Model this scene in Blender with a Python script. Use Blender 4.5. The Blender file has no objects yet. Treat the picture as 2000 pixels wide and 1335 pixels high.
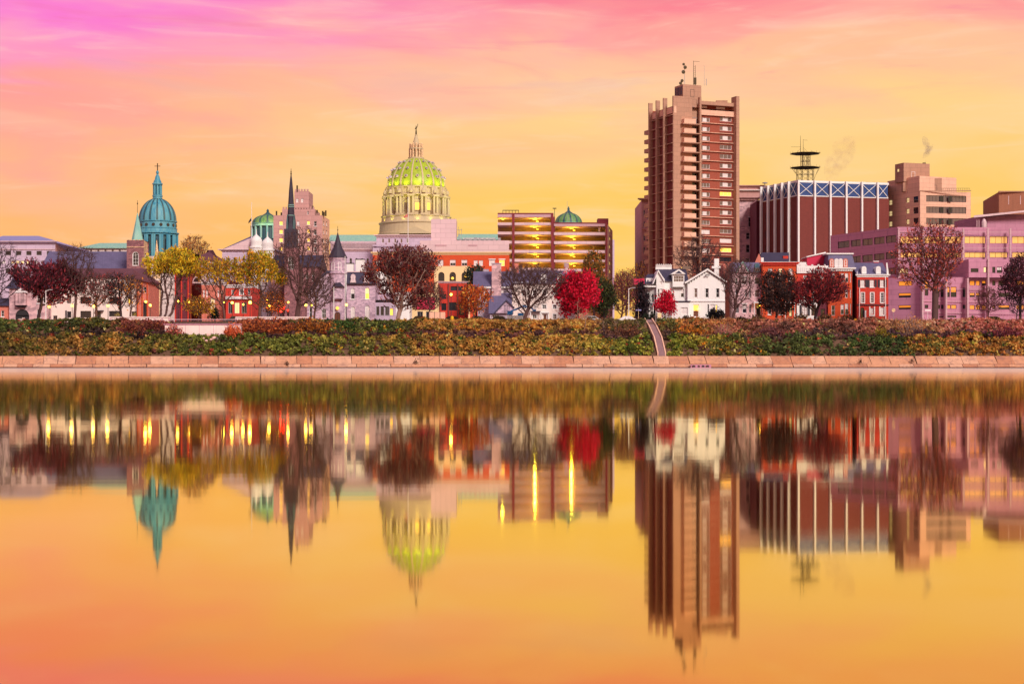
import bpy, math, random
import numpy as np
from mathutils import Vector, Matrix

# ------------------------------------------------------------------ scene / camera / light
sc = bpy.context.scene
COL = sc.collection
F, HOR, CH = 3200.0, 712.5, 0.5          # focal length in photo pixels, horizon row, eye height (m)
GZ = 8.35                                # street level above the water

cam_d = bpy.data.cameras.new('camera')
cam = bpy.data.objects.new('camera', cam_d)
COL.objects.link(cam)
cam.location = (0, 0, CH)
cam.rotation_euler = (math.radians(90), 0, 0)
cam_d.sensor_width = 36.0
cam_d.lens = F / 2000.0 * 36.0
cam_d.shift_y = (HOR - 667.5) / 2000.0
cam_d.clip_start = 0.1
cam_d.clip_end = 20000
sc.camera = cam

sc.view_settings.view_transform = 'Standard'
sc.view_settings.look = 'None'
sc.view_settings.exposure = 0.0
sc.view_settings.gamma = 1.0
sc.view_settings.use_curve_mapping = False
sc.cycles.use_denoising = True
sc.cycles.max_bounces = 6
sc.cycles.transparent_max_bounces = 16
sc.cycles.volume_bounces = 1
sc.cycles.sample_clamp_indirect = 6.0
sc.cycles.caustics_reflective = False
sc.cycles.caustics_refractive = False


def lin(r, g, b):
    def f(c):
        c /= 255.0
        return c / 12.92 if c <= 0.04045 else ((c + 0.055) / 1.055) ** 2.4
    return (f(r), f(g), f(b), 1.0)


def build_world():
    w = bpy.data.worlds.new('World')
    sc.world = w
    w.use_nodes = True
    nt = w.node_tree
    nt.nodes.clear()
    N, L = nt.nodes.new, nt.links.new

    def math_(op, a, b=None, clamp=False):
        n = N('ShaderNodeMath'); n.operation = op; n.use_clamp = clamp
        for i, v in enumerate((a, b)):
            if v is None:
                continue
            if isinstance(v, (int, float)):
                n.inputs[i].default_value = v
            else:
                L(v, n.inputs[i])
        return n.outputs[0]

    def ramp(fac, stops):
        n = N('ShaderNodeValToRGB')
        n.color_ramp.interpolation = 'EASE'
        e = n.color_ramp.elements
        while len(e) < len(stops):
            e.new(0.5)
        for el, (p, c) in zip(e, stops):
            el.position = p
            el.color = c
        L(fac, n.inputs[0])
        return n.outputs[0]

    def mix(fac, a, b, mode='MIX'):
        n = N('ShaderNodeMix'); n.data_type = 'RGBA'; n.blend_type = mode
        if isinstance(fac, (int, float)):
            n.inputs['Factor'].default_value = fac
        else:
            L(fac, n.inputs['Factor'])
        for k, v in (('A', a), ('B', b)):
            i = [s for s in n.inputs if s.name == k and s.type == 'RGBA'][0]
            if isinstance(v, tuple):
                i.default_value = v
            else:
                L(v, i)
        return [s for s in n.outputs if s.type == 'RGBA'][0]

    tc = N('ShaderNodeTexCoord').outputs['Generated']
    sep = N('ShaderNodeSeparateXYZ'); L(tc, sep.inputs[0])
    x, y, z = sep.outputs
    el = math_('MULTIPLY', math_('ARCSINE', z), 57.2958)
    az = math_('MULTIPLY', math_('ARCTAN2', x, y), 57.2958)

    def noise(rot, scale, s, detail, rough, dist=0.0):
        mp = N('ShaderNodeMapping')
        mp.inputs['Rotation'].default_value = rot
        mp.inputs['Scale'].default_value = scale
        L(tc, mp.inputs['Vector'])
        n = N('ShaderNodeTexNoise')
        n.inputs['Scale'].default_value = s
        n.inputs['Detail'].default_value = detail
        n.inputs['Roughness'].default_value = rough
        n.inputs['Distortion'].default_value = dist
        L(mp.outputs[0], n.inputs['Vector'])
        return n.outputs[0]
    n1 = noise((0, 0.34, 0), (3.0, 3.0, 12.0), 1.9, 5, 0.5, 0.6)
    n2 = noise((0, 0.46, 0), (2.6, 2.6, 13.0), 1.7, 6, 0.55, 0.8)
    n3 = noise((0, 0.22, 0), (4.0, 4.0, 20.0), 1.3, 4, 0.5, 0.3)
    n4 = noise((0, 0.38, 0.1), (4.0, 4.0, 30.0), 2.6, 7, 0.6, 0.9)
    # elevation pushed about by the cloud streaks, 0..1 over 0..26 degrees
    e = math_('ADD', el, math_('MULTIPLY', math_('SUBTRACT', n1, 0.5), 7.0))
    fac = math_('DIVIDE', e, 26.0, clamp=True)
    p = lambda d: d / 26.0
    left = ramp(fac, [(0.0, lin(250, 174, 84)), (p(4.4), lin(253, 180, 102)), (p(6.6), lin(254, 178, 128)),
                      (p(8.6), lin(254, 158, 146)), (p(10.0), lin(254, 146, 186)), (p(11.8), lin(251, 112, 206)),
                      (p(17), lin(172, 114, 164)), (1.0, lin(150, 136, 158))])
    right = ramp(fac, [(0.0, lin(253, 190, 60)), (p(4.6), lin(253, 200, 88)), (p(7.6), lin(254, 208, 132)),
                       (p(10.0), lin(254, 192, 148)), (p(11.8), lin(254, 164, 150)), (p(13.6), lin(252, 132, 142)),
                       (p(18), lin(186, 120, 138)), (1.0, lin(150, 136, 158))])
    lr = N('ShaderNodeMapRange'); lr.interpolation_type = 'SMOOTHSTEP'
    lr.inputs['From Min'].default_value = -17.5
    lr.inputs['From Max'].default_value = 3.0
    L(math_('ADD', az, math_('MULTIPLY', math_('SUBTRACT', n2, 0.5), 16.0)), lr.inputs['Value'])
    col = mix(lr.outputs[0], left, right)
    # lilac-grey cloud bars and salmon streaks high up, pale peach veil in the middle
    hi = N('ShaderNodeMapRange'); hi.interpolation_type = 'SMOOTHSTEP'
    hi.inputs['From Min'].default_value = 7.5
    hi.inputs['From Max'].default_value = 12.5
    L(el, hi.inputs['Value'])
    bars = N('ShaderNodeMapRange'); bars.interpolation_type = 'SMOOTHSTEP'
    bars.inputs['From Min'].default_value = 0.54
    bars.inputs['From Max'].default_value = 0.72
    L(n2, bars.inputs['Value'])
    col = mix(math_('MULTIPLY', math_('MULTIPLY', hi.outputs[0], bars.outputs[0]), 0.62), col, lin(204, 150, 188))
    sal = N('ShaderNodeMapRange'); sal.interpolation_type = 'SMOOTHSTEP'
    sal.inputs['From Min'].default_value = 0.52
    sal.inputs['From Max'].default_value = 0.74
    L(n3, sal.inputs['Value'])
    col = mix(math_('MULTIPLY', sal.outputs[0], 0.30), col, lin(255, 160, 124))
    veil = N('ShaderNodeMapRange'); veil.interpolation_type = 'SMOOTHSTEP'
    veil.inputs['From Min'].default_value = 0.5
    veil.inputs['From Max'].default_value = 0.30
    L(n3, veil.inputs['Value'])
    col = mix(math_('MULTIPLY', veil.outputs[0], 0.30), col, lin(255, 214, 168))
    wis = N('ShaderNodeMapRange'); wis.interpolation_type = 'SMOOTHSTEP'
    wis.inputs['From Min'].default_value = 0.50
    wis.inputs['From Max'].default_value = 0.78
    L(n4, wis.inputs['Value'])
    col = mix(math_('MULTIPLY', wis.outputs[0], 0.28), col, lin(255, 226, 196))
    wis2 = N('ShaderNodeMapRange'); wis2.interpolation_type = 'SMOOTHSTEP'
    wis2.inputs['From Min'].default_value = 0.48
    wis2.inputs['From Max'].default_value = 0.22
    L(n4, wis2.inputs['Value'])
    col = mix(math_('MULTIPLY', math_('MULTIPLY', wis2.outputs[0], hi.outputs[0]), 0.5), col, lin(240, 110, 150))
    # low physical sky under it all
    sky = N('ShaderNodeTexSky'); sky.sky_type = 'NISHITA'; sky.sun_disc = False
    sky.sun_elevation = math.radians(SUN_EL); sky.sun_rotation = math.radians(SUN_ROT)
    b1 = N('ShaderNodeBackground'); b1.inputs['Strength'].default_value = 0.006
    L(sky.outputs[0], b1.inputs[0])
    b2 = N('ShaderNodeBackground'); b2.inputs['Strength'].default_value = 1.0
    L(col, b2.inputs[0])
    add = N('ShaderNodeAddShader'); L(b1.outputs[0], add.inputs[0]); L(b2.outputs[0], add.inputs[1])
    out = N('ShaderNodeOutputWorld'); L(add.outputs[0], out.inputs[0])


SUN_EL, SUN_ROT = 32.0, 154.0            # broad glow of the open sky over the river, behind the viewer
build_world()
sun_d = bpy.data.lights.new('sun', 'SUN')
sun_d.energy = 3.5
sun_d.angle = math.radians(16)
sun_d.color = (1.0, 0.89, 0.80)
sun = bpy.data.objects.new('sun', sun_d)
COL.objects.link(sun)
_sd = Vector((math.sin(math.radians(SUN_ROT)) * math.cos(math.radians(SUN_EL)),
              math.cos(math.radians(SUN_ROT)) * math.cos(math.radians(SUN_EL)), math.sin(math.radians(SUN_EL))))
sun.rotation_euler = _sd.to_track_quat('Z', 'Y').to_euler()


# ------------------------------------------------------------------ helpers
def X(px, Y):
    return (px - 1000.0) * Y / F


def Z(py, Y):
    return CH + (HOR - py) * Y / F


MATS = {}


def mat(name, col, rough=0.8, var=0.14, scale=0.5, kind='plain', metal=0.0, emit=None, estr=0.0, size=1.0, spec=0.4):
    """Procedural material; col is the thing's own linear base colour."""
    if name in MATS:
        return MATS[name]
    m = bpy.data.materials.new(name)
    m.use_nodes = True
    nt = m.node_tree
    N, L = nt.nodes.new, nt.links.new
    bs = nt.nodes['Principled BSDF']
    bs.inputs['Roughness'].default_value = rough
    bs.inputs['Metallic'].default_value = metal
    bs.inputs['Specular IOR Level'].default_value = spec
    if emit is not None:
        bs.inputs['Emission Color'].default_value = emit
        bs.inputs['Emission Strength'].default_value = estr
    c = tuple(col[:3])
    dark = tuple(max(0, v * (1 - var)) for v in c) + (1,)
    light = tuple(min(1, v * (1 + var)) for v in c) + (1,)

    def mixc(fac, a, b, mode='MIX'):
        n = N('ShaderNodeMix'); n.data_type = 'RGBA'; n.blend_type = mode
        ins = [s for s in n.inputs if s.type == 'RGBA']
        if isinstance(fac, (int, float)):
            n.inputs['Factor'].default_value = fac
        else:
            L(fac, n.inputs['Factor'])
        for i, v in zip(ins, (a, b)):
            if isinstance(v, tuple):
                i.default_value = v
            else:
                L(v, i)
        return [s for s in n.outputs if s.type == 'RGBA'][0]
    geo = N('ShaderNodeNewGeometry')
    mp = N('ShaderNodeMapping')
    L(geo.outputs['Position'], mp.inputs['Vector'])
    n1 = N('ShaderNodeTexNoise'); n1.inputs['Scale'].default_value = scale; n1.inputs['Detail'].default_value = 6
    n1.inputs['Roughness'].default_value = 0.62
    L(mp.outputs[0], n1.inputs['Vector'])
    base = mixc(n1.outputs[0], dark, light)
    # rain streaks: noise stretched down the wall
    if kind in ('plain', 'brick', 'stone', 'copper', 'concrete', 'panel'):
        ms = N('ShaderNodeMapping'); ms.inputs['Scale'].default_value = (1.4, 1.4, 0.07)
        L(geo.outputs['Position'], ms.inputs['Vector'])
        n2 = N('ShaderNodeTexNoise'); n2.inputs['Scale'].default_value = 1.0; n2.inputs['Detail'].default_value = 4
        L(ms.outputs[0], n2.inputs['Vector'])
        mr = N('ShaderNodeMapRange'); mr.inputs['From Min'].default_value = 0.5; mr.inputs['From Max'].default_value = 0.8
        L(n2.outputs[0], mr.inputs['Value'])
        mul = N('ShaderNodeMath'); mul.operation = 'MULTIPLY'; mul.inputs[1].default_value = min(0.6, var * 2.0)
        L(mr.outputs[0], mul.inputs[0])
        base = mixc(mul.outputs[0], base, tuple(v * 0.55 for v in c) + (1,))
    h = None
    if kind in ('brick', 'slate', 'panel'):
        sp = N('ShaderNodeSeparateXYZ'); L(geo.outputs['Position'], sp.inputs[0])
        ad = N('ShaderNodeMath'); ad.operation = 'MULTIPLY_ADD'; ad.inputs[1].default_value = 0.7
        L(sp.outputs[1], ad.inputs[0]); L(sp.outputs[0], ad.inputs[2])
        cb = N('ShaderNodeCombineXYZ'); L(ad.outputs[0], cb.inputs[0]); L(sp.outputs[2], cb.inputs[1])
        bt = N('ShaderNodeTexBrick')
        bt.inputs['Scale'].default_value = 1.0
        bt.inputs['Brick Width'].default_value = (0.44 if kind == 'brick' else 0.5) * size
        bt.inputs['Row Height'].default_value = (0.15 if kind == 'brick' else 0.32) * size
        bt.inputs['Mortar Size'].default_value = 0.018
        bt.inputs['Color1'].default_value = (0.86, 0.86, 0.86, 1)
        bt.inputs['Color2'].default_value = (1.12, 1.10, 1.08, 1)
        bt.inputs['Mortar'].default_value = (1.15, 1.12, 1.1, 1) if kind == 'brick' else (0.6, 0.6, 0.62, 1)
        if kind == 'panel':                            # precast panels or ashlar with fine open joints
            bt.inputs['Brick Width'].default_value = 2.6
            bt.inputs['Row Height'].default_value = 1.15
            bt.inputs['Mortar Size'].default_value = 0.035
            bt.offset = 0.5
            bt.inputs['Color1'].default_value = (0.93, 0.93, 0.93, 1)
            bt.inputs['Color2'].default_value = (1.06, 1.05, 1.05, 1)
            bt.inputs['Mortar'].default_value = (0.62, 0.6, 0.6, 1)
        L(cb.outputs[0], bt.inputs['Vector'])
        base = mixc(0.75, base, bt.outputs['Color'], 'MULTIPLY')
        h = bt.outputs['Fac']
    elif kind == 'stone':
        vo = N('ShaderNodeTexVoronoi'); vo.inputs['Scale'].default_value = 1.9 / size
        mv = N('ShaderNodeMapping'); mv.inputs['Scale'].default_value = (1, 1, 1.7)
        L(geo.outputs['Position'], mv.inputs['Vector']); L(mv.outputs[0], vo.inputs['Vector'])
        rr = N('ShaderNodeValToRGB'); rr.color_ramp.elements[0].color = (0.55, 0.52, 0.56, 1); rr.color_ramp.elements[1].color = (1.3, 1.24, 1.22, 1)
        sp = N('ShaderNodeSeparateXYZ'); L(vo.outputs['Color'], sp.inputs[0]); L(sp.outputs[0], rr.inputs[0])
        base = mixc(0.8, base, rr.outputs[0], 'MULTIPLY')
        h = vo.outputs['Distance']
    elif kind == 'copper':
        n3 = N('ShaderNodeTexNoise'); n3.inputs['Scale'].default_value = 0.35; n3.inputs['Detail'].default_value = 5
        L(mp.outputs[0], n3.inputs['Vector'])
        base = mixc(n3.outputs[0], base, (c[0] * 0.5, c[1] * 0.7, c[2] * 0.95, 1))
        pr = N('ShaderNodeMapRange'); pr.inputs['From Min'].default_value = 0.42; pr.inputs['From Max'].default_value = 0.62; pr.inputs['To Min'].default_value = 0.32; pr.inputs['To Max'].default_value = 0.0
        L(n2.outputs[0], pr.inputs['Value'])
        base = mixc(pr.outputs[0], base, (min(0.6, c[0] * 3 + 0.1), min(0.75, c[1] * 1.5 + 0.1), min(0.65, c[2] * 1.25), 1))
    L(base, bs.inputs['Base Color'])
    bp = N('ShaderNodeBump'); bp.inputs['Strength'].default_value = 0.35; bp.inputs['Distance'].default_value = 0.03
    L(h if h is not None else n1.outputs[0], bp.inputs['Height'])
    L(bp.outputs[0], bs.inputs['Normal'])
    MATS[name] = m
    return m


def leaf_mat(name, trans=0.35, rough=0.7):
    """Foliage: each leaf carries its own pigment in the point attribute 'col'."""
    if name in MATS:
        return MATS[name]
    m = bpy.data.materials.new(name); m.use_nodes = True
    nt = m.node_tree; N, L = nt.nodes.new, nt.links.new
    nt.nodes.clear()
    a = N('ShaderNodeAttribute'); a.attribute_name = 'col'
    d = N('ShaderNodeBsdfPrincipled'); d.inputs['Roughness'].default_value = rough
    d.inputs['Specular IOR Level'].default_value = 0.25
    t = N('ShaderNodeBsdfTranslucent')
    L(a.outputs['Color'], d.inputs['Base Color']); L(a.outputs['Color'], t.inputs['Color'])
    mx = N('ShaderNodeMixShader'); mx.inputs[0].default_value = trans
    L(d.outputs[0], mx.inputs[1]); L(t.outputs[0], mx.inputs[2])
    o = N('ShaderNodeOutputMaterial'); L(mx.outputs[0], o.inputs[0])
    MATS[name] = m
    return m


class MB:
    """Collects faces in a frame (origin, direction along the wall, inward direction) -> one mesh."""
    def __init__(s, o=(0.0, 0.0), d=(1.0, 0.0)):
        l = math.hypot(*d)
        s.o, s.d = o, (d[0] / l, d[1] / l)
        s.n = (-s.d[1], s.d[0])
        s.v, s.f, s.m = [], [], []

    def w(s, u, v, z):
        return (s.o[0] + s.d[0] * u + s.n[0] * v, s.o[1] + s.d[1] * u + s.n[1] * v, z)

    def poly(s, pts, mi=0):
        b = len(s.v)
        s.v += [s.w(*p) for p in pts]
        s.f.append(tuple(range(b, b + len(pts)))); s.m.append(mi)

    def box(s, u0, u1, v0, v1, z0, z1, mi=0):
        b = len(s.v)
        for z in (z0, z1):
            s.v += [s.w(u0, v0, z), s.w(u1, v0, z), s.w(u1, v1, z), s.w(u0, v1, z)]
        for q in ((0, 1, 5, 4), (1, 2, 6, 5), (2, 3, 7, 6), (3, 0, 4, 7), (4, 5, 6, 7), (3, 2, 1, 0)):
            s.f.append(tuple(b + i for i in q)); s.m.append(mi)
        return s

    def frustum(s, u0, u1, v0, v1, z0, U0, U1, V0, V1, z1, mi=0):
        b = len(s.v)
        s.v += [s.w(u0, v0, z0), s.w(u1, v0, z0), s.w(u1, v1, z0), s.w(u0, v1, z0),
                s.w(U0, V0, z1), s.w(U1, V0, z1), s.w(U1, V1, z1), s.w(U0, V1, z1)]
        for q in ((0, 1, 5, 4), (1, 2, 6, 5), (2, 3, 7, 6), (3, 0, 4, 7), (4, 5, 6, 7), (3, 2, 1, 0)):
            s.f.append(tuple(b + i for i in q)); s.m.append(mi)
        return s

    def extr(s, pts, v0, v1, mi=0):
        """polygon in (u,z) pushed from depth v0 to v1"""
        n = len(pts); b = len(s.v)
        s.v += [s.w(u, v0, z) for u, z in pts] + [s.w(u, v1, z) for u, z in pts]
        s.f.append(tuple(range(b, b + n))); s.m.append(mi)
        s.f.append(tuple(range(b + 2 * n - 1, b + n - 1, -1))); s.m.append(mi)
        for i in range(n):
            j = (i + 1) % n
            s.f.append((b + i, b + n + i, b + n + j, b + j)); s.m.append(mi)
        return s

    def bar(s, p0, p1, r, mi=0, n=4, r1=None):
        """tapered bar between two frame points"""
        a = Vector(s.w(*p0)); c = Vector(s.w(*p1)); ax = (c - a)
        if ax.length < 1e-6:
            return s
        ax.normalize()
        t = ax.cross(Vector((0, 0, 1))) if abs(ax.z) < 0.95 else ax.cross(Vector((1, 0, 0)))
        t.normalize(); bt = ax.cross(t)
        r1 = r if r1 is None else r1
        b = len(s.v)
        for p, rr in ((a, r), (c, r1)):
            for i in range(n):
                an = 2 * math.pi * (i + 0.5) / n
                s.v.append(tuple(p + (t * math.cos(an) + bt * math.sin(an)) * rr))
        for i in range(n):
            j = (i + 1) % n
            s.f.append((b + i, b + j, b + n + j, b + n + i)); s.m.append(mi)
        s.f.append(tuple(range(b + n - 1, b - 1, -1))); s.m.append(mi)
        s.f.append(tuple(range(b + n, b + 2 * n))); s.m.append(mi)
        return s

    def lathe(s, prof, cu, cv, n=48, mi=0, rot=0.0, cap=True):
        b = len(s.v)
        for r, z in prof:
            for i in range(n):
                a = 2 * math.pi * i / n + rot
                s.v.append(s.w(cu + r * math.cos(a), cv + r * math.sin(a), z))
        for k in range(len(prof) - 1):
            for i in range(n):
                j = (i + 1) % n
                s.f.append((b + k * n + i, b + k * n + j, b + (k + 1) * n + j, b + (k + 1) * n + i)); s.m.append(mi)
        if cap:
            s.f.append(tuple(b + i for i in range(n - 1, -1, -1))); s.m.append(mi)
            s.f.append(tuple(b + (len(prof) - 1) * n + i for i in range(n))); s.m.append(mi)
        return s

    def mesh(s, name, mats, smooth=False):
        me = bpy.data.meshes.new(name)
        me.from_pydata(s.v, [], s.f)
        mats = mats if isinstance(mats, (list, tuple)) else [mats]
        for m in mats:
            me.materials.append(m)
        if len(mats) > 1:
            me.polygons.foreach_set('material_index', s.m)
        if smooth:
            me.polygons.foreach_set('use_smooth', [True] * len(s.f))
            try:
                me.set_sharp_from_angle(angle=math.radians(35))
            except Exception:
                pass
        me.update()
        return me


def obj(name, me, parent=None, inv=None):
    o = bpy.data.objects.new(name, me)
    COL.objects.link(o)
    if parent is not None:
        o.parent = parent
        if inv is not None:
            o.matrix_parent_inverse = Matrix.Translation(-Vector(inv))
    return o


def tag(o, label=None, cat=None, group=None, kind=None):
    if label: o['label'] = label
    if cat: o['category'] = cat
    if group: o['group'] = group
    if kind: o['kind'] = kind
    return o


def np_mesh(name, V, Q, mats, col=None, smooth=False):
    """mesh from numpy verts (n,3) and faces (m,k)"""
    me = bpy.data.meshes.new(name)
    V = np.asarray(V, np.float32); Q = np.asarray(Q, np.int32)
    k = Q.shape[1]
    me.vertices.add(len(V)); me.vertices.foreach_set('co', V.ravel())
    me.loops.add(Q.size); me.loops.foreach_set('vertex_index', Q.ravel())
    me.polygons.add(len(Q))
    me.polygons.foreach_set('loop_start', np.arange(0, Q.size, k, dtype=np.int32))
    me.polygons.foreach_set('loop_total', np.full(len(Q), k, np.int32))
    for m in (mats if isinstance(mats, (list, tuple)) else [mats]):
        me.materials.append(m)
    if smooth:
        me.polygons.foreach_set('use_smooth', np.ones(len(Q), bool))
    me.update(calc_edges=True)
    if col is not None:
        at = me.attributes.new('col', 'FLOAT_COLOR', 'POINT')
        c4 = np.ones((len(V), 4), np.float32); c4[:, :3] = col
        at.data.foreach_set('color', c4.ravel())
    return me

# ------------------------------------------------------------------ materials
def lm(r, g, b, k=0.9):
    c = lin(r, g, b)
    return (c[0] * k, c[1] * k, c[2] * k)


mat('white_paint', (0.82, 0.80, 0.78), 0.55, 0.06, 0.4)
mat('cream_stucco', lm(246, 228, 218), 0.85, 0.07, 0.3)
mat('trim', (0.74, 0.70, 0.70), 0.6, 0.06)
mat('dark_trim', lm(52, 40, 52), 0.6, 0.1)
mat('black_metal', (0.02, 0.02, 0.024), 0.5, 0.1)
mat('grey_metal', (0.32, 0.31, 0.33), 0.45, 0.1)
mat('bronze_steel', lm(72, 58, 30), 0.6, 0.2)
mat('slate', lm(104, 98, 132), 0.6, 0.2, 0.7, 'slate')
mat('slate_dark', lm(62, 58, 82), 0.6, 0.2, 0.7, 'slate')
mat('brown_roof', lm(110, 64, 74), 0.75, 0.2, 0.6, 'slate')
mat('metal_roof', lm(150, 150, 200), 0.5, 0.08, 0.2)
mat('roof_green', lm(150, 205, 180), 0.6, 0.12, 0.3, 'copper')
mat('copper', lm(72, 158, 176), 0.55, 0.4, 0.5, 'copper')
mat('copper_pale', lm(140, 205, 185), 0.55, 0.2, 0.5, 'copper')
mat('copper_dark', lm(40, 84, 98), 0.55, 0.3, 0.6, 'copper')
mat('spire_slate', lm(58, 50, 66), 0.6, 0.25, 0.6, 'slate')
mat('dome_green', lm(176, 192, 48), 0.45, 0.14, 0.25, 'copper')
mat('dome_green2', lm(96, 150, 92), 0.5, 0.14, 0.25, 'copper')
mat('granite', lm(222, 206, 200), 0.75, 0.1, 0.3, 'panel')
mat('limestone', lm(206, 188, 150), 0.75, 0.12, 0.3)
mat('granite_violet', lm(204, 184, 206), 0.75, 0.1, 0.3, 'panel')
mat('brick_red', lm(206, 62, 48), 0.85, 0.16, 0.5, 'brick')
mat('brick_orange', lm(214, 84, 44), 0.85, 0.12, 0.4, 'brick')
mat('brick_pink', lm(214, 128, 110), 0.85, 0.14, 0.5, 'brick')
mat('brick_maroon', lm(126, 60, 54), 0.85, 0.14, 0.25, 'brick')
mat('brick_tower', lm(162, 84, 66), 0.85, 0.16, 0.25, 'brick')
mat('brick_brown', lm(164, 108, 84), 0.85, 0.14, 0.3, 'brick')
mat('brick_dark', lm(112, 48, 62), 0.85, 0.14, 0.4, 'brick')
mat('magenta_siding', lm(206, 40, 78), 0.7, 0.08, 0.3)
mat('concrete_tan', lm(190, 146, 122), 0.85, 0.15, 0.15, 'panel')
mat('concrete_pink', lm(242, 192, 164), 0.85, 0.13, 0.15, 'panel')
mat('concrete_violet', lm(202, 140, 166), 0.8, 0.16, 0.12, 'panel')
mat('concrete_lilac', lm(212, 172, 180), 0.8, 0.08, 0.2, 'panel')
mat('panel_lilac', lm(226, 196, 200), 0.6, 0.05, 0.2, 'panel')
mat('stone_brown', lm(150, 104, 108), 0.9, 0.2, 0.6, 'stone')
mat('stone_lilac', lm(204, 178, 196), 0.9, 0.16, 0.6, 'stone')
mat('stone_grey', lm(190, 176, 190), 0.9, 0.16, 0.6, 'stone')
mat('stone_pale', lm(240, 206, 160), 0.9, 0.2, 0.6, 'stone')
mat('stone_pink', lm(214, 178, 182), 0.85, 0.14, 0.4, 'stone', size=1.6)
mat('castle_stone', lm(206, 158, 152), 0.85, 0.1, 0.3, 'panel')
mat('blue_panel', lm(34, 68, 128), 0.4, 0.12, 0.2)
mat('garage_brick', lm(136, 54, 62), 0.85, 0.12, 0.3)
mat('cream_wall', lm(246, 214, 160), 0.85, 0.06, 0.3)
mat('asphalt', (0.05, 0.05, 0.055), 0.9, 0.2, 0.4)
mat('wood_door', lm(110, 60, 40), 0.6, 0.2)
# panes
mat('glass', (0.022, 0.022, 0.03), 0.06, 0.2, 0.7, 'glass', spec=0.7)
mat('glass_warm', lm(120, 100, 96), 0.12, 0.25, 0.9, 'glass', spec=0.7)
mat('blind', lm(232, 222, 220), 0.35, 0.12, 1.2, 'glass', spec=0.6)
mat('lit', (0.8, 0.5, 0.1), 0.5, 0.1, 1.0, 'glass', emit=(1.0, 0.56, 0.06, 1), estr=1.15)
mat('lit_pale', (0.8, 0.6, 0.3), 0.5, 0.1, 1.0, 'glass', emit=(1.0, 0.76, 0.34, 1), estr=0.55)
mat('lit_orange', (0.5, 0.2, 0.05), 0.4, 0.1, 1.0, 'glass', emit=(1.0, 0.30, 0.015, 1), estr=0.75)
mat('glass_gold', lm(250, 190, 110), 0.12, 0.25, 0.6, 'glass', emit=(1.0, 0.55, 0.18, 1), estr=0.3, spec=0.8)
mat('lamp_glow', (1, 0.8, 0.3), 0.4, 0.0, 1.0, 'glass', emit=(1.0, 0.50, 0.045, 1), estr=4.0)
mat('red_glow', (1, 0.05, 0.02), 0.4, 0.0, 1.0, 'glass', emit=(1.0, 0.02, 0.01, 1), estr=9.0)
MT = MATS

PANE = {'dark': ('glass', 'glass'), 'warm': ('glass_warm', 'glass_warm'), 'blind': ('blind', 'blind'), 'half': ('blind', 'glass'),
        'lit': ('lit', 'lit'), 'pale': ('lit_pale', 'lit_pale'), 'orange': ('lit_orange', 'lit_orange'), 'orhalf': ('lit_orange', 'glass'),
        'gold': ('glass_gold', 'glass_gold'), 'door': ('wood_door', 'wood_door'), 'lithalf': ('lit_pale', 'lit'), 'void': ('black_metal', 'black_metal'), 'litdoor': ('lit', 'wood_door'), 'tri': ('blind', 'glass_warm')}
FRAME = {'w': 'white_paint', 't': 'trim', 'd': 'dark_trim', 'b': 'black_metal', 's': 'grey_metal', 'c': 'concrete_pink', 'm': 'brick_maroon'}
_wm = {}


def arc_pts(w, h, n=8):
    """outline of an arched opening, from the right spring over the top to the left spring"""
    r = w / 2
    return [(r + r * math.cos(math.pi * i / n), h - r + r * math.sin(math.pi * i / n)) for i in range(n + 1)]


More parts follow.
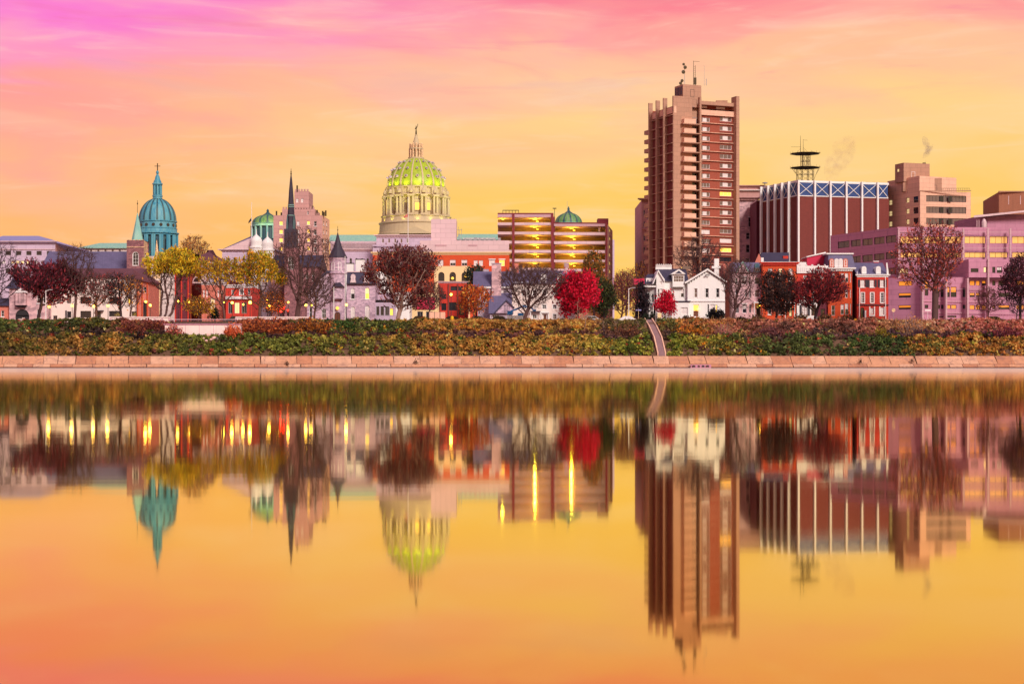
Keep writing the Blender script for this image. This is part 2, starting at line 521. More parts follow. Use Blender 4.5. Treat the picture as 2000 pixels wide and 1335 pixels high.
def window_meshes(w, h, style):
    key = (round(w, 2), round(h, 2), style)
    if key in _wm:
        return _wm[key]
    f = style.split('/')
    fk, pk, grid = f[0], f[1], f[2]
    flags = f[3] if len(f) > 3 else ''
    nx, nz = (int(t) for t in grid.split('x'))
    rd = 0.07 if 'f' in flags else 0.2
    fw = 0.16 if 'k' in flags else 0.085
    fw = min(fw, w * 0.2)
    mb = MB()
    y0, y1 = rd - 0.07, rd + 0.01
    arch = 'a' in flags
    if arch:
        a = arc_pts(w, h); b = [(w / 2 + (x - w / 2) * (1 - 2 * fw / w), h - w / 2 + (z - (h - w / 2)) * (1 - 2 * fw / w)) for x, z in a]
        for i in range(len(a) - 1):
            mb.extr([a[i], a[i + 1], b[i + 1], b[i]], y0, y1)
        hs = h - w / 2
        mb.box(0, fw, y0, y1, 0, hs); mb.box(w - fw, w, y0, y1, 0, hs)
    else:
        mb.box(0, fw, y0, y1, 0, h); mb.box(w - fw, w, y0, y1, 0, h)
        mb.box(fw, w - fw, y0 + 0.004, y1, h - fw, h)
    mb.box(fw, w - fw, y0 + 0.004, y1, 0, fw)
    mw = 0.05
    for i in range(1, nx):
        mb.box(w * i / nx - mw / 2, w * i / nx + mw / 2, y0 + 0.012, y1, fw, h - fw - (0.05 if arch else 0))
    for i in range(1, nz):
        mb.box(fw, w - fw, y0 + 0.02, y1, h * i / nz - mw / 2, h * i / nz + mw / 2)
    if 's' in flags:                                   # sill
        mb.box(-0.12, w + 0.12, -0.12, 0.0, -0.14, -0.01)
    if 'h' in flags:                                   # hood / lintel
        mb.box(-0.14, w + 0.14, -0.13, -0.002, h + 0.01, h + 0.22)
    if 'c' in flags:                                   # casing proud of the wall
        mb.box(-0.15, -0.005, -0.05, 0.0, -0.05, h + 0.14); mb.box(w + 0.005, w + 0.15, -0.05, 0.0, -0.05, h + 0.14)
        mb.box(-0.005, w + 0.005, -0.05, 0.0, h + 0.005, h + 0.14)
    fm = mb.mesh('window', MT[FRAME[fk]])
    pb = MB()
    yp = rd - 0.01
    zm = h * 0.5
    if pk == 'tri':                                    # curtained middle light between two dark ones
        for a3, b3, mi in ((0, 0.27, 1), (0.27, 0.70, 0), (0.70, 1, 1)):
            pb.poly([(w * a3, yp, 0), (w * b3, yp, 0), (w * b3, yp, h), (w * a3, yp, h)], mi)
    elif arch:
        pts = arc_pts(w, h)
        pb.poly([(0, yp, 0), (w, yp, 0), (w, yp, zm), (0, yp, zm)], 1)
        pb.poly([(0, yp, zm), (w, yp, zm)] + [(x, yp, z) for x, z in pts], 0)
    else:
        pb.poly([(0, yp, 0), (w, yp, 0), (w, yp, zm), (0, yp, zm)], 1)
        pb.poly([(0, yp, zm), (w, yp, zm), (w, yp, h), (0, yp, h)], 0)
    a_, b_ = PANE[pk]
    pm = pb.mesh('pane', [MT[a_], MT[b_]])
    sm = None
    if 'x' in flags:                                   # shutters
        sm = []
        for u0 in (-0.5, w + 0.06):
            sb = MB()
            sb.box(u0, u0 + 0.44, -0.06, -0.003, -0.02, h + 0.02)
            for k in range(int(h / 0.22)):
                sb.box(u0 + 0.05, u0 + 0.39, -0.075, -0.055, 0.06 + k * 0.22, 0.18 + k * 0.22)
            sm.append(sb.mesh('shutter', MT['dark_trim']))
    _wm[key] = (fm, pm, sm)
    return _wm[key]


class Bd:
    """One building: an Empty at its base that parents walls, roofs and windows."""
    def __init__(s, name, label, cat, px, Y, group=None, z=GZ):
        s.loc = (X(px, Y), Y, z)
        s.root = bpy.data.objects.new(name, None)
        s.root.location = s.loc
        COL.objects.link(s.root)
        tag(s.root, label, cat, group)

    def add(s, mb, name, m, smooth=False, parent=None, label=None):
        me = mb.mesh(name, [MT[k] for k in m] if isinstance(m, (list, tuple)) else MT[m], smooth)
        o = obj(name, me, parent or s.root, s.loc if parent is None else None)
        if label:
            o['label'] = label
        return o

    def window(s, p, ang, w, h, style, name='window'):
        fm, pm, sm = window_meshes(w, h, style)
        o = obj(name, fm, s.root, s.loc)
        o.location = p; o.rotation_euler = (0, 0, ang)
        obj('pane', pm, o)
        for q in sm or ():
            obj('shutter', q, o)
        return o

    def wall(s, A, B, z0, z1, ops, m, name='wall', prof=None):
        """A -> B seen from outside left to right; ops = (u0,u1,z0,z1,style); prof = top outline [(u,z)] for gables"""
        d = (B[0] - A[0], B[1] - A[1]); Ln = math.hypot(*d); ang = math.atan2(d[1], d[0])
        mb = MB(A, d)
        ops = [q for q in ops if q[1] - q[0] > 0.05 and q[3] - q[2] > 0.05]
        us = sorted({0.0, Ln} | {round(t, 4) for q in ops for t in q[:2]})
        zs = sorted({z0, z1} | {round(t, 4) for q in ops for t in q[2:4]})
        for i in range(len(us) - 1):
            run = None
            for k in range(len(zs) - 1):
                uc, zc = (us[i] + us[i + 1]) / 2, (zs[k] + zs[k + 1]) / 2
                hole = any(q[0] < uc < q[1] and q[2] < zc < q[3] for q in ops)
                if not hole and run is None:
                    run = zs[k]
                if (hole or k == len(zs) - 2) and run is not None:
                    top = zs[k] if hole else zs[k + 1]
                    if top > run:
                        mb.poly([(us[i], 0, run), (us[i + 1], 0, run), (us[i + 1], 0, top), (us[i], 0, top)])
                    run = None
        if prof:
            mb.poly([(0, 0, z1), (Ln, 0, z1)] + [(u, 0, z) for u, z in prof])
        for q in ops:
            u0, u1, a, b, st = q[:5]
            fl = st.split('/')[3] if st.count('/') >= 3 else ''
            rd = 0.07 if 'f' in fl else 0.2
            if 'a' in fl:
                pts = [(u0 + x, a + z) for x, z in arc_pts(u1 - u0, b - a)]
                h = len(pts) // 2
                mb.poly([(u1, 0, b)] + [(x, 0, z) for x, z in pts[h::-1]][::1])
                mb.poly([(u0, 0, b)] + [(x, 0, z) for x, z in pts[h:]])
                ring = [(u0, a), (u1, a)] + pts
            else:
                ring = [(u0, a), (u1, a), (u1, b), (u0, b)]
            for i in range(len(ring)):
                p, r = ring[i], ring[(i + 1) % len(ring)]
                mb.poly([(p[0], 0, p[1]), (r[0], 0, r[1]), (r[0], rd, r[1]), (p[0], rd, p[1])])
            nm = 'door' if '/door' in st else 'window'
            s.window(mb.w(u0, 0, a), ang, u1 - u0, b - a, st, nm)
        return s.add(mb, name, m)

    def pw(s, a, b, pytop, wins, m, pybot=None, z0=None, name='wall', prof=None, ztop=None):
        """wall between two (pixel, depth) corners, windows given as photo rectangles on its plane"""
        A = (X(a[0], a[1]), a[1]); B = (X(b[0], b[1]), b[1])
        z1 = ztop if ztop is not None else Z(pytop, a[1])
        z0 = z0 if z0 is not None else (GZ - 0.3 if pybot is None else Z(pybot, a[1]))
        dX, dY = B[0] - A[0], B[1] - A[1]; Ln = math.hypot(dX, dY)

        def t_of(px):
            k = (px - 1000.0) / F
            return (k * A[1] - A[0]) / (dX - k * dY)
        ops = []
        for q in wins:
            t0, t1 = t_of(q[0]), t_of(q[2]); Ym = A[1] + dY * (t0 + t1) / 2
            ops.append((t0 * Ln, t1 * Ln, max(Z(q[3], Ym), z0 + 0.02), min(Z(q[1], Ym), z1 - 0.02), q[4]))
        pr = None
        if prof:
            pr = []
            for px, py in prof:
                t = t_of(px); pr.append((t * Ln, Z(py, A[1] + dY * t)))
        s.wall(A, B, z0, z1, ops, m, name, pr)
        return A, B, z0, z1

    def shell(s, A, B, depth, z0, z1, m, left=True, right=True, top=True, roofm=None):
        """the other walls and a flat roof behind a front wall A-B"""
        d = (B[0] - A[0], B[1] - A[1]); Ln = math.hypot(*d)
        mb = MB(A, d)
        if left:
            mb.poly([(0, 0, z0), (0, depth, z0), (0, depth, z1), (0, 0, z1)])
        if right:
            mb.poly([(Ln, 0, z0), (Ln, depth, z0), (Ln, depth, z1), (Ln, 0, z1)])
        mb.poly([(0, depth, z0), (Ln, depth, z0), (Ln, depth, z1), (0, depth, z1)])
        s.add(mb, 'wall', m)
        if top:
            rb = MB(A, d); rb.poly([(0, 0, z1 - 0.03), (Ln, 0, z1 - 0.03), (Ln, depth, z1 - 0.03), (0, depth, z1 - 0.03)])
            s.add(rb, 'roof', roofm or 'asphalt')
        return mb

    def pbox(s, x0, y0, x1, y1, Y, depth, m, name, dv=0.0):
        mb = MB(); mb.box(X(x0, Y), X(x1, Y), Y + dv, Y + dv + depth, Z(y1, Y), Z(y0, Y))
        return s.add(mb, name, m)

    def cornice(s, x0, x1, y0, y1, Y, m='white_paint', proud=0.45, dent=0, name='cornice', ends=True):
        """moulded cornice across a front at depth Y, with brackets"""
        a, b = X(x0, Y), X(x1, Y); z0, z1 = Z(y1, Y), Z(y0, Y)
        h = z1 - z0
        mb = MB()
        e = proud if ends else 0
        mb.box(a - e, b + e, Y - proud, Y - 0.004, z1 - h * 0.35, z1)
        mb.box(a - e * 0.6, b + e * 0.6, Y - proud * 0.6, Y - 0.004, z1 - h * 0.6, z1 - h * 0.36)
        mb.box(a - 0.003, b + 0.003, Y - proud * 0.25, Y - 0.004, z0, z1 - h * 0.61)
        for i in range(dent):
            u = a + (b - a) * (i + 0.5) / dent
            mb.box(u - 0.11, u + 0.11, Y - proud * 0.55, Y - proud * 0.25 - 0.004, z0 + h * 0.05, z1 - h * 0.62)
        return s.add(mb, name, m)

    def gable_roof(s, x0, x1, Y, depth, yeave, yridge, m, over=0.5, name='roof', hip=0.0):
        """ridge parallel to the river; hip = metres the ridge ends are drawn in"""
        a, b = X(x0, Y) - over, X(x1, Y) + over
        ze, zr = Z(yeave, Y), Z(yridge, Y + depth / 2)
        mb = MB(); v0, v1, vm = Y - over, Y + depth + over, Y + depth / 2
        t = 0.14
        mb.poly([(a, v0, ze), (b, v0, ze), (b - hip, vm, zr), (a + hip, vm, zr)])
        mb.poly([(b, v1, ze), (a, v1, ze), (a + hip, vm, zr), (b - hip, vm, zr)])
        mb.poly([(a, v0, ze), (a + hip, vm, zr), (a, v1, ze)])
        mb.poly([(b, v0, ze), (b - hip, vm, zr), (b, v1, ze)])
        mb.box(a, b, v0, v1, ze - t, ze - 0.003)
        return s.add(mb, name, m)


def row(xs, w, y0, y1, st):
    return [(x - w / 2.0, y0, x + w / 2.0, y1, st) for x in xs]

# ------------------------------------------------------------------ the setting: water, wall, bank, street level
def water():
    m = bpy.data.materials.new('river_water'); m.use_nodes = True
    nt = m.node_tree; N, L = nt.nodes.new, nt.links.new
    nt.nodes.clear()
    bs = N('ShaderNodeBsdfGlossy')
    mud = N('ShaderNodeBsdfDiffuse'); mud.inputs['Color'].default_value = (0.03, 0.015, 0.006, 1)
    fr = N('ShaderNodeFresnel'); fr.inputs['IOR'].default_value = 1.33
    fm = N('ShaderNodeMapRange'); fm.inputs['From Min'].default_value = 0.3; fm.inputs['From Max'].default_value = 1.0
    fm.inputs['To Min'].default_value = 0.90; fm.inputs['To Max'].default_value = 0.99
    L(fr.outputs[0], fm.inputs['Value'])
    # steeper views look further into the tea-coloured water
    fc = N('ShaderNodeMapRange'); fc.inputs['From Min'].default_value = 0.33; fc.inputs['From Max'].default_value = 0.58
    L(fr.outputs[0], fc.inputs['Value'])
    tn = N('ShaderNodeMix'); tn.data_type = 'RGBA'; ti = [q for q in tn.inputs if q.type == 'RGBA']
    ti[0].default_value = WATER_STEEP; ti[1].default_value = WATER_TINT
    L(fc.outputs[0], tn.inputs['Factor']); L([q for q in tn.outputs if q.type == 'RGBA'][0], bs.inputs['Color'])
    mx = N('ShaderNodeMixShader'); L(fm.outputs[0], mx.inputs[0]); L(mud.outputs[0], mx.inputs[1]); L(bs.outputs[0], mx.inputs[2])
    out = N('ShaderNodeOutputMaterial')
    # bright reflection strip below the far wall, put into the water's colour
    pale_strip = N('ShaderNodeBsdfDiffuse'); pale_strip.inputs['Color'].default_value = (0.84, 0.70, 0.60, 1)
    ms = N('ShaderNodeMixShader'); L(mx.outputs[0], ms.inputs[1]); L(pale_strip.outputs[0], ms.inputs[2])
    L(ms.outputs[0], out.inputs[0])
    geo = N('ShaderNodeNewGeometry')
    sep = N('ShaderNodeSeparateXYZ'); L(geo.outputs['Position'], sep.inputs[0])
    # smooth near pool, ruffled by the breeze further out
    mr = N('ShaderNodeMapRange'); mr.interpolation_type = 'SMOOTHSTEP'
    mr.inputs['From Min'].default_value = 14; mr.inputs['From Max'].default_value = 95
    mr.inputs['To Min'].default_value = 0.037; mr.inputs['To Max'].default_value = 0.033
    L(sep.outputs[1], mr.inputs['Value'])
    mp = N('ShaderNodeMapping'); mp.inputs['Scale'].default_value = (0.05, 0.35, 1)
    L(geo.outputs['Position'], mp.inputs['Vector'])
    nz = N('ShaderNodeTexNoise'); nz.inputs['Scale'].default_value = 1.0; nz.inputs['Detail'].default_value = 5
    L(mp.outputs[0], nz.inputs['Vector'])
    ad = N('ShaderNodeMath'); ad.operation = 'MULTIPLY_ADD'; ad.inputs[1].default_value = 0.03
    L(nz.outputs[0], ad.inputs[0]); L(mr.outputs[0], ad.inputs[2])
    sb = N('ShaderNodeMath'); sb.operation = 'SUBTRACT'; sb.inputs[1].default_value = 0.015
    L(ad.outputs[0], sb.inputs[0]); L(sb.outputs[0], bs.inputs['Roughness'])
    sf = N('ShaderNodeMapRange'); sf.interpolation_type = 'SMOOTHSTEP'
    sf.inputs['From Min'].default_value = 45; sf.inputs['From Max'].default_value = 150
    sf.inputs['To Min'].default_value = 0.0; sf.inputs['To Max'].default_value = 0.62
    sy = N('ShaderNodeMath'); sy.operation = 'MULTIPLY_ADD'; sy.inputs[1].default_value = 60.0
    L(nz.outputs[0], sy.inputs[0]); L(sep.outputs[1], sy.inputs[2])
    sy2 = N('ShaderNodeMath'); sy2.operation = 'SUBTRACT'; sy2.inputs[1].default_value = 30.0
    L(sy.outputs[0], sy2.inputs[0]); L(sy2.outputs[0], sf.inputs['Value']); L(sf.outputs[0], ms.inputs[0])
    # slow swell
    mw = N('ShaderNodeMapping'); mw.inputs['Scale'].default_value = (0.22, 0.9, 1)
    L(geo.outputs['Position'], mw.inputs['Vector'])
    n2 = N('ShaderNodeTexNoise'); n2.inputs['Scale'].default_value = 1.0; n2.inputs['Detail'].default_value = 3
    L(mw.outputs[0], n2.inputs['Vector'])
    bp = N('ShaderNodeBump'); bp.inputs['Strength'].default_value = 0.06; bp.inputs['Distance'].default_value = 0.012
    L(n2.outputs[0], bp.inputs['Height']); L(bp.outputs[0], bs.inputs['Normal'])
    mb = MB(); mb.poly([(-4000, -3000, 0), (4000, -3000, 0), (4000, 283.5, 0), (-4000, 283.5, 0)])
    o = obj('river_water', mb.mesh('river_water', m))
    tag(o, kind='structure')


WATER_TINT = (1.0, 0.89, 0.54, 1)
WATER_STEEP = (0.90, 0.64, 0.23, 1)
water()

# profile of the bank: depth -> height (lower ivy tier, a terrace, upper tier)
BANK = [(283.4, 1.95), (283.7, 2.05), (286.5, 3.7), (288.6, 4.9), (290.2, 5.15), (292.0, 5.5), (294.6, 7.1), (297.0, 8.2), (299.0, 8.5), (302.0, 8.45)]
BY = np.array([p[0] for p in BANK]); BZ = np.array([p[1] for p in BANK])


def bank_z(y):
    return np.interp(y, BY, BZ)


mat('soil', lm(112, 82, 62), 0.95, 0.3, 0.8)
mat('pavement', lm(170, 150, 150), 0.9, 0.15, 0.5)
mb = MB()
xs_ = np.linspace(-420, 420, 121)
V = np.array([(x, y, z - 0.12 + 0.10 * math.sin(x * 0.37 + y)) for x in xs_ for y, z in BANK])
k_ = len(BANK)
Q = np.array([(i * k_ + j, (i + 1) * k_ + j, (i + 1) * k_ + j + 1, i * k_ + j + 1) for i in range(120) for j in range(k_ - 1)])
tag(obj('river_bank', np_mesh('river_bank', V, Q, MT['soil'])), kind='structure')
mb = MB(); mb.poly([(-6000, 301.9, GZ - 0.02), (6000, 301.9, GZ - 0.02), (6000, 14000, GZ - 0.02), (-6000, 14000, GZ - 0.02)])
tag(obj('ground', mb.mesh('ground', MT['pavement'])), kind='structure')
mb = MB(); mb.box(-400, 400, 303.2, 305.2, GZ - 0.2, GZ + 0.02)
tag(obj('path', mb.mesh('path', MT['pavement'])), kind='structure')
mb = MB(); mb.poly([(-400, 309.5, GZ - 0.012), (400, 309.5, GZ - 0.012), (400, 320.5, GZ - 0.012), (-400, 320.5, GZ - 0.012)])
tag(obj('road', mb.mesh('road', MT['asphalt'])), kind='structure')
mb = MB(); mb.box(-400, 400, 320.5, 324.0, GZ - 0.2, GZ + 0.13)
tag(obj('pavement', mb.mesh('pavement', MT['pavement'])), kind='structure')

# the sloping concrete river wall, slab by slab
mat('wall_concrete', lm(208, 152, 118), 0.85, 0.26, 0.9, 'concrete')
mat('wall_concrete_b', lm(192, 132, 100), 0.85, 0.3, 1.1, 'concrete')
mat('wall_concrete_c', lm(216, 168, 138), 0.85, 0.24, 0.8, 'concrete')
mat('wall_dark', lm(96, 52, 50), 0.9, 0.3, 0.8)
def stain(m, seed):
    """algae and soot blotches, hairline cracks on the old concrete"""
    nt = m.node_tree; N, L = nt.nodes.new, nt.links.new
    bs = nt.nodes['Principled BSDF']; src = bs.inputs['Base Color'].links[0].from_socket
    g = N('ShaderNodeNewGeometry'); mp = N('ShaderNodeMapping'); mp.inputs['Scale'].default_value = (0.35, 0.8, 1.1); mp.inputs['Location'].default_value = (seed, 0, 0)
    L(g.outputs['Position'], mp.inputs['Vector'])
    n = N('ShaderNodeTexNoise'); n.inputs['Scale'].default_value = 1.0; n.inputs['Detail'].default_value = 8; n.inputs['Roughness'].default_value = 0.7
    L(mp.outputs[0], n.inputs['Vector'])
    r = N('ShaderNodeMapRange'); r.inputs['From Min'].default_value = 0.52; r.inputs['From Max'].default_value = 0.72; r.inputs['To Max'].default_value = 0.75
    L(n.outputs[0], r.inputs['Value'])
    v = N('ShaderNodeTexVoronoi'); v.feature = 'DISTANCE_TO_EDGE'; v.inputs['Scale'].default_value = 0.42
    nd = N('ShaderNodeTexNoise'); nd.inputs['Scale'].default_value = 2.2
    L(g.outputs['Position'], nd.inputs['Vector'])
    va = N('ShaderNodeVectorMath'); va.operation = 'ADD'; L(g.outputs['Position'], va.inputs[0]); L(nd.outputs['Color'], va.inputs[1]); L(va.outputs[0], v.inputs['Vector'])
    c = N('ShaderNodeMapRange'); c.inputs['From Min'].default_value = 0.0; c.inputs['From Max'].default_value = 0.022; c.inputs['To Min'].default_value = 0.8; c.inputs['To Max'].default_value = 0.0
    L(v.outputs['Distance'], c.inputs['Value'])
    mx = N('ShaderNodeMath'); mx.operation = 'MAXIMUM'; L(r.outputs[0], mx.inputs[0]); L(c.outputs[0], mx.inputs[1])
    x = N('ShaderNodeMix'); x.data_type = 'RGBA'; ins = [q for q in x.inputs if q.type == 'RGBA']
    L(mx.outputs[0], x.inputs['Factor']); L(src, ins[0]); ins[1].default_value = (0.22, 0.12, 0.11, 1)
    L([q for q in x.outputs if q.type == 'RGBA'][0], bs.inputs['Base Color'])


for i_, k_n in enumerate(('wall_concrete', 'wall_concrete_b', 'wall_concrete_c')):
    stain(MT[k_n], 3.7 * i_)
rw = bpy.data.objects.new('river_wall', None); rw.location = (0, 281.5, 0); COL.objects.link(rw)
tag(rw, 'long sloping wall of salmon concrete slabs along the water', 'wall')
RI = (0, 281.5, 0)
mb = MB()                                  # core behind the slabs, dark in the joints
for a, b in ((-420, 420),):
    mb.poly([(a, 281.62, -1), (b, 281.62, -1), (b, 283.52, 1.93), (a, 283.52, 1.93)])
    mb.poly([(a, 283.52, 1.93), (b, 283.52, 1.93), (b, 284.2, 1.93), (a, 284.2, 1.93)])
o = obj('core', mb.mesh('core', MT['wall_dark']), rw, RI)
mb = MB(); mb.box(-420, 420, 281.2, 281.9, -1.0, 0.09)
obj('footing', mb.mesh('footing', MT['wall_dark']), rw, RI)
rng = random.Random(11)


def slab_at(t):
    """point on the slope, t 0..1 bottom to top"""
    return 281.62 + 1.9 * t, 0.0 + 2.02 * t


for t0, t1, lo, hi in ((0.055, 0.30, 2.2, 3.8), (0.315, 0.99, 2.4, 4.6)):
    x = -99.0
    while x < 99.0:
        w = rng.uniform(lo, hi)
        lean = rng.uniform(0.15, 0.5)
        y0, z0 = slab_at(t0); y1, z1 = slab_at(t1)
        g = rng.choice((0.02, 0.03, 0.03, 0.07)); pr = rng.uniform(0.06, 0.10); nz = 0.69
        mb = MB()
        a, b = x + g, x + w - g
        la = -lean * (t1 - t0)
        pts = [(a, y0, z0), (b, y0, z0), (b + la, y1, z1), (a + la, y1, z1)]
        fr = [(p[0], p[1] - pr * 0.73, p[2] + pr * nz) for p in pts]
        mb.poly(fr)
        for i in range(4):
            j = (i + 1) % 4
            mb.poly([pts[i], pts[j], fr[j], fr[i]])
        obj('slab', mb.mesh('slab', MT[rng.choice(['wall_concrete', 'wall_concrete', 'wall_concrete_b', 'wall_concrete_c'])]), rw, RI)
        x += w
mb = MB()
for a, b in ((-420, -99), (99, 420)):
    mb.poly([(a, 281.60, 0.09), (b, 281.60, 0.09), (b, 283.42, 2.0), (a, 283.42, 2.0)])
obj('far_slabs', mb.mesh('far_slabs', MT['wall_concrete']), rw, RI)

# outfall grating at the foot of the wall
o_ = Bd('outfall_grate', 'low grey outfall grating at the foot of the river wall', 'grate', 1368, 281.2, z=0.0)
mb = MB(); xa, xb = X(1348, 281), X(1388, 281)
mb.box(xa, xb, 280.5, 281.6, 0.0, 0.12); mb.box(xa, xb, 280.6, 281.6, 0.46, 0.58)
o_.add(mb, 'frame', 'concrete_violet')
for i in range(9):
    mb = MB(); u = xa + (xb - xa) * (i + 0.2) / 9
    mb.box(u, u + 0.16 + 0.1 * (i % 3), 280.6, 280.75, 0.12, 0.46)
    o_.add(mb, 'bar', 'black_metal' if i % 2 else 'concrete_violet')

# ------------------------------------------------------------------ vegetation
LEAF = leaf_mat('foliage')
mat('bark', lm(94, 66, 64), 0.9, 0.25, 2.0)
mat('bark_pale', lm(166, 134, 120), 0.9, 0.25, 2.0)
mat('bark_dark', lm(58, 40, 44), 0.9, 0.25, 2.0)
mat('bark_red', lm(108, 60, 60), 0.9, 0.25, 2.0)


def leaf_quads(r, P, size, flat=0.0, tri=False, stretch=1.5, along=None):
    """one small four-cornered leaf per point, random attitude"""
    n = len(P)
    a = r.normal(size=(n, 3)); a[:, 2] *= (1 - flat)
    if along is not None:
        a = a * 0.55 + along
    a /= np.linalg.norm(a, axis=1)[:, None] + 1e-9
    b = r.normal(size=(n, 3)); b -= (b * a).sum(1)[:, None] * a; b /= np.linalg.norm(b, axis=1)[:, None] + 1e-9
    s = (size * r.uniform(0.6, 1.35, n))[:, None]
    u, v = a * s * 0.5 * stretch, b * s * 0.5
    V = np.stack([P - u, P + v * 0.9 - u * 0.1, P + u, P - v * 0.9 - u * 0.1], 1).reshape(-1, 3)
    Q = np.arange(4 * n).reshape(n, 4)
    return V, Q


def pal(r, n, cols, wts=None, jit=0.22):
    c = np.array([lm(*q, 1.35) for q in cols])
    i = r.choice(len(cols), n, p=None if wts is None else np.array(wts) / sum(wts))
    k = c[i] * r.uniform(1 - jit, 1 + jit, n)[:, None]
    j = r.choice(len(cols), n)
    t = r.uniform(0, 0.35, n)[:, None]
    return np.clip(k * (1 - t) + c[j] * t, 0.004, 0.9)


def colonize(r, nodes, par, A, step, di, dk, iters=90, up=0.06):
    nodes = [np.array(p, float) for p in nodes]; par = list(par)
    nd = np.full(len(A), 1e9); ni = np.zeros(len(A), int); alive = np.ones(len(A), bool)
    new = list(range(len(nodes)))
    kids = {}
    for _ in range(iters):
        NP = np.array([nodes[i] for i in new])
        d = np.linalg.norm(A[:, None, :] - NP[None], axis=2)
        k = d.argmin(1); dm = d[np.arange(len(A)), k]
        upd = dm < nd
        nd[upd] = dm[upd]; ni[upd] = np.array(new)[k[upd]]
        alive &= nd > dk
        act = alive & (nd < di)
        if not act.any():
            break
        ids = ni[act]; dirs = A[act] - np.array(nodes)[ids]
        dirs /= np.linalg.norm(dirs, axis=1)[:, None] + 1e-9
        uq, inv = np.unique(ids, return_inverse=True)
        S = np.zeros((len(uq), 3)); np.add.at(S, inv, dirs)
        S /= np.linalg.norm(S, axis=1)[:, None] + 1e-9
        S += r.normal(0, 0.16, S.shape); S[:, 2] += up
        S /= np.linalg.norm(S, axis=1)[:, None] + 1e-9
        new = []
        for q, i in enumerate(uq):
            p = nodes[i] + S[q] * step
            ks = kids.setdefault(i, [])
            if len(ks) >= 3 or any(np.linalg.norm(nodes[c] - p) < step * 0.35 for c in ks):
                hit = act & (ni == i)
                w = np.where(hit)[0]
                alive[w[nd[w].argmin()]] = False
                continue
            ks.append(len(nodes)); par.append(int(i)); new.append(len(nodes)); nodes.append(p)
        if not new:
            new = [len(nodes) - 1]
    return np.array(nodes), np.array(par)


def tubes(P0, P1, R0, R1, n):
    ax = P1 - P0; ln = np.linalg.norm(ax, axis=1)[:, None] + 1e-9; ax = ax / ln
    ref = np.where(np.abs(ax[:, 2:3]) < 0.9, np.array([[0, 0, 1.0]]), np.array([[1.0, 0, 0]]))
    t = np.cross(ax, ref); t /= np.linalg.norm(t, axis=1)[:, None] + 1e-9
    b = np.cross(ax, t)
    an = 2 * np.pi * np.arange(n) / n
    c, s = np.cos(an)[None, :, None], np.sin(an)[None, :, None]
    ring = t[:, None, :] * c + b[:, None, :] * s
    A = P0[:, None, :] + ring * R0[:, None, None]
    B = P1[:, None, :] + ring * R1[:, None, None]
    V = np.concatenate([A, B], 1).reshape(-1, 3)
    base = (np.arange(len(P0)) * 2 * n)[:, None]
    i = np.arange(n); j = (i + 1) % n
    q = np.stack([i, j, n + j, n + i], 1)
    Q = (base[:, :, None] + q[None]).reshape(-1, 4)
    return V, Q


def join(parts):
    Vs, Qs, o = [], [], 0
    for V, Q in parts:
        Vs.append(V); Qs.append(Q + o); o += len(V)
    return np.concatenate(Vs), np.concatenate(Qs)


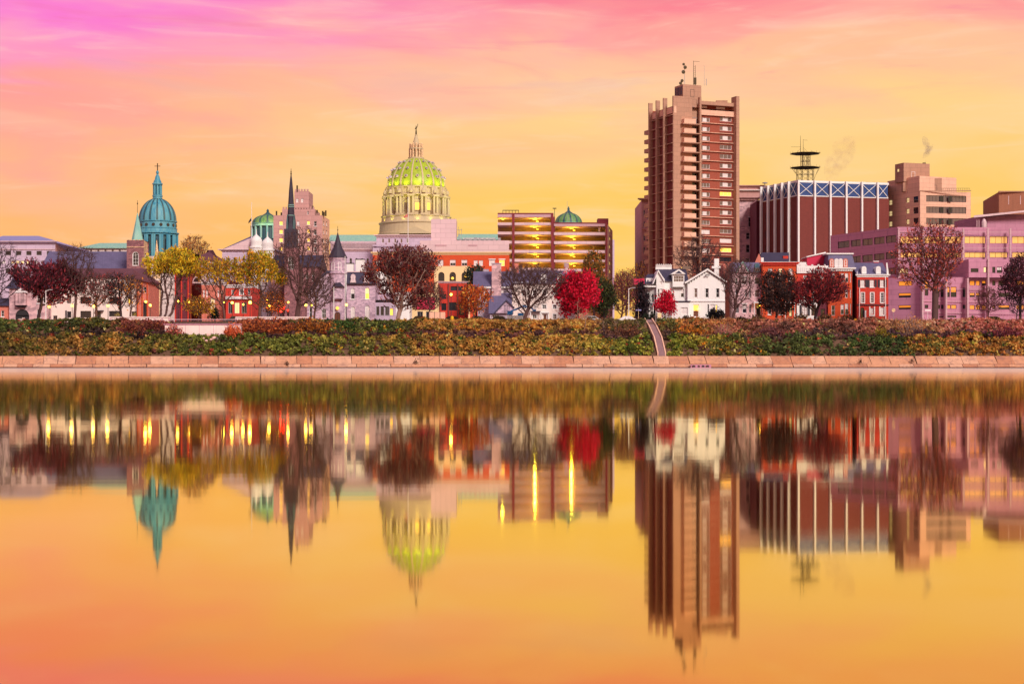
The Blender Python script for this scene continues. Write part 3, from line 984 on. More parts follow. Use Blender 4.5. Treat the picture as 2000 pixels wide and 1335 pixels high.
def tree(name, label, px, Y, crown, shape='round', trunk_top=None, n=420, leaves=0, cols=None, wts=None, lsize=0.34,
         seed=0, bark='bark', tr=0.28, twigs=3, twl=0.8, base=GZ, depth=None, step=None, low=0.0, group=None, lean=0.0, hollow=0.55,
         leaf_zone=None, jit=0.24, cat='tree', stems=1, tip=0.032, lace=None):
    """crown = (px_left, px_right, py_top, py_bottom) in the photo; trunk_top = row where the trunk forks"""
    r = np.random.default_rng(seed)
    n = int(n * (1.3 if leaves > 1500 else 1.7))
    leaves = int(leaves * (0.85 if lace is None else lace))
    x0, x1, zt, zb = X(crown[0], Y), X(crown[1], Y), Z(crown[2], Y), Z(crown[3], Y)
    cx, cz, rx, rz = (x0 + x1) / 2, (zt + zb) / 2, (x1 - x0) / 2, (zt - zb) / 2
    ry = depth or min(rx, 5.0)
    bx = X(px, Y)
    fork = Z(trunk_top, Y) if trunk_top else zb + 0.2 * rz
    fork = max(fork, base + 0.8)
    step = step or max(0.34, rz * 0.085)
    # attraction points fill the crown's volume, denser to the outside, in clumps
    pts = []
    while len(pts) < n:
        q = r.uniform(-1, 1, (n * 4, 3))
        rad = np.linalg.norm(q, axis=1)
        if shape == 'vase':
            lim = 0.30 + 0.70 * np.clip((q[:, 2] + 1) / 1.25, 0, 1) ** 0.75
            hr = np.hypot(q[:, 0], q[:, 1])
            ok = (hr < lim) & (q[:, 2] < 1 - 0.42 * (hr ** 2)) & (q[:, 2] > -1)
        elif shape == 'oval':
            ok = rad < 1
            ok &= np.hypot(q[:, 0], q[:, 1]) < 0.55 + 0.45 * (1 - np.clip(q[:, 2], -1, 1)) * 0.7
        elif shape == 'cone':
            ok = np.hypot(q[:, 0], q[:, 1]) < (1 - q[:, 2]) * 0.5 + 0.06
        elif shape == 'flat':
            ok = (rad < 1) & (r.uniform(0, 1, len(q)) < 0.45 + 0.55 * (np.sin(q[:, 2] * 9 + q[:, 0] * 2) > -0.2))
        else:
            ok = rad < 1
        ok &= r.uniform(0, 1, len(q)) < hollow + (1 - hollow) * rad
        wob = np.sin(q[:, 0] * 5.3 + seed) * np.sin(q[:, 1] * 4.7 + 2) * np.sin(q[:, 2] * 5.9 + seed * 2)
        ok &= r.uniform(-0.9, 1, len(q)) < 0.55 + wob
        pts += list(q[ok])
    A = np.array(pts[:n])
    lumps = r.normal(size=(8 if leaves > 1500 else 9, 3)); lumps /= np.linalg.norm(lumps, axis=1)[:, None]
    dn = A / (np.linalg.norm(A, axis=1)[:, None] + 1e-9)
    k = (0.66 + 0.52 * np.clip((dn @ lumps.T).max(1) * 2.6 - 1.45, 0, 1) if leaves > 1500 else 0.84 + 0.30 * np.clip((dn @ lumps.T).max(1) * 2.2 - 1.2, 0, 1)) + r.normal(0, 0.03, len(A))
    A = A * k[:, None] * (rx, ry, rz) + (cx, Y, cz)
    A = A[A[:, 2] > base + 0.6]
    nodes, par = [], []
    for sstem in range(stems):
        k = max(3, int((fork - base) / step) + 1)
        ox = (sstem - (stems - 1) / 2) * 0.5
        for i in range(k + 1):
            t = i / k
            nodes.append((bx + ox * (1 + t) + (cx - bx) * 0.45 * t * t + 0.06 * math.sin(3 * t + seed), Y + 0.05 * math.sin(4 * t + seed), base + (fork - base) * t))
            par.append(len(nodes) - 2 if i else -1)
    nodes, par = colonize(r, nodes, par, A, step, max(rx, rz) * 1.1, step * 1.25)
    # pipe-model radii
    cnt = np.zeros(len(nodes)); child = np.zeros(len(nodes), int)
    for i in range(len(nodes) - 1, -1, -1):
        if child[i] == 0:
            cnt[i] = 1
        if par[i] >= 0:
            cnt[par[i]] += cnt[i]; child[par[i]] += 1
    root = max(cnt[par < 0].max(), 4)
    p = math.log(root) / math.log(tr / tip)
    R = tip * cnt ** (1 / p)
    e = np.where(par >= 0)[0]
    P0, P1, R1 = nodes[par[e]], nodes[e], R[e]
    R0 = np.minimum(R[par[e]], R1 * 1.25)
    first = nodes[par[e]][:, 2] < base + 0.5
    R0 = np.where(first, R0 * 1.35, R0)
    big = R1 > 0.075
    rt = bpy.data.objects.new(name, None); loc = (bx, Y, base); rt.location = loc; COL.objects.link(rt)
    tag(rt, label, cat, group)
    if big.any():
        V, Q = tubes(P0[big], P1[big], R0[big], R1[big], 6)
        obj('trunk', np_mesh('trunk', V, Q, MT[bark], smooth=True), rt, loc)
    parts = []
    if (~big).any():
        parts.append(tubes(P0[~big], P1[~big], R0[~big], R1[~big], 4))
    tips = np.where((cnt <= 3) & (nodes[:, 2] > fork))[0]
    if len(tips) < 5:
        tips = np.arange(len(nodes))
    if twigs:
        ti = np.repeat(tips, twigs)
        pr = np.where(par[ti] >= 0, par[ti], ti)
        d = nodes[ti] - nodes[pr]; d /= np.linalg.norm(d, axis=1)[:, None] + 1e-9
        d = d * 0.8 + r.normal(0, 0.55, d.shape); d[:, 2] += 0.25
        d /= np.linalg.norm(d, axis=1)[:, None] + 1e-9
        ln = (twl * r.uniform(0.4, 1.2, len(ti)))[:, None]
        mid = nodes[ti] + d * ln * 0.5
        d2 = d + r.normal(0, 0.3, d.shape)
        parts.append(tubes(nodes[ti], mid, np.full(len(ti), 0.026), np.full(len(ti), 0.019), 3))
        parts.append(tubes(mid, mid + d2 * ln * 0.5, np.full(len(ti), 0.019), np.full(len(ti), 0.010), 3))
    if parts:
        V, Q = join(parts)
        obj('branches', np_mesh('branches', V, Q, MT[bark]), rt, loc)
    if leaves:
        T = nodes[tips]
        if leaf_zone is not None:
            f = (T[:, 2] - zb) / (zt - zb)
            T = T[f > leaf_zone] if (f > leaf_zone).sum() > 5 else T
        c = T[r.integers(0, len(T), leaves)]
        P = c + r.normal(0, twl * 0.5, c.shape)
        dv = P - np.array([bx + 0.3 * (cx - bx), Y, fork - 0.3 * rz]); dv /= np.linalg.norm(dv, axis=1)[:, None] + 1e-9
        V, Q = leaf_quads(r, P, lsize * 0.82, stretch=2.4 if shape in ('vase', 'flat') else 1.8, along=dv)
        # each clump leans to its own pigment
        C = pal(r, leaves, cols, wts, jit)
        cl = hash_noise(P[:, 0] * 1.3 + 31 + seed, P[:, 2] * 1.3 + P[:, 1], 1.1, seed + 3)
        C = np.clip(C * (0.55 + 0.95 * cl)[:, None], 0.004, 0.85)
        o = obj('crown', np_mesh('crown', V, Q, LEAF, np.repeat(C, 4, 0)), rt, loc)
        o['kind'] = 'stuff'
    return rt


# ground cover: leaves on the two tiers of the bank, pigment by zone
TIER_LOW = [(-100, (96, 86, 26), (60, 64, 20)), (120, (132, 92, 30), (70, 70, 24)), (250, (150, 104, 30), (84, 80, 26)), (330, (112, 106, 26), (66, 72, 24)),
            (450, (84, 92, 28), (50, 62, 22)), (620, (108, 106, 26), (66, 78, 26)), (740, (126, 108, 28), (84, 86, 30)), (860, (176, 116, 30), (112, 92, 28)),
            (1010, (190, 122, 32), (120, 96, 30)), (1120, (164, 124, 30), (96, 92, 26)), (1220, (128, 124, 26), (66, 80, 22)), (1330, (124, 126, 24), (64, 82, 22)), (1400, (150, 122, 28), (74, 84, 24)),
            (1470, (84, 96, 36), (58, 66, 30)), (1600, (76, 88, 36), (54, 62, 32)), (1760, (60, 82, 34), (42, 58, 28)), (1800, (150, 110, 26), (80, 80, 26)),
            (1860, (198, 112, 28), (110, 88, 24)), (1950, (190, 118, 28), (104, 84, 26)), (2100, (200, 110, 26), (110, 80, 26))]
TIER_UP = [(-100, (78, 86, 30), (42, 52, 22)), (100, (70, 80, 28), (40, 50, 24)), (200, (96, 88, 30), (50, 54, 24)), (245, (122, 66, 44), (72, 40, 40)),
           (330, (150, 70, 60), (86, 44, 46)), (450, (170, 84, 48), (90, 46, 40)), (600, (168, 92, 40), (82, 44, 36)), (650, (96, 92, 34), (44, 62, 30)),
           (760, (92, 100, 30), (56, 64, 28)), (850, (190, 116, 30), (104, 90, 28)), (1000, (188, 118, 32), (112, 88, 32)), (1100, (176, 120, 34), (104, 84, 34)),
           (1180, (134, 96, 50), (84, 66, 40)), (1240, (96, 84, 44), (62, 60, 32)), (1310, (90, 92, 36), (48, 64, 30)), (1360, (196, 112, 36), (110, 76, 32)),
           (1430, (150, 92, 62), (92, 62, 46)), (1520, (158, 92, 70), (96, 58, 50)), (1700, (150, 88, 70), (84, 58, 48)), (1770, (182, 126, 70), (110, 74, 54)),
           (1850, (178, 104, 84), (112, 66, 58)), (1950, (172, 90, 70), (108, 56, 56)), (2100, (170, 90, 70), (100, 56, 56))]
TIER_MID = [(-100, (60, 54, 26), (36, 34, 22)), (300, (74, 44, 40), (44, 28, 30)), (700, (76, 48, 40), (46, 30, 34)), (1000, (104, 58, 46), (66, 40, 44)),
            (1200, (96, 60, 48), (60, 42, 44)), (1400, (92, 70, 44), (56, 46, 38)), (1700, (96, 60, 58), (54, 40, 46)), (2100, (100, 52, 60), (58, 34, 46))]


def zone(tab, px):
    k = np.array([t[0] for t in tab], float)
    a = np.array([lm(*t[1], 2.2) for t in tab]); b = np.array([lm(*t[2], 1.7) for t in tab])
    a = a * 0.86 + a.mean(1)[:, None] * 0.14; b = b * 0.86 + b.mean(1)[:, None] * 0.14
    f = lambda m: np.stack([np.interp(px, k, m[:, i]) for i in range(3)], 1)
    return f(a), f(b)


def hash_noise(x, y, s, seed):
    """smooth value noise on a lattice"""
    rr = np.random.default_rng(seed); G = rr.uniform(0, 1, (256, 256))
    xs, ys = x / s, y / s
    i, j = np.floor(xs).astype(int), np.floor(ys).astype(int)
    fx, fy = xs - i, ys - j
    fx = fx * fx * (3 - 2 * fx); fy = fy * fy * (3 - 2 * fy)
    g = lambda a, b: G[a % 256, b % 256]
    return (g(i, j) * (1 - fx) + g(i + 1, j) * fx) * (1 - fy) + (g(i, j + 1) * (1 - fx) + g(i + 1, j + 1) * fx) * fy


STEP_X = lambda y: X(1292.5 - (y - 284.0) / 15.5 * 25.0, y)        # centre line of the bank steps


def ground_cover():
    r = np.random.default_rng(5)
    n, per = 17000, 13
    x = r.uniform(-105, 105, n); y = r.uniform(283.7, 300.6, n)
    px = 1000 + x * F / y
    rad = r.uniform(0.22, 0.62, n) * (0.7 + 0.7 * hash_noise(x, y, 3.1, 6))
    top = np.clip((299.8 - y) / 4.0, 0.25, 1)
    rad = rad * np.where(y > 296, top, 1) * np.clip((y - 283.2) / 1.0, 0.5, 1)
    h = (0.9 * np.clip(hash_noise(x, y, 2.6, 1) - 0.2, 0, 1) + 0.35 * hash_noise(x, y, 1.0, 2)) * top * np.clip((y - 283.6) / 1.2, 0.15, 1)
    z = bank_z(y) + h
    yb = y + 3.0 * (hash_noise(x, y, 3.4, 21) - 0.5) + 1.2 * (hash_noise(x, y, 0.9, 22) - 0.5)
    low = yb < 289.3; mid = (yb >= 289.3) & (yb < 292.0)
    pj = px + 110 * (hash_noise(x, y, 2.4, 17) - 0.5) + r.normal(0, 26, n)
    ca, cb = zone(TIER_LOW, pj); ua, ub = zone(TIER_UP, pj); ma, mb_ = zone(TIER_MID, pj)
    a = np.where(low[:, None], ca, np.where(mid[:, None], ma, ua)); b = np.where(low[:, None], cb, np.where(mid[:, None], mb_, ub))
    t = np.clip(hash_noise(x + 50, y, 3.2, 7) * 0.9 - 0.1 + r.normal(0.12, 0.3, n), 0, 1)[:, None]
    C = (b * (1 - t) + a * t) * r.uniform(0.55, 1.5, n)[:, None]
    odd = r.uniform(0, 1, n) < 0.09                      # other species seeded in
    C[odd] = np.array([lm(*q, 1.3) for q in ((206, 132, 40), (160, 70, 50), (66, 92, 34), (214, 168, 104), (104, 60, 52), (120, 118, 40))])[r.integers(0, 6, odd.sum())] * r.uniform(0.6, 1.3, odd.sum())[:, None]
    keep = np.abs(x - STEP_X(y)) > 1.05 + 0.3 * hash_noise(x, y, 0.6, 4)
    terr = (px > 338) & (px < 462) & (y > 289.1 + 1.2 * hash_noise(x, y, 1.2, 9))   # the white terrace wall stands clear
    terr |= (px > 220) & (px < 345) & (y > 298.4)
    keep &= ~terr
    keep &= (y < 299.4) | (px < 1140)
    keep &= ~((hash_noise(x, y, 1.9, 12) > 0.80) & (r.uniform(0, 1, n) < 0.8))     # worn patches of soil
    x, y, z, rad, C = x[keep], y[keep], z[keep], rad[keep], C[keep]
    d = r.normal(size=(len(x), per, 3)); d /= np.linalg.norm(d, axis=2)[:, :, None]; d[:, :, 2] = np.abs(d[:, :, 2]) * 1.15
    P = (np.stack([x, y, z - 0.05], 1)[:, None, :] + d * (rad[:, None] * r.uniform(0.55, 1.08, (len(x), per)))[:, :, None]).reshape(-1, 3)
    Cl = np.clip(np.repeat(C, per, 0) * r.uniform(0.7, 1.3, len(P))[:, None], 0.004, 0.7)
    sz = np.repeat(0.16 + rad * 0.36, per)
    V, Q = leaf_quads(r, P, sz, stretch=1.4)
    o = obj('ground_cover', np_mesh('ground_cover', V, Q, LEAF, np.repeat(Cl, 4, 0)))
    tag(o, 'mixed ivy and low brush in green, gold and rust over the river bank', 'ground cover', kind='stuff')
    # dry stalks and grass among it
    m = 9000
    x = r.uniform(-105, 105, m); y = r.uniform(289.5, 299.5, m); px = 1000 + x * F / y
    w = np.interp(px, [0, 640, 820, 1120, 1180, 1300, 1400, 1900, 2000], [0.15, 0.2, 0.1, 0.3, 0.9, 0.5, 1, 1, 0.8])
    ok = (r.uniform(0, 1, m) < w) & (hash_noise(x, y, 2.2, 41) > 0.42) & (np.abs(x - STEP_X(y)) > 1.2) & ~((px > 225) & (px < 470))
    x, y = x[ok], y[ok]; k = len(x)
    ln = r.uniform(0.5, 1.25, k) * np.clip((300.5 - y) / 3.0, 0.35, 1)
    B = np.stack([x, y, bank_z(y) + 0.1], 1)
    T = B + np.stack([r.normal(0, 0.22, k), r.normal(0, 0.2, k), np.ones(k)], 1) * ln[:, None]
    V, Q = tubes(B, T, np.full(k, 0.028), np.full(k, 0.012), 3)
    C = np.array([lm(*q) for q in ((214, 160, 110), (176, 112, 90), (226, 180, 120), (150, 92, 80), (190, 140, 70))])[r.integers(0, 5, k)] * r.uniform(0.6, 1.15, k)[:, None]
    o = obj('dry_grass_stalks', np_mesh('dry_grass_stalks', V, Q, LEAF, np.repeat(C, 6, 0)))
    tag(o, 'dry tan grass stalks standing in the brush of the bank', 'grass', kind='stuff')


def shrub(label, px, py, w, h, cols, seed, n=900, stems=60, lsize=0.26, name='shrub', bark='bark_red', Y=None, wts=None, cat='shrub', depth=1.4, jit=0.3):
    """bushy mound on the bank; (px, py) is the photo position of its foot, w x h its size in photo pixels"""
    r = np.random.default_rng(seed)
    if Y is None:
        ys = np.linspace(284, 302, 400); rows = HOR - (bank_z(ys) - CH) * F / ys
        Y = float(ys[np.abs(rows - py).argmin()]); zb = float(bank_z(Y))
    else:
        zb = Z(py, Y)
    s = Y / F; bx = X(px, Y); W, H = w * s / 2, h * s
    rt = bpy.data.objects.new(name, None); loc = (bx, Y, zb); rt.location = loc; COL.objects.link(rt)
    tag(rt, label, cat)
    a = r.uniform(0, 2 * np.pi, stems); u = np.sqrt(r.uniform(0, 1, stems))
    top = np.stack([bx + W * u * np.cos(a), Y + depth * u * np.sin(a), zb + H * (1 - 0.55 * u ** 2) * r.uniform(0.65, 1.05, stems)], 1)
    bot = np.stack([bx + 0.45 * W * u * np.cos(a), Y + 0.45 * depth * u * np.sin(a), np.full(stems, zb - 0.1)], 1)
    midp = (top + bot) / 2 + r.normal(0, 0.12, top.shape)
    prt = [tubes(bot, midp, np.full(stems, 0.03), np.full(stems, 0.022), 4), tubes(midp, top, np.full(stems, 0.022), np.full(stems, 0.008), 3)]
    V, Q = join(prt)
    obj('stems', np_mesh('stems', V, Q, MT[bark]), rt, loc)
    if n:
        k = r.integers(0, stems, n); t = r.uniform(0.25, 1.05, n)[:, None]
        P = bot[k] * (1 - t) + top[k] * t + r.normal(0, 0.22, (n, 3))
        V, Q = leaf_quads(r, P, lsize)
        C = pal(r, n, cols, wts, jit)
        o = obj('crown', np_mesh('crown', V, Q, LEAF, np.repeat(C, 4, 0)), rt, loc)
        o['kind'] = 'stuff'
    return rt


def all_vegetation():
    ground_cover()
    RU = [(178, 92, 48), (120, 58, 40), (84, 42, 38), (206, 120, 60)]
    PK = [(206, 122, 100), (164, 84, 72), (120, 60, 60)]
    shrub('rust brown shrub mound left of the white terrace wall', 285, 655, 110, 34, [(122, 62, 50), (92, 44, 44), (150, 86, 50), (70, 36, 40)], 1, 1700, 90)
    shrub('pink twiggy brush at the left end of the white terrace wall', 340, 662, 44, 30, PK, 2, 700, 60, Y=289.4)
    shrub('orange shrub at the right end of the white terrace wall', 456, 663, 44, 34, [(206, 110, 66), (180, 90, 60)], 3, 900, 50, Y=289.4)
    shrub('big rust orange shrub hedge in front of the right parapet', 520, 656, 120, 38, RU, 4, 2300, 100)
    shrub('rust and gold shrub mass below the large bare tree', 612, 658, 110, 38, [(170, 100, 40), (110, 66, 36), (70, 44, 32), (196, 126, 46)], 5, 2100, 90)
    shrub('pale straw grass clump leaning over the right bank', 1778, 655, 60, 42, [(206, 150, 86), (170, 112, 70), (190, 130, 60)], 6, 260, 200, bark='bark_pale', name='dry_grass', cat='grass')
    shrub('dark purple brush beside the straw grass clump', 1800, 662, 40, 20, [(78, 52, 66), (56, 38, 50)], 7, 500, 60)
    shrub('pinkish dry brush on the slope right of the steps', 1415, 662, 44, 36, [(176, 110, 96), (140, 80, 76)], 8, 260, 130, bark='bark_pale')
    shrub('golden shrub on the slope just right of the steps', 1345, 655, 70, 18, [(206, 134, 40), (170, 100, 40), (120, 84, 34)], 9, 900, 50)
    shrub('yellow green bush on the bank below the red rowhouse', 1722, 662, 34, 26, [(150, 130, 40), (110, 104, 36)], 10, 500, 40)
    shrub('dark maroon brush far right on the bank', 1960, 662, 90, 26, [(110, 50, 66), (84, 40, 54), (140, 66, 60)], 11, 1000, 80)
    shrub('dark brown brush low on the middle bank', 1100, 662, 60, 22, [(92, 56, 48), (120, 70, 48), (66, 44, 42)], 12, 600, 70)
    shrub('tangled brown brush just left of the bank steps', 1225, 660, 60, 30, [(104, 72, 54), (76, 52, 46), (140, 90, 56)], 13, 600, 90)
    shrub('purplish brush in the middle of the right bank', 1500, 660, 70, 24, [(120, 72, 70), (90, 56, 60)], 14, 800, 80)
    shrub('green leafy bush at the top of the bank by the stone house', 672, 645, 60, 18, [(60, 92, 40), (44, 68, 34), (90, 104, 44)], 15, 1000, 50)
    shrub('dark clipped bush beside the bare tree at the white house', 1397, 626, 40, 26, [(36, 34, 40), (28, 26, 30), (50, 46, 44)], 16, 1500, 60, Y=322, bark='bark_dark', depth=1.5)
    for i, (px, w, h) in enumerate(((1290, 44, 12), (1340, 26, 10), (1270, 26, 22), (1448, 30, 10))):
        shrub(['low reddish bed in front of the white house porch', 'small brown bed by the white house steps', 'dark green bush at the left corner of the white house', 'low maroon bed at the foot of the stone rowhouse'][i],
              px, 628, w, h, [(74, 66, 44), (100, 60, 54), (50, 56, 38)] if i != 2 else [(44, 54, 40), (34, 42, 34)], 20 + i, 500, 30, Y=323.0, depth=0.6)
    for i, (px, w) in enumerate(((1565, 30), (1610, 30), (1480, 30), (1655, 20))):
        shrub(['mottled bush in front of the brick rowhouse with the dark tree', 'low bush under the red leaved tree', 'shadowy shrub beside the lit doorway of the stone rowhouse', 'dark shrub at the corner of the mansard house'][i],
              px, 628, w, 16, [(96, 84, 50), (130, 80, 60), (60, 56, 44)], 30 + i, 500, 30, Y=322.5, depth=0.6)
    for i, (px, py) in enumerate(((1782, 705), (1681, 706), (812, 707), (560, 711))):
        shrub(['dark weed tuft growing from the wall joint at far right', 'weed tuft on the wall below the red federal house', 'small weed on the river wall below the capitol', 'small weed at the wall foot left of centre'][i],
              px, py, 9, 5, [(80, 76, 40), (60, 54, 40)], 70 + i, 60, 14, lsize=0.12, Y=281.9, name='weed_tuft', cat='weed', depth=0.2)
    # thin bare saplings standing on the bank
    for i, (px, py, h) in enumerate(((1128, 655, 72), (1143, 640, 30), (1178, 655, 32), (1203, 655, 30), (1246, 650, 26))):
        tree('sapling', 'thin pale leafless sapling on the bank, number %s from the left' % ('first second third fourth fifth'.split()[i]), px, 294.0 if h < 60 else 296.0,
             (px - 7, px + 7, py - h, py - h * 0.45), n=26, seed=60 + i, tr=0.05, tip=0.012, bark='bark_pale', twigs=2, twl=0.5, base=float(bank_z(294.0)), group='bare saplings on the bank')
    # --- trees, left to right
    PUR = [(118, 44, 56), (84, 32, 46), (150, 54, 60), (60, 28, 40)]
    tree('bare_tree', 'leafless tree reaching in from the left edge', -22, 306, (-80, 42, 462, 600), trunk_top=590, n=520, seed=3, tr=0.34, twigs=4, bark='bark_dark')
    tree('maroon_tree', 'dense maroon tree before the pink arched entry at far left', 75, 308, (20, 150, 506, 590), 'flat', 600, n=620, leaves=5600, cols=PUR, wts=[3, 3, 1.4, 2], seed=4, tr=0.3, bark='bark_dark', twl=0.9, lsize=0.36)
    tree('bare_tree', 'tall slim leafless tree right of the maroon tree', 146, 307, (112, 186, 478, 575), 'vase', 585, n=420, seed=5, tr=0.26, twigs=4)
    tree('bare_tree', 'leafless tree with a few russet leaves before the white building', 187, 309, (152, 226, 528, 602), 'round', 598, n=420, leaves=900, cols=[(150, 66, 66), (110, 48, 54)], seed=6, tr=0.24, twigs=4, lsize=0.26)
    tree('bare_tree', 'dark leafless tree at the right windows of the white building', 236, 308, (206, 262, 534, 604), 'vase', 600, n=360, leaves=300, cols=[(140, 66, 60)], seed=7, tr=0.24, twigs=4, bark='bark_dark', lsize=0.26)
    tree('bare_tree', 'small leafless tree with a few gold leaves by the church', 254, 306, (236, 282, 540, 608), 'vase', 606, n=260, leaves=260, cols=[(206, 130, 50)], seed=8, tr=0.17, twigs=4, lsize=0.26)
    tree('yellow_tree', 'many stemmed tree with a gold and green cap beside the church tower', 320, 307, (284, 378, 488, 596), 'vase', 612, n=620, leaves=3400, cols=[(222, 160, 30), (178, 150, 30), (120, 128, 30), (206, 176, 50)], seed=9, tr=0.25, twigs=3, bark='bark', leaf_zone=0.6, lsize=0.33, stems=3, lace=1.25)
    tree('yellow_tree', 'loose yellow green tree before the small brick hall', 440, 309, (376, 486, 494, 598), 'vase', 602, n=460, leaves=2300, cols=[(190, 160, 40), (140, 132, 36), (206, 140, 44)], seed=10, tr=0.22, twigs=3, leaf_zone=0.5, lsize=0.34)
    tree('yellow_tree', 'tall yellow green tree before the church with white cupolas', 506, 308, (456, 562, 468, 598), 'oval', 590, n=560, leaves=4200, cols=[(196, 160, 36), (150, 140, 34), (222, 140, 40), (110, 118, 34)], seed=12, tr=0.26, twigs=3, leaf_zone=0.36, lsize=0.34)
    tree('bare_tree', 'largest leafless vase shaped tree before the dark steeple', 579, 306, (532, 648, 448, 592), 'vase', 596, n=900, seed=13, tr=0.5, twigs=5, bark='bark', twl=0.9)
    tree('bare_tree', 'small leafless tree at the left of the turreted stone house', 613, 310, (588, 656, 532, 606), 'round', 600, n=380, seed=14, tr=0.2, twigs=4)
    tree('purple_tree', 'broad vase shaped purple brown tree below the capitol dome', 777, 307, (712, 868, 486, 592), 'vase', 604, n=900, leaves=8600, cols=[(112, 52, 50), (80, 38, 42), (140, 66, 52), (60, 32, 38)], wts=[3, 3, 1.2, 2], seed=15, tr=0.46, twigs=3, bark='bark_pale', lsize=0.32, twl=0.9)
    tree('bare_tree', 'small leafless tree beside the purple brown tree', 838, 308, (812, 868, 552, 606), 'round', 606, n=260, leaves=500, cols=[(120, 62, 56)], seed=16, tr=0.14, twigs=4, lsize=0.25)
    tree('orange_tree', 'small orange leaved tree before the red brick shop', 925, 307, (896, 957, 556, 612), 'round', 606, n=300, leaves=2300, cols=[(206, 96, 40), (170, 70, 36), (224, 140, 56)], seed=17, tr=0.15, twigs=3, lsize=0.28)
    tree('bare_tree', 'wide leafless tree before the white house with dormers', 1024, 306, (974, 1102, 518, 604), 'vase', 606, n=760, seed=18, tr=0.4, twigs=5, bark='bark', twl=0.85)
    CR = [(206, 14, 50), (160, 8, 40), (232, 40, 70), (120, 8, 36)]
    tree('crimson_maple', 'large bright crimson maple beside the white house with dormers', 1128, 308, (1089, 1168, 534, 614), 'round', 608, n=560, leaves=7800, cols=CR, wts=[4, 3, 2, 1], seed=19, tr=0.2, twigs=2, bark='bark_dark', lsize=0.36, hollow=0.5, lace=0.85, twl=1.15)
    tree('green_tree', 'olive tree with orange tips rising behind the large crimson maple', 1160, 330, (1132, 1192, 498, 606), 'oval', 612, n=460, leaves=5200, cols=[(104, 92, 40), (74, 72, 36), (178, 106, 50), (130, 100, 44)], seed=20, tr=0.25, twigs=2, lsize=0.36)
    tree('green_tree', 'dark green tree between the crimson maple and the street gap', 1180, 318, (1162, 1200, 546, 616), 'oval', 616, n=300, leaves=3600, cols=[(54, 62, 36), (40, 48, 32), (86, 84, 40)], seed=21, tr=0.2, twigs=2, lsize=0.34, bark='bark_dark')
    tree('bare_tree', 'reddish leafless tree left of the tall lamp pole', 1213, 322, (1190, 1244, 532, 612), 'round', 614, n=420, leaves=700, cols=[(130, 72, 74), (160, 80, 60)], seed=22, tr=0.2, twigs=4, bark='bark_red', lsize=0.25)
    tree('evergreen', 'very dark evergreen left of the white victorian house', 1254, 328, (1238, 1268, 556, 622), 'round', 622, n=260, leaves=3600, cols=[(40, 34, 42), (30, 28, 34), (66, 46, 50)], seed=23, tr=0.16, twigs=1, lsize=0.32, bark='bark_dark')
    tree('street_tree', 'gold tinged treetop low in the street gap', 1222, 420, (1196, 1252, 528, 590), 'round', 600, n=300, leaves=900, cols=[(206, 140, 60), (170, 100, 60)], seed=24, tr=0.25, twigs=4, lsize=0.35)  # gold light on the bare top is put into the leaf colours
    tree('street_tree', 'gold tinged treetop against the foot of the tower', 1248, 440, (1232, 1266, 506, 590), 'round', 600, n=260, leaves=500, cols=[(222, 160, 70)], seed=25, tr=0.25, twigs=4, lsize=0.35)  # low yellow light on this treetop, put into its leaf colours
    tree('crimson_maple', 'small bright crimson maple before the white victorian house', 1300, 312, (1282, 1319, 572, 616), 'oval', 614, n=200, leaves=2600, cols=CR, wts=[4, 3, 2, 1], seed=26, tr=0.09, twigs=1, lsize=0.28, bark='bark', lace=1.0)
    tree('bare_tree', 'leafless tree behind the roof of the white victorian house', 1367, 352, (1318, 1412, 462, 545), 'round', 560, n=520, seed=27, tr=0.3, twigs=4, bark='bark')
    tree('bare_tree', 'leafless tree between the white victorian house and stone rowhouse', 1432, 308, (1402, 1482, 508, 602), 'vase', 604, n=560, seed=28, tr=0.32, twigs=4, bark='bark')
    tree('dark_tree', 'dark olive brown tree before the orange red rowhouse', 1516, 310, (1480, 1557, 530, 612), 'round', 612, n=480, leaves=6200, cols=[(66, 46, 44), (48, 36, 38), (90, 60, 50), (40, 34, 34)], seed=29, tr=0.24, twigs=2, bark='bark_dark', lsize=0.32)
    tree('red_tree', 'wide russet red tree before the mansard rowhouse', 1592, 309, (1548, 1658, 530, 604), 'flat', 600, n=620, leaves=5600, cols=[(134, 44, 50), (100, 34, 44), (160, 60, 58), (74, 34, 40)], seed=30, tr=0.3, twigs=3, bark='bark_dark', lsize=0.3)
    tree('oak_tree', 'great spreading oak with sparse rust leaves before the violet office block', 1826, 307, (1756, 1898, 438, 566), 'flat', 566, n=900, leaves=5200, cols=[(160, 72, 64), (128, 56, 56), (184, 96, 70), (100, 48, 54)], seed=31, tr=0.62, twigs=5, bark='bark', lsize=0.3, twl=0.95, lace=0.62)
    tree('maroon_tree', 'dark maroon tree cut off by the right edge', 1992, 308, (1942, 2044, 504, 588), 'round', 598, n=560, leaves=4600, cols=[(74, 36, 48), (56, 30, 42), (104, 50, 56)], seed=32, tr=0.26, twigs=3, bark='bark_dark', lsize=0.32)
    tree('bare_tree', 'small violet leafless tree right of the great oak', 1930, 309, (1902, 1962, 562, 612), 'round', 610, n=240, seed=33, tr=0.13, twigs=4, bark='bark_red')
    tree('bare_tree', 'small leafless tree under the maroon tree at the right edge', 1986, 307, (1966, 2008, 574, 614), 'round', 612, n=160, seed=34, tr=0.1, twigs=4, bark='bark_dark')
    tree('street_tree', 'golden far tree right of the teal cathedral dome', 376, 470, (348, 408, 462, 520), 'round', 530, n=360, leaves=1100, cols=[(222, 150, 60), (190, 120, 60)], seed=35, tr=0.3, twigs=4, lsize=0.35)
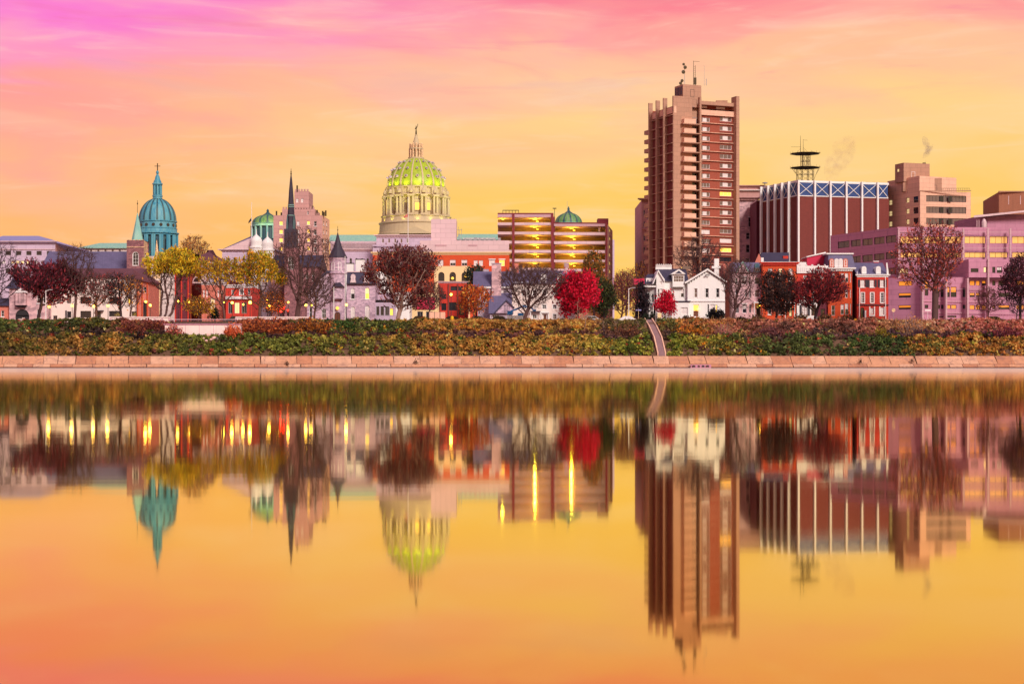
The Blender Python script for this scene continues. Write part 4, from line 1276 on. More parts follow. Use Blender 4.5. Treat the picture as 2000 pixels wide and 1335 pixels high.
    tree('small_tree', 'small gold green tree among lamps before the dark red building', 388, 309, (360, 418, 578, 614), 'round', 614, n=200, leaves=1500, cols=[(190, 140, 36), (130, 116, 36), (160, 100, 40)], seed=36, tr=0.1, twigs=2, lsize=0.27)
    tree('small_tree', 'small brown orange tree left of the red traffic signal', 528, 309, (508, 556, 566, 614), 'round', 614, n=220, leaves=1200, cols=[(160, 92, 50), (120, 72, 50), (190, 120, 50)], seed=37, tr=0.1, twigs=3, lsize=0.27)
    tree('evergreen', 'small dark conifer at the cream doorway of the brick hall', 419, 314, (410, 428, 600, 622), 'cone', 620, n=90, leaves=900, cols=[(30, 52, 48), (22, 38, 38)], seed=38, tr=0.08, twigs=1, lsize=0.22, bark='bark_dark')
    tree('green_tree', 'dark green tree behind the slate roofed stone cottage', 930, 346, (908, 946, 520, 560), 'round', 560, n=200, leaves=1900, cols=[(50, 66, 50), (36, 50, 42)], seed=39, tr=0.2, twigs=1, lsize=0.34)

# ------------------------------------------------------------------ buildings, left part of the picture
def dome_ribs(b, prof, cu, cv, n, w, m, rot=0.0, proud=0.25):
    """raised ribs following a dome's profile, one object each, sharing a mesh"""
    mb = MB()
    for (r0, z0), (r1, z1) in zip(prof[:-1], prof[1:]):
        f0, f1 = w / 2 * (0.45 + 0.55 * r0 / prof[0][0]), w / 2 * (0.45 + 0.55 * r1 / prof[0][0])
        mb.poly([(r0 + proud, -f0, z0), (r0 + proud, f0, z0), (r1 + proud, f1, z1), (r1 + proud, -f1, z1)])
        mb.poly([(r0 + proud, f0, z0), (r0 - 0.1, f0, z0), (r1 - 0.1, f1, z1), (r1 + proud, f1, z1)])
        mb.poly([(r0 - 0.1, -f0, z0), (r0 + proud, -f0, z0), (r1 + proud, -f1, z1), (r1 - 0.1, -f1, z1)])
    me = mb.mesh('rib', MT[m])
    for i in range(n):
        o = obj('rib', me, b.root, b.loc)
        o.location = (cu, cv, 0); o.rotation_euler = (0, 0, 2 * math.pi * i / n + rot)


def ring_copies(b, me, name, cu, cv, n, rot=0.0, skip_back=True):
    for i in range(n):
        a = 2 * math.pi * i / n + rot
        if skip_back and math.sin(a) > 0.45:
            continue
        o = obj(name, me, b.root, b.loc)
        o.location = (cu, cv, 0); o.rotation_euler = (0, 0, a)


def left_buildings():
    # far left office block with a low metal roof
    b = Bd('office_block', 'pale pink office block with low violet metal roof at far left', 'building', 50, 480)
    wins = [(x, 490, x + 10.5, 498.5, 's/dark/1x1') for x in (-9, 11, 31, 51, 71, 91)]
    wins += [(x, 509, x + 7, 515, 's/pale/1x1') for x in (22, 31, 40, 52)] + [(x, 509, x + 7, 515, 's/blind/1x1') for x in (-20, -8, 4, 66, 80)]
    wins += [(x, 524, x + 9, 534, 's/dark/1x1') for x in (-9, 11, 31, 51, 71, 91)]
    A, B, z0, z1 = b.pw((-40, 480), (108, 480), 474, wins, 'granite_violet')
    b.pw((108, 480), (140, 530), 474, [], 'castle_stone', ztop=z1)
    b.shell(A, B, 49, z0, z1, 'granite_violet', right=False, top=False)
    b.cornice(-40, 108, 470.5, 475, 480, 'panel_lilac', 0.7)
    mb = MB(); a_, c_ = X(-42, 480), X(109, 480)
    mb.frustum(a_, c_ + 0.3, 479.2, 530, z1 + 0.003, a_ + 1, X(75, 500), 500, 512, Z(460.5, 500))
    b.add(mb, 'roof', 'metal_roof')
    b.pbox(-40, 486, 108, 487.5, 480, 0.3, 'panel_lilac', 'string_course', -0.3)

    # long low building with pale green roof
    b = Bd('green_roofed_hall', 'long low building with pale green copper roof behind the church', 'building', 205, 560)
    A, B, z0, z1 = b.pw((160, 560), (262, 560), 484.5, row([178, 192, 206, 220, 234], 4, 487, 493, 's/warm/1x1') + row([178, 192, 206, 220, 234], 4, 500, 508, 's/warm/1x1'), 'granite')
    b.shell(A, B, 20, z0, z1, 'granite')
    b.gable_roof(160, 262, 560, 20, 484, 474.5, 'roof_green', 1.0, hip=4.5)

    # stone church: slate nave and square tower with copper spire
    b = Bd('stone_church', 'brown stone church with square tower, green spire and long slate roof', 'church', 200, 362)
    A, B, z0, z1 = b.pw((78, 362), (252, 362), 524, row([100, 130, 160, 190, 220], 7, 528, 548, 't/dark/1x2/a'), 'stone_brown')
    b.shell(A, B, 13, z0, z1, 'stone_brown', top=False)
    b.gable_roof(84, 250, 362, 13, 524.5, 491, 'slate', 0.5)
    Y = 357
    A, B, z0, z1 = b.pw((247.5, Y), (281, Y), 469, [(258.5, 491, 271, 519, 'w/dark/2x4/ak')], 'stone_brown')
    b.pw((281, Y), (288.5, Y + 4.6), 469, [(283, 495, 286, 512, 'w/dark/1x3')], 'stone_pale', ztop=z1)  # lit right face: its light is put into a paler stone colour
    b.shell(A, B, 4.6, z0, z1, 'stone_brown', right=False)
    mb = MB()
    for i in range(6):
        u = A[0] + (B[0] - A[0]) * (i + 0.25) / 6
        mb.box(u, u + 0.36, Y - 0.08, Y + 0.3, z1, z1 + 0.14)
    mb.box(A[0] - 0.1, B[0] + 0.1, Y - 0.12, Y - 0.002, Z(483, Y), Z(481.8, Y))
    b.add(mb, 'string_course', 'stone_pale')
    cx = X(268.5, Y + 2.3); cy = Y + 2.3
    sp = b.add(MB().lathe([(1.32, z1 - 0.05), (1.30, z1 + 0.1), (0.16, Z(418, Y)), (0.05, Z(414, Y))], cx, cy, 8, rot=math.pi / 8), 'spire', 'copper_pale')
    b.add(MB().lathe([(0.05, Z(416, Y)), (0.04, Z(389, Y))], cx, cy, 6).lathe([(0.02, Z(398, Y)), (0.16, Z(395.5, Y)), (0.02, Z(393, Y))], cx, cy, 8), 'finial', 'bronze_steel')

    # white stucco parish building
    Y = 334
    b = Bd('white_parish_building', 'white stucco two storey building with brown roof left of the lamps', 'building', 180, Y)
    w = [(157, 580, 178, 593, 'd/dark/4x2'), (213, 580, 236, 593, 'd/dark/4x2'), (112, 578, 119, 592, 'd/warm/1x2'), (131, 578, 139, 592, 'd/warm/1x2'),
         (131, 608, 139, 620, 'd/dark/1x2'), (157, 607, 178, 620, 'd/dark/3x2'), (190, 608, 197, 625, 'd/dark/1x1'), (213, 607, 236, 618, 'd/dark/3x2'),
         (104, 616, 112, 629, 'd/dark/1x1'), (157, 552, 166, 567, 'd/warm/1x2'), (176, 552, 185, 567, 'd/warm/1x2'), (213, 552, 222, 567, 'd/warm/1x2'), (232, 552, 241, 567, 'd/warm/1x2'),
         (257, 608, 267, 617, 'd/dark/1x2'), (250, 580, 258, 592, 'd/lit/1x1')]
    A, B, z0, z1 = b.pw((96, Y), (268, Y), 540, w, 'cream_stucco')
    b.shell(A, B, 12, z0, z1, 'cream_stucco', top=False)
    b.gable_roof(96, 268, Y, 12, 540, 524, 'brown_roof', 0.6)
    b.pbox(186.5, 606, 203, 607.5, Y, 0.8, 'dark_trim', 'canopy', -0.8)
    b.pbox(128, 606, 130.6, 628, Y, 0.18, 'dark_trim', 'downpipe', -0.18)
    # orange brick gable end with buttresses
    b = Bd('brick_gable_house', 'narrow salmon brick house end with sloping dark roof beside the white building', 'building', 280, 333)
    A, B, z0, z1 = b.pw((269, 333), (290, 333), 548, [(271, 560, 276, 572, 't/dark/1x2'), (280, 560, 286, 572, 't/dark/1x2'), (279.5, 590, 288, 618, 'd/dark/2x3')], 'brick_pink')
    b.shell(A, B, 10, z0, z1, 'brick_pink', top=False)
    mb = MB(); mb.extr([(X(262, 333), Z(527, 333)), (X(266, 333), Z(529, 333)), (X(295, 333), Z(549, 333)), (X(294, 333), Z(552, 333)), (X(262, 333), Z(545, 333))], 332.4, 343)
    b.add(mb, 'roof', 'brown_roof')
    for x in (269, 278, 288):
        b.pbox(x - 0.8, 552, x + 0.8, 628, 333, 0.3, 'brick_orange', 'buttress', -0.3)
    # pink arched entry house with bay
    Y = 331
    b = Bd('arched_entry_house', 'pink stone house with dark arched carriage entry and gabled bay', 'house', 45, Y)
    A, B, z0, z1 = b.pw((18, Y), (92, Y), 562, [(30, 603.5, 57, 627, 'd/void/1x1/a'), (72, 575, 80, 592, 't/dark/1x2/s'), (84, 578, 90, 592, 't/dark/1x2/s'), (72, 604, 80, 620, 't/dark/1x2/s')], 'stone_pink')
    b.shell(A, B, 10, z0, z1, 'stone_pink', top=False)
    b.gable_roof(18, 92, Y, 10, 562, 541, 'slate_dark', 0.5)
    mb = MB(); mb.box(X(33, Y), X(53, Y), Y - 1.0, Y - 0.003, Z(596, Y), Z(572, Y))
    b.add(mb, 'bay', 'stone_pink')
    b.window((X(38, Y), Y - 1.0, Z(592, Y)), 0, 1.0, 2.0, 'w/dark/2x2/f'); b.window((X(44, Y), Y - 1.0, Z(592, Y)), 0, 0.6, 2.0, 'w/dark/1x2/f')
    mb = MB(); mb.extr([(X(31, Y), Z(572, Y)), (X(55, Y), Z(572, Y)), (X(43, Y), Z(563, Y))], Y - 1.2, Y + 0.2)
    b.add(mb, 'bay_gable', 'trim')
    mb = MB(); mb.frustum(X(35, Y), X(51, Y), Y - 0.7, Y - 0.003, Z(600, Y), X(32, Y), X(54, Y), Y - 1.15, Y - 0.003, Z(596, Y) + 0.0)
    b.add(mb, 'bay_corbel', 'dark_trim')
    b2 = Bd('red_cottage', 'low salmon brick cottage at the left edge', 'house', 5, 332)
    A, B, z0, z1 = b2.pw((-40, 332), (17, 332), 596, [(2, 606, 8, 618, 'w/dark/1x2/s'), (-12, 606, -6, 618, 'w/dark/1x2/s')], 'brick_pink')
    b2.shell(A, B, 8, z0, z1, 'brick_pink', top=False)
    b2.gable_roof(-40, 17, 332, 8, 596, 582, 'slate_dark', 0.4)
    # salmon garden wall in front
    b = Bd('garden_wall', 'low salmon garden wall before the houses at far left', 'wall', 60, 326)
    mb = MB(); mb.box(X(-30, 326), X(100, 326), 326, 326.35, GZ, Z(626.5, 326)); b.add(mb, 'wall', 'brick_pink')
    mb = MB(); mb.box(X(-30, 326), X(100, 326), 325.93, 326.42, Z(626.5, 326) + 0.002, Z(625.2, 326)); b.add(mb, 'coping', 'stone_pale')
    b = Bd('stone_gate_pier', 'pale stone gate pier before the dark arched entry', 'pier', 41, 325)
    b.pbox(36, 622, 47, 633, 325, 0.9, 'cream_stucco', 'shaft'); b.pbox(43, 620, 47, 622, 325, 0.5, 'cream_stucco', 'cap', 0.1)

    # cathedral with the teal dome
    Y = 510; cy = Y + 9; cx = X(307.6, cy)
    b = Bd('cathedral', 'cathedral with ribbed teal copper dome, columned drum and tall lantern', 'cathedral', 308, Y)
    zz = lambda py: Z(py, cy)
    rr = lambda px: px * cy / F
    A, B, z0, z1 = b.pw((262, Y - 4), (356, Y - 4), 500, row([275, 290, 326, 341], 6, 510, 530, 't/dark/1x2/a'), 'granite')
    b.shell(A, B, 30, z0, z1, 'granite')
    b.add(MB().lathe([(rr(35), z1 - 1), (rr(35), zz(459))], cx, cy, 48), 'drum', 'copper_dark')
    cor = [(rr(36), zz(459)), (rr(41.5), zz(457)), (rr(41.5), zz(455)), (rr(38), zz(454)), (rr(37.5), zz(448)), (rr(38.5), zz(447)), (rr(36.5), zz(446)), (rr(36), zz(435)), (rr(38), zz(434)), (rr(38), zz(432.5)), (rr(35), zz(432))]
    b.add(MB().lathe(cor, cx, cy, 48), 'entablature', 'copper')
    prof = [(rr(35.5 * math.cos(t)), zz(432 - 45 * math.sin(t))) for t in np.linspace(0, 1.32, 14)]
    b.add(MB().lathe(prof, cx, cy, 48), 'dome', 'copper', smooth=True)
    dome_ribs(b, prof, cx, cy, 16, 0.55, 'copper_dark', math.radians(11.25 - 90), 0.16)
    cm = MB()
    for du in (-1.1, 1.1):
        cm.bar((rr(37.5), du * 0.8, z1), (rr(37.5), du * 0.8, zz(460.5)), 0.42, n=8)
    cm.box(rr(36), rr(39.2), -1.6, 1.6, zz(460.5), zz(459))
    me = cm.mesh('column_pair', MT['copper']); ring_copies(b, me, 'column_pair', cx, cy, 16, math.radians(11.25 - 90))
    wm_ = MB(); wm_.extr([(-0.9, zz(489)), (0.9, zz(489)), (0.9, zz(469)), (0.6, zz(466.5)), (0, zz(465.5)), (-0.6, zz(466.5)), (-0.9, zz(469))], 0, 0.1)
    # arched drum windows
    for i in range(16):
        a = 2 * math.pi * i / 16 - math.pi / 2
        if math.sin(a) > 0.3:
            continue
        o = obj('window', _share('cath_win', wm_, 'glass'), b.root, b.loc)
        o.location = (cx + (rr(35) + 0.12) * math.cos(a), cy + (rr(35) + 0.12) * math.sin(a), 0); o.rotation_euler = (0, 0, a + math.pi / 2)
    om = MB(); om.lathe([(0.01, 0.0), (0.5, 0.0), (0.5, 0.25), (0.01, 0.25)], 0, 0, 10)
    for i in range(16):
        a = 2 * math.pi * i / 16 - math.pi / 2
        if math.sin(a) > 0.3:
            continue
        o = obj('oculus', _share('cath_oc', om, 'glass'), b.root, b.loc)
        o.location = (cx + rr(36) * math.cos(a), cy + rr(36) * math.sin(a), zz(441)); o.rotation_euler = (math.pi / 2, 0, a + math.pi / 2)
    lan = [(rr(9.5), zz(388)), (rr(9), zz(385)), (rr(10), zz(384)), (rr(10), zz(381.5)), (rr(7), zz(380.5)), (rr(4.6), zz(380)), (rr(4.6), zz(363)), (rr(8), zz(362)), (rr(10.3), zz(360)), (rr(10), zz(358.5)),
           (rr(7.8), zz(357)), (rr(7.5), zz(354)), (rr(5.5), zz(351)), (rr(4.2), zz(345)), (rr(1.6), zz(340)), (rr(3), zz(338)), (rr(2.6), zz(335)), (rr(1), zz(333))]
    b.add(MB().lathe(lan, cx, cy, 16), 'lantern', 'copper')
    cm = MB(); cm.bar((rr(7.2), 0, zz(380.5)), (rr(7.2), 0, zz(362)), 0.28, n=8)
    ring_copies(b, cm.mesh('lantern_column', MT['copper']), 'lantern_column', cx, cy, 8, 0.2, False)
    b.add(MB().bar((cx, cy, zz(334)), (cx, cy, zz(319)), 0.16, n=6).box(cx - 0.9, cx + 0.9, cy - 0.12, cy + 0.12, zz(325), zz(324)), 'cross', 'bronze_steel')

    # pale stone needle between the trees
    b = Bd('pale_steeple', 'pale mottled stone needle spire rising through the yellow tree', 'steeple', 305, 345)
    mb = MB(); c = X(304.5, 345)
    mb.lathe([(0.95, GZ), (0.9, Z(560, 345)), (0.72, Z(530, 345)), (0.62, Z(515, 345)), (0.05, Z(468, 345))], c, 345.8, 8, rot=0.4)
    b.add(mb, 'spire', 'stone_pale')
    b.add(MB().lathe([(0.95, Z(548, 345)), (1.02, Z(547, 345)), (1.02, Z(545, 345)), (0.9, Z(544, 345))], c, 345.8, 8, rot=0.4), 'band', 'cream_stucco')

    # tall dark red building with pilasters
    Y = 346
    b = Bd('dark_red_building', 'tall dark red brick building with orange pilasters right of the gold tree', 'building', 357, Y)
    A, B, z0, z1 = b.pw((342, Y), (371, Y), 491, row([349, 361], 5, 500, 515, 'm/dark/1x2') + row([349, 361], 5, 525, 540, 'm/dark/1x2') + row([349, 361], 5, 552, 566, 'm/dark/1x2') + row([349, 361], 5, 580, 596, 'm/dark/1x2'), 'brick_dark')
    b.shell(A, B, 12, z0, z1, 'brick_dark', right=False)
    b.pw((371, Y), (375.5, Y + 12), 491, [], 'brick_orange', ztop=z1)
    for x in (342.8, 355, 368):
        b.pbox(x - 1.2, 492, x + 1.2, 628, Y, 0.35, 'brick_red', 'pilaster', -0.35)
    b.cornice(342, 371, 488.5, 491.5, Y, 'brick_dark', 0.4)
    b = Bd('grey_gabled_hall', 'grey stone hall with brown sloping roof between dark red building and church', 'building', 395, 372)
    A, B, z0, z1 = b.pw((374, 372), (425, 372), 508, row([381, 392, 403, 414], 4, 514, 524, 's/dark/1x2'), 'stone_grey')
    b.shell(A, B, 14, z0, z1, 'stone_grey', top=False)
    b.gable_roof(374, 425, 372, 14, 508, 488, 'brown_roof', 0.4, hip=4.0)

    # low pink brick hall with an arched attic
    Y = 348
    b = Bd('pink_brick_hall', 'low pink brick hall with grey end wall, arched attic and cream doorway', 'building', 415, Y)
    A, B, z0, z1 = b.pw((393, Y), (440, Y), 554, [(411, 582, 420, 605, 'w/pale/1x2/k'), (397, 566, 400, 580, 'w/blind/1x2'), (403, 566, 406, 580, 'w/blind/1x2'), (425, 566, 428, 580, 'w/blind/1x2'), (433, 566, 436, 580, 'w/blind/1x2')], 'brick_pink')
    b.pw((375, Y + 7), (393, Y), 554, [], 'brick_dark', ztop=z1)
    b.shell(A, B, 12, z0, z1, 'brick_pink', left=False)
    b.cornice(393, 440, 551, 556, Y, 'trim', 0.4, ends=False)
    for x in (394.5, 401.5, 408, 422.5, 430.5, 438.5):
        b.pbox(x - 0.7, 557, x + 0.7, 626, Y, 0.18, 'brick_pink', 'pilaster', -0.18)
    mb = MB(); Yb = Y + 6
    arc = [(X(388 + 12 * math.cos(t), Yb), Z(553 - 16 * math.sin(t), Yb)) for t in np.linspace(0, math.pi, 13)]
    mb.extr(arc, Yb, Yb + 5); b.add(mb, 'attic_vault', 'panel_lilac')
    mb = MB(); arc = [(X(384 + 6 * math.cos(t), Yb), Z(550 - 8 * math.sin(t), Yb)) for t in np.linspace(0, math.pi, 9)]
    mb.extr(arc, Yb - 0.06, Yb - 0.002); b.add(mb, 'attic_window', 'glass')
    # red brick block with white cornice
    Y = 344
    b = Bd('red_brick_block', 'two storey red brick block with white cornice behind the street lamps', 'building', 465, Y)
    A, B, z0, z1 = b.pw((441, Y), (492, Y), 560, [(468.5, 565, 475, 576, 'w/dark/2x2/c'), (452, 565, 457, 576, 'w/dark/2x2'), (484, 565, 489, 576, 'w/dark/1x2'), (446, 590, 454, 612, 's/dark/2x1'), (458, 590, 468, 612, 's/pale/2x1'), (472, 590, 482, 612, 's/dark/2x1')], 'brick_red')
    b.shell(A, B, 12, z0, z1, 'brick_red')
    b.cornice(441, 492, 555.5, 562, Y, 'trim', 0.45, 12)
    b.pbox(441, 578.5, 492, 584, Y, 0.5, 'trim', 'shop_cornice', -0.5)
    for x in (443, 452, 461):
        b.pbox(x, 546 + (x - 443) * 0.3, x + 7, 556, Y + 8, 1.5, 'brick_maroon', 'chimney')
    # white domestic steeple on the street behind
    b = Bd('white_cupola_house', 'pale house with a thin white pointed cupola between the yellow trees', 'building', 433, 366)
    A, B, z0, z1 = b.pw((418, 366), (452, 366), 536, row([424, 432, 440, 447], 4, 539, 548, 'w/dark/1x2'), 'stone_grey')
    b.shell(A, B, 10, z0, z1, 'stone_grey')
    c = X(432, 368)
    b.add(MB().lathe([(0.75, z1), (0.75, Z(531, 368)), (0.95, Z(530.5, 368)), (0.3, Z(523, 368)), (0.03, Z(515, 368))], c, 370, 8), 'cupola', 'white_paint')

    # classical church with pediment and two white cupolas
    Y = 420
    b = Bd('pediment_church', 'violet grey church with broad pediment, round apse and two white cupolas', 'church', 490, Y)
    A, B, z0, z1 = b.pw((434, Y), (536, Y), 489, row([446, 458], 6, 502, 530, 't/dark/1x3/a') + row([476, 510, 524], 6, 500, 526, 't/dark/1x3/a'), 'granite_violet')
    b.shell(A, B, 24, z0, z1, 'granite_violet', top=False)
    mb = MB(); mb.extr([(X(430, Y), z1 + 0.003), (X(540, Y), z1 + 0.003), (X(492, Y), Z(461, Y))], Y - 0.6, Y + 24); b.add(mb, 'roof', 'slate')
    mb = MB(); mb.extr([(X(437, Y), z1 + 0.25), (X(533, Y), z1 + 0.25), (X(491, Y), Z(465, Y))], Y - 0.75, Y - 0.61); b.add(mb, 'tympanum', 'panel_lilac')
    b.cornice(432, 538, 486.5, 491, Y, 'panel_lilac', 0.8)
    for i, cxp in enumerate((499.5, 521.5)):
        c = X(cxp, Y - 3); t = 471 if i == 0 else 476
        k = lambda px: px * (Y - 3) / F
        zk = lambda py: Z(py, Y - 3)
        prof = [(k(12), GZ), (k(12), zk(t + 14)), (k(13.5), zk(t + 13)), (k(13.5), zk(t + 11)), (k(11.5), zk(t + 10)), (k(11), zk(t + 2)), (k(11.5), zk(t)), (k(10.5), zk(t - 4)), (k(8), zk(t - 8)), (k(4.5), zk(t - 11)), (k(1.5), zk(t - 13.5)), (k(0.9), zk(t - 15)), (k(0.6), zk(t - 24))]
        b.add(MB().lathe(prof, c, Y - 3 + k(8), 20), 'cupola_tower', 'white_paint', smooth=True)
        for dx in (-5, 5):
            b.window((X(cxp + dx - 1.6, Y - 3), Y - 3 - 1.0, zk(t + 40)), 0, 0.45, 1.8, 't/dark/1x1/fa')
    # flagpole at half mast
    b = Bd('flagpole', 'thin flagpole with dark drooping flag left of the green side dome', 'flagpole', 491.5, 418)
    b.add(MB().bar((X(491.5, 418), 418, Z(470, 418)), (X(491.5, 418), 418, Z(395, 418)), 0.09, n=6, r1=0.05), 'pole', 'white_paint')
    mb = MB(); u = X(491.3, 418)
    for i in range(4):
        mb.poly([(u - i * 0.2, 418 + 0.12 * math.sin(i * 2), Z(424 + i * 2.2, 418)), (u - (i + 1) * 0.2, 418 + 0.12 * math.sin(i * 2 + 2), Z(424 + (i + 1) * 2.2, 418)),
                 (u - (i + 1) * 0.2, 418 + 0.12 * math.sin(i * 2 + 2), Z(430 + (i + 1) * 1.6, 418)), (u - i * 0.2, 418 + 0.12 * math.sin(i * 2), Z(431 + i * 1.6, 418))])
    b.add(mb, 'flag', 'dark_trim')

    # castellated office tower
    Y = 450
    b = Bd('castle_office', 'pinkish stepped office tower with battlements behind the dark steeple', 'building', 590, Y)
    S = 't/%s/1x2/s'
    w = []
    for i, y in enumerate((432, 448.5, 465, 482, 498, 514, 530)):
        w += [(545.5, y, 552.5, y + 8, S % 'lit'), (599.5, y - 0.5, 605.5, y + 7, S % ('lit' if i < 5 else 'dark')), (613, y, 618.5, y + 9.5, S % 'dark'), (580, y, 585, y + 8, S % 'blind')]
    A, B, z0, z1 = b.pw((534, Y), (629.5, Y), 420.5, w, 'castle_stone')
    b.pw((629.5, Y), (643.5, Y + 14), 420.5, [(631.5, y, 633.5, y + 8, S % 'dark') for y in (432, 449, 466, 483)] + [(637, y + 1, 639, y + 9, S % 'warm') for y in (432, 449, 466, 483)], 'concrete_pink', ztop=z1)  # peach glow on the right side is put into the wall colour
    b.shell(A, B, 14, z0, z1, 'castle_stone', right=False)
    def blk(x0, x1, y0, y1, dv, dp, wn=()):
        A, B, a, c = b.pw((x0, Y + dv), (x1, Y + dv), y0, list(wn), 'castle_stone', pybot=y1 + 1)
        b.shell(A, B, dp, a, c, 'castle_stone')
        mb = MB(); n = max(2, int((x1 - x0) / 5.2)); 
        for i in range(n):
            u = A[0] + (B[0] - A[0]) * (i + 0.18) / n; mb.box(u, u + (B[0] - A[0]) / n * 0.55, Y + dv - 0.03, Y + dv + 0.5, c, c + 0.62)
        b.add(mb, 'battlement', 'castle_stone')
    blk(551, 615, 408.5, 421, 0.7, 12, [(600, 412, 603, 419, 't/dark/1x2')])
    blk(575, 603.5, 373.5, 409, 1.4, 9, [(578.5, 387.5, 583, 395.5, 'w/blind/1x2'), (588, 387.5, 592.5, 395.5, 'w/blind/1x2')])
    for x, y0, y1 in ((538.5, 411, 421), (548, 414, 421), (629, 411, 421), (631.5, 413, 421), (635, 410, 421), (618, 409, 415), (609.5, 401, 409), (579, 361, 374)):
        b.add(MB().bar((X(x, Y), Y + 1.5, Z(y1, Y)), (X(x, Y), Y + 1.5, Z(y0, Y)), 0.22, n=6), 'vent_stack', 'bronze_steel')

    # dark church steeple
    Y = 398; c = X(568.5, Y); k = Y / F
    b = Bd('dark_steeple_church', 'church with tall dark slate steeple and copper bands', 'church', 568, Y)
    zk = lambda py: Z(py, Y)
    A, B, z0, z1 = b.pw((555.5, Y - 1.6), (581.5, Y - 1.6), 484, [(563, 500, 574, 526, 't/dark/2x3/a')], 'stone_brown')
    b.shell(A, B, 3.4, z0, z1, 'stone_brown')
    b.add(MB().box(c - 1.5, c + 1.5, Y - 1.5, Y + 1.5, z1 + 0.004, zk(448)), 'belfry', 'spire_slate')
    for dx in (-0.75, 0.75):
        b.window((c + dx - 0.4, Y - 1.5, zk(480)), 0, 0.8, 3.2, 'd/dark/1x4/fa')
    b.add(MB().lathe([(10.5 * k, zk(448)), (8.2 * k, zk(436)), (7.0 * k, zk(420)), (6.1 * k, zk(402)), (4.2 * k, zk(372)), (2.1 * k, zk(350)), (0.9 * k, zk(341))], c, Y, 8, rot=math.pi / 8), 'spire', 'spire_slate')
    for y, r_ in ((404, 6.6), (400.5, 6.5), (421, 7.4)):
        b.add(MB().lathe([(r_ * k, zk(y + 0.6)), ((r_ + 0.4) * k, zk(y)), (r_ * k, zk(y - 0.6))], c, Y, 8, rot=math.pi / 8), 'band', 'copper_pale')
    for i in range(4):
        a = math.pi / 4 + i * math.pi / 2
        b.add(MB().lathe([(0.36, zk(448)), (0.34, zk(436)), (0.02, zk(418))], c + 1.15 * math.cos(a), Y + 1.15 * math.sin(a), 4, rot=0.78), 'pinnacle', 'copper_dark')
    b.add(MB().lathe([(0.9 * k, zk(342)), (1.6 * k, zk(339)), (0.8 * k, zk(337)), (1.2 * k, zk(335)), (0.5 * k, zk(333)), (0.4 * k, zk(329))], c, Y, 8), 'finial', 'bronze_steel')
    A, B, z0, z1 = b.pw((530, Y + 2), (620, Y + 2), 520, row([540, 550, 590, 600, 612], 5, 530, 550, 't/dark/1x3/a'), 'stone_brown')
    b.shell(A, B, 18, z0, z1, 'stone_brown', top=False)
    b.gable_roof(530, 620, Y + 2, 18, 520, 498, 'slate_dark', 0.4)

    # turreted stone house
    Y = 330
    b = Bd('turret_house', 'lilac rubble stone house with conical slate turret, mansard roof and arched door', 'house', 680, Y)
    w = [(685, 598, 693.5, 622, 'w/blind/1x2/as'), (713, 596, 722, 622, 'w/blind/1x2/as'), (685, 562, 693, 584, 'w/half/1x2/as'), (713, 561, 721.5, 584, 'w/lithalf/1x2/as')]
    A, B, z0, z1 = b.pw((677, Y), (733, Y), 554, w, 'stone_lilac')
    b.shell(A, B, 11, z0, z1, 'stone_lilac', top=False)
    mb = MB(); mb.frustum(A[0], B[0] + 0.2, Y - 0.35, Y + 11, z1, A[0], B[0] - 0.5, Y + 0.9, Y + 10, Z(531, Y)); b.add(mb, 'mansard', 'slate_dark')
    mb = MB(); mb.box(A[0], B[0] + 0.3, Y - 0.5, Y - 0.36, z1 - 0.12, z1 + 0.1); b.add(mb, 'gutter', 'dark_trim')
    mb = MB(); mb.box(A[0], B[0] - 0.4, Y + 0.75, Y + 1.05, Z(531, Y) + 0.003, Z(529.4, Y)); b.add(mb, 'ridge_trim', 'panel_lilac')
    for x, st in ((690, 'w/lit/1x2/fa'), (716, 'w/dark/2x2/fa')):
        mb = MB(); u = X(x, Y); 
        mb.extr([(u - 0.62, Z(552, Y)), (u + 0.62, Z(552, Y)), (u + 0.42, Z(545, Y)), (u + 0.5, Z(540, Y)), (u + 0.3, Z(536, Y)), (u, Z(534.8, Y)), (u - 0.3, Z(536, Y)), (u - 0.5, Z(540, Y)), (u - 0.42, Z(545, Y))], Y - 0.5, Y + 1.2)
        b.add(mb, 'dormer', 'panel_lilac'); b.window((u - 0.3, Y - 0.52, Z(550.5, Y)), 0, 0.6, 1.32, st)
    # turret
    c, cy, k = X(659, Y), Y + 0.6, Y / F
    wl = [(16 * k, GZ), (16 * k, Z(536, Y)), (18.3 * k, Z(534, Y)), (18.3 * k, Z(532, Y)), (16.2 * k, Z(531, Y)), (16.2 * k, Z(508, Y)), (17.5 * k, Z(506, Y)), (17.8 * k, Z(502.5, Y))]
    b.add(MB().lathe(wl, c, cy, 16), 'turret', 'stone_lilac')
    b.add(MB().lathe([(19.3 * k, Z(503, Y)), (17 * k, Z(499, Y)), (9.5 * k, Z(484, Y)), (5 * k, Z(471, Y)), (2 * k, Z(459, Y)), (0.8 * k, Z(454, Y))], c, cy, 16), 'turret_roof', 'spire_slate')
    b.add(MB().lathe([(0.05, Z(455, Y)), (0.04, Z(441, Y))], c, cy, 6).lathe([(0.02, Z(450, Y)), (0.14, Z(448.5, Y)), (0.02, Z(447, Y))], c, cy, 6), 'finial', 'bronze_steel')
    for i, (dx, st) in enumerate(((-8, 'w/warm/1x2/fa'), (5.5, 'w/blind/1x2/fa'))):
        a = math.asin(dx / 16.2)
        b.window((c + dx * k - 0.36 * math.cos(a), cy - 16.35 * k * math.cos(a) - 0.36 * math.sin(a), Z(529, Y)), a, 0.72, 1.75, st)
    # oriel with its own little roof, arched front door
    b.pw((651, Y - 1.7), (669, Y - 1.7), 560, [(654.5, 562, 662, 579, 'w/dark/3x3')], 'stone_lilac', pybot=583)
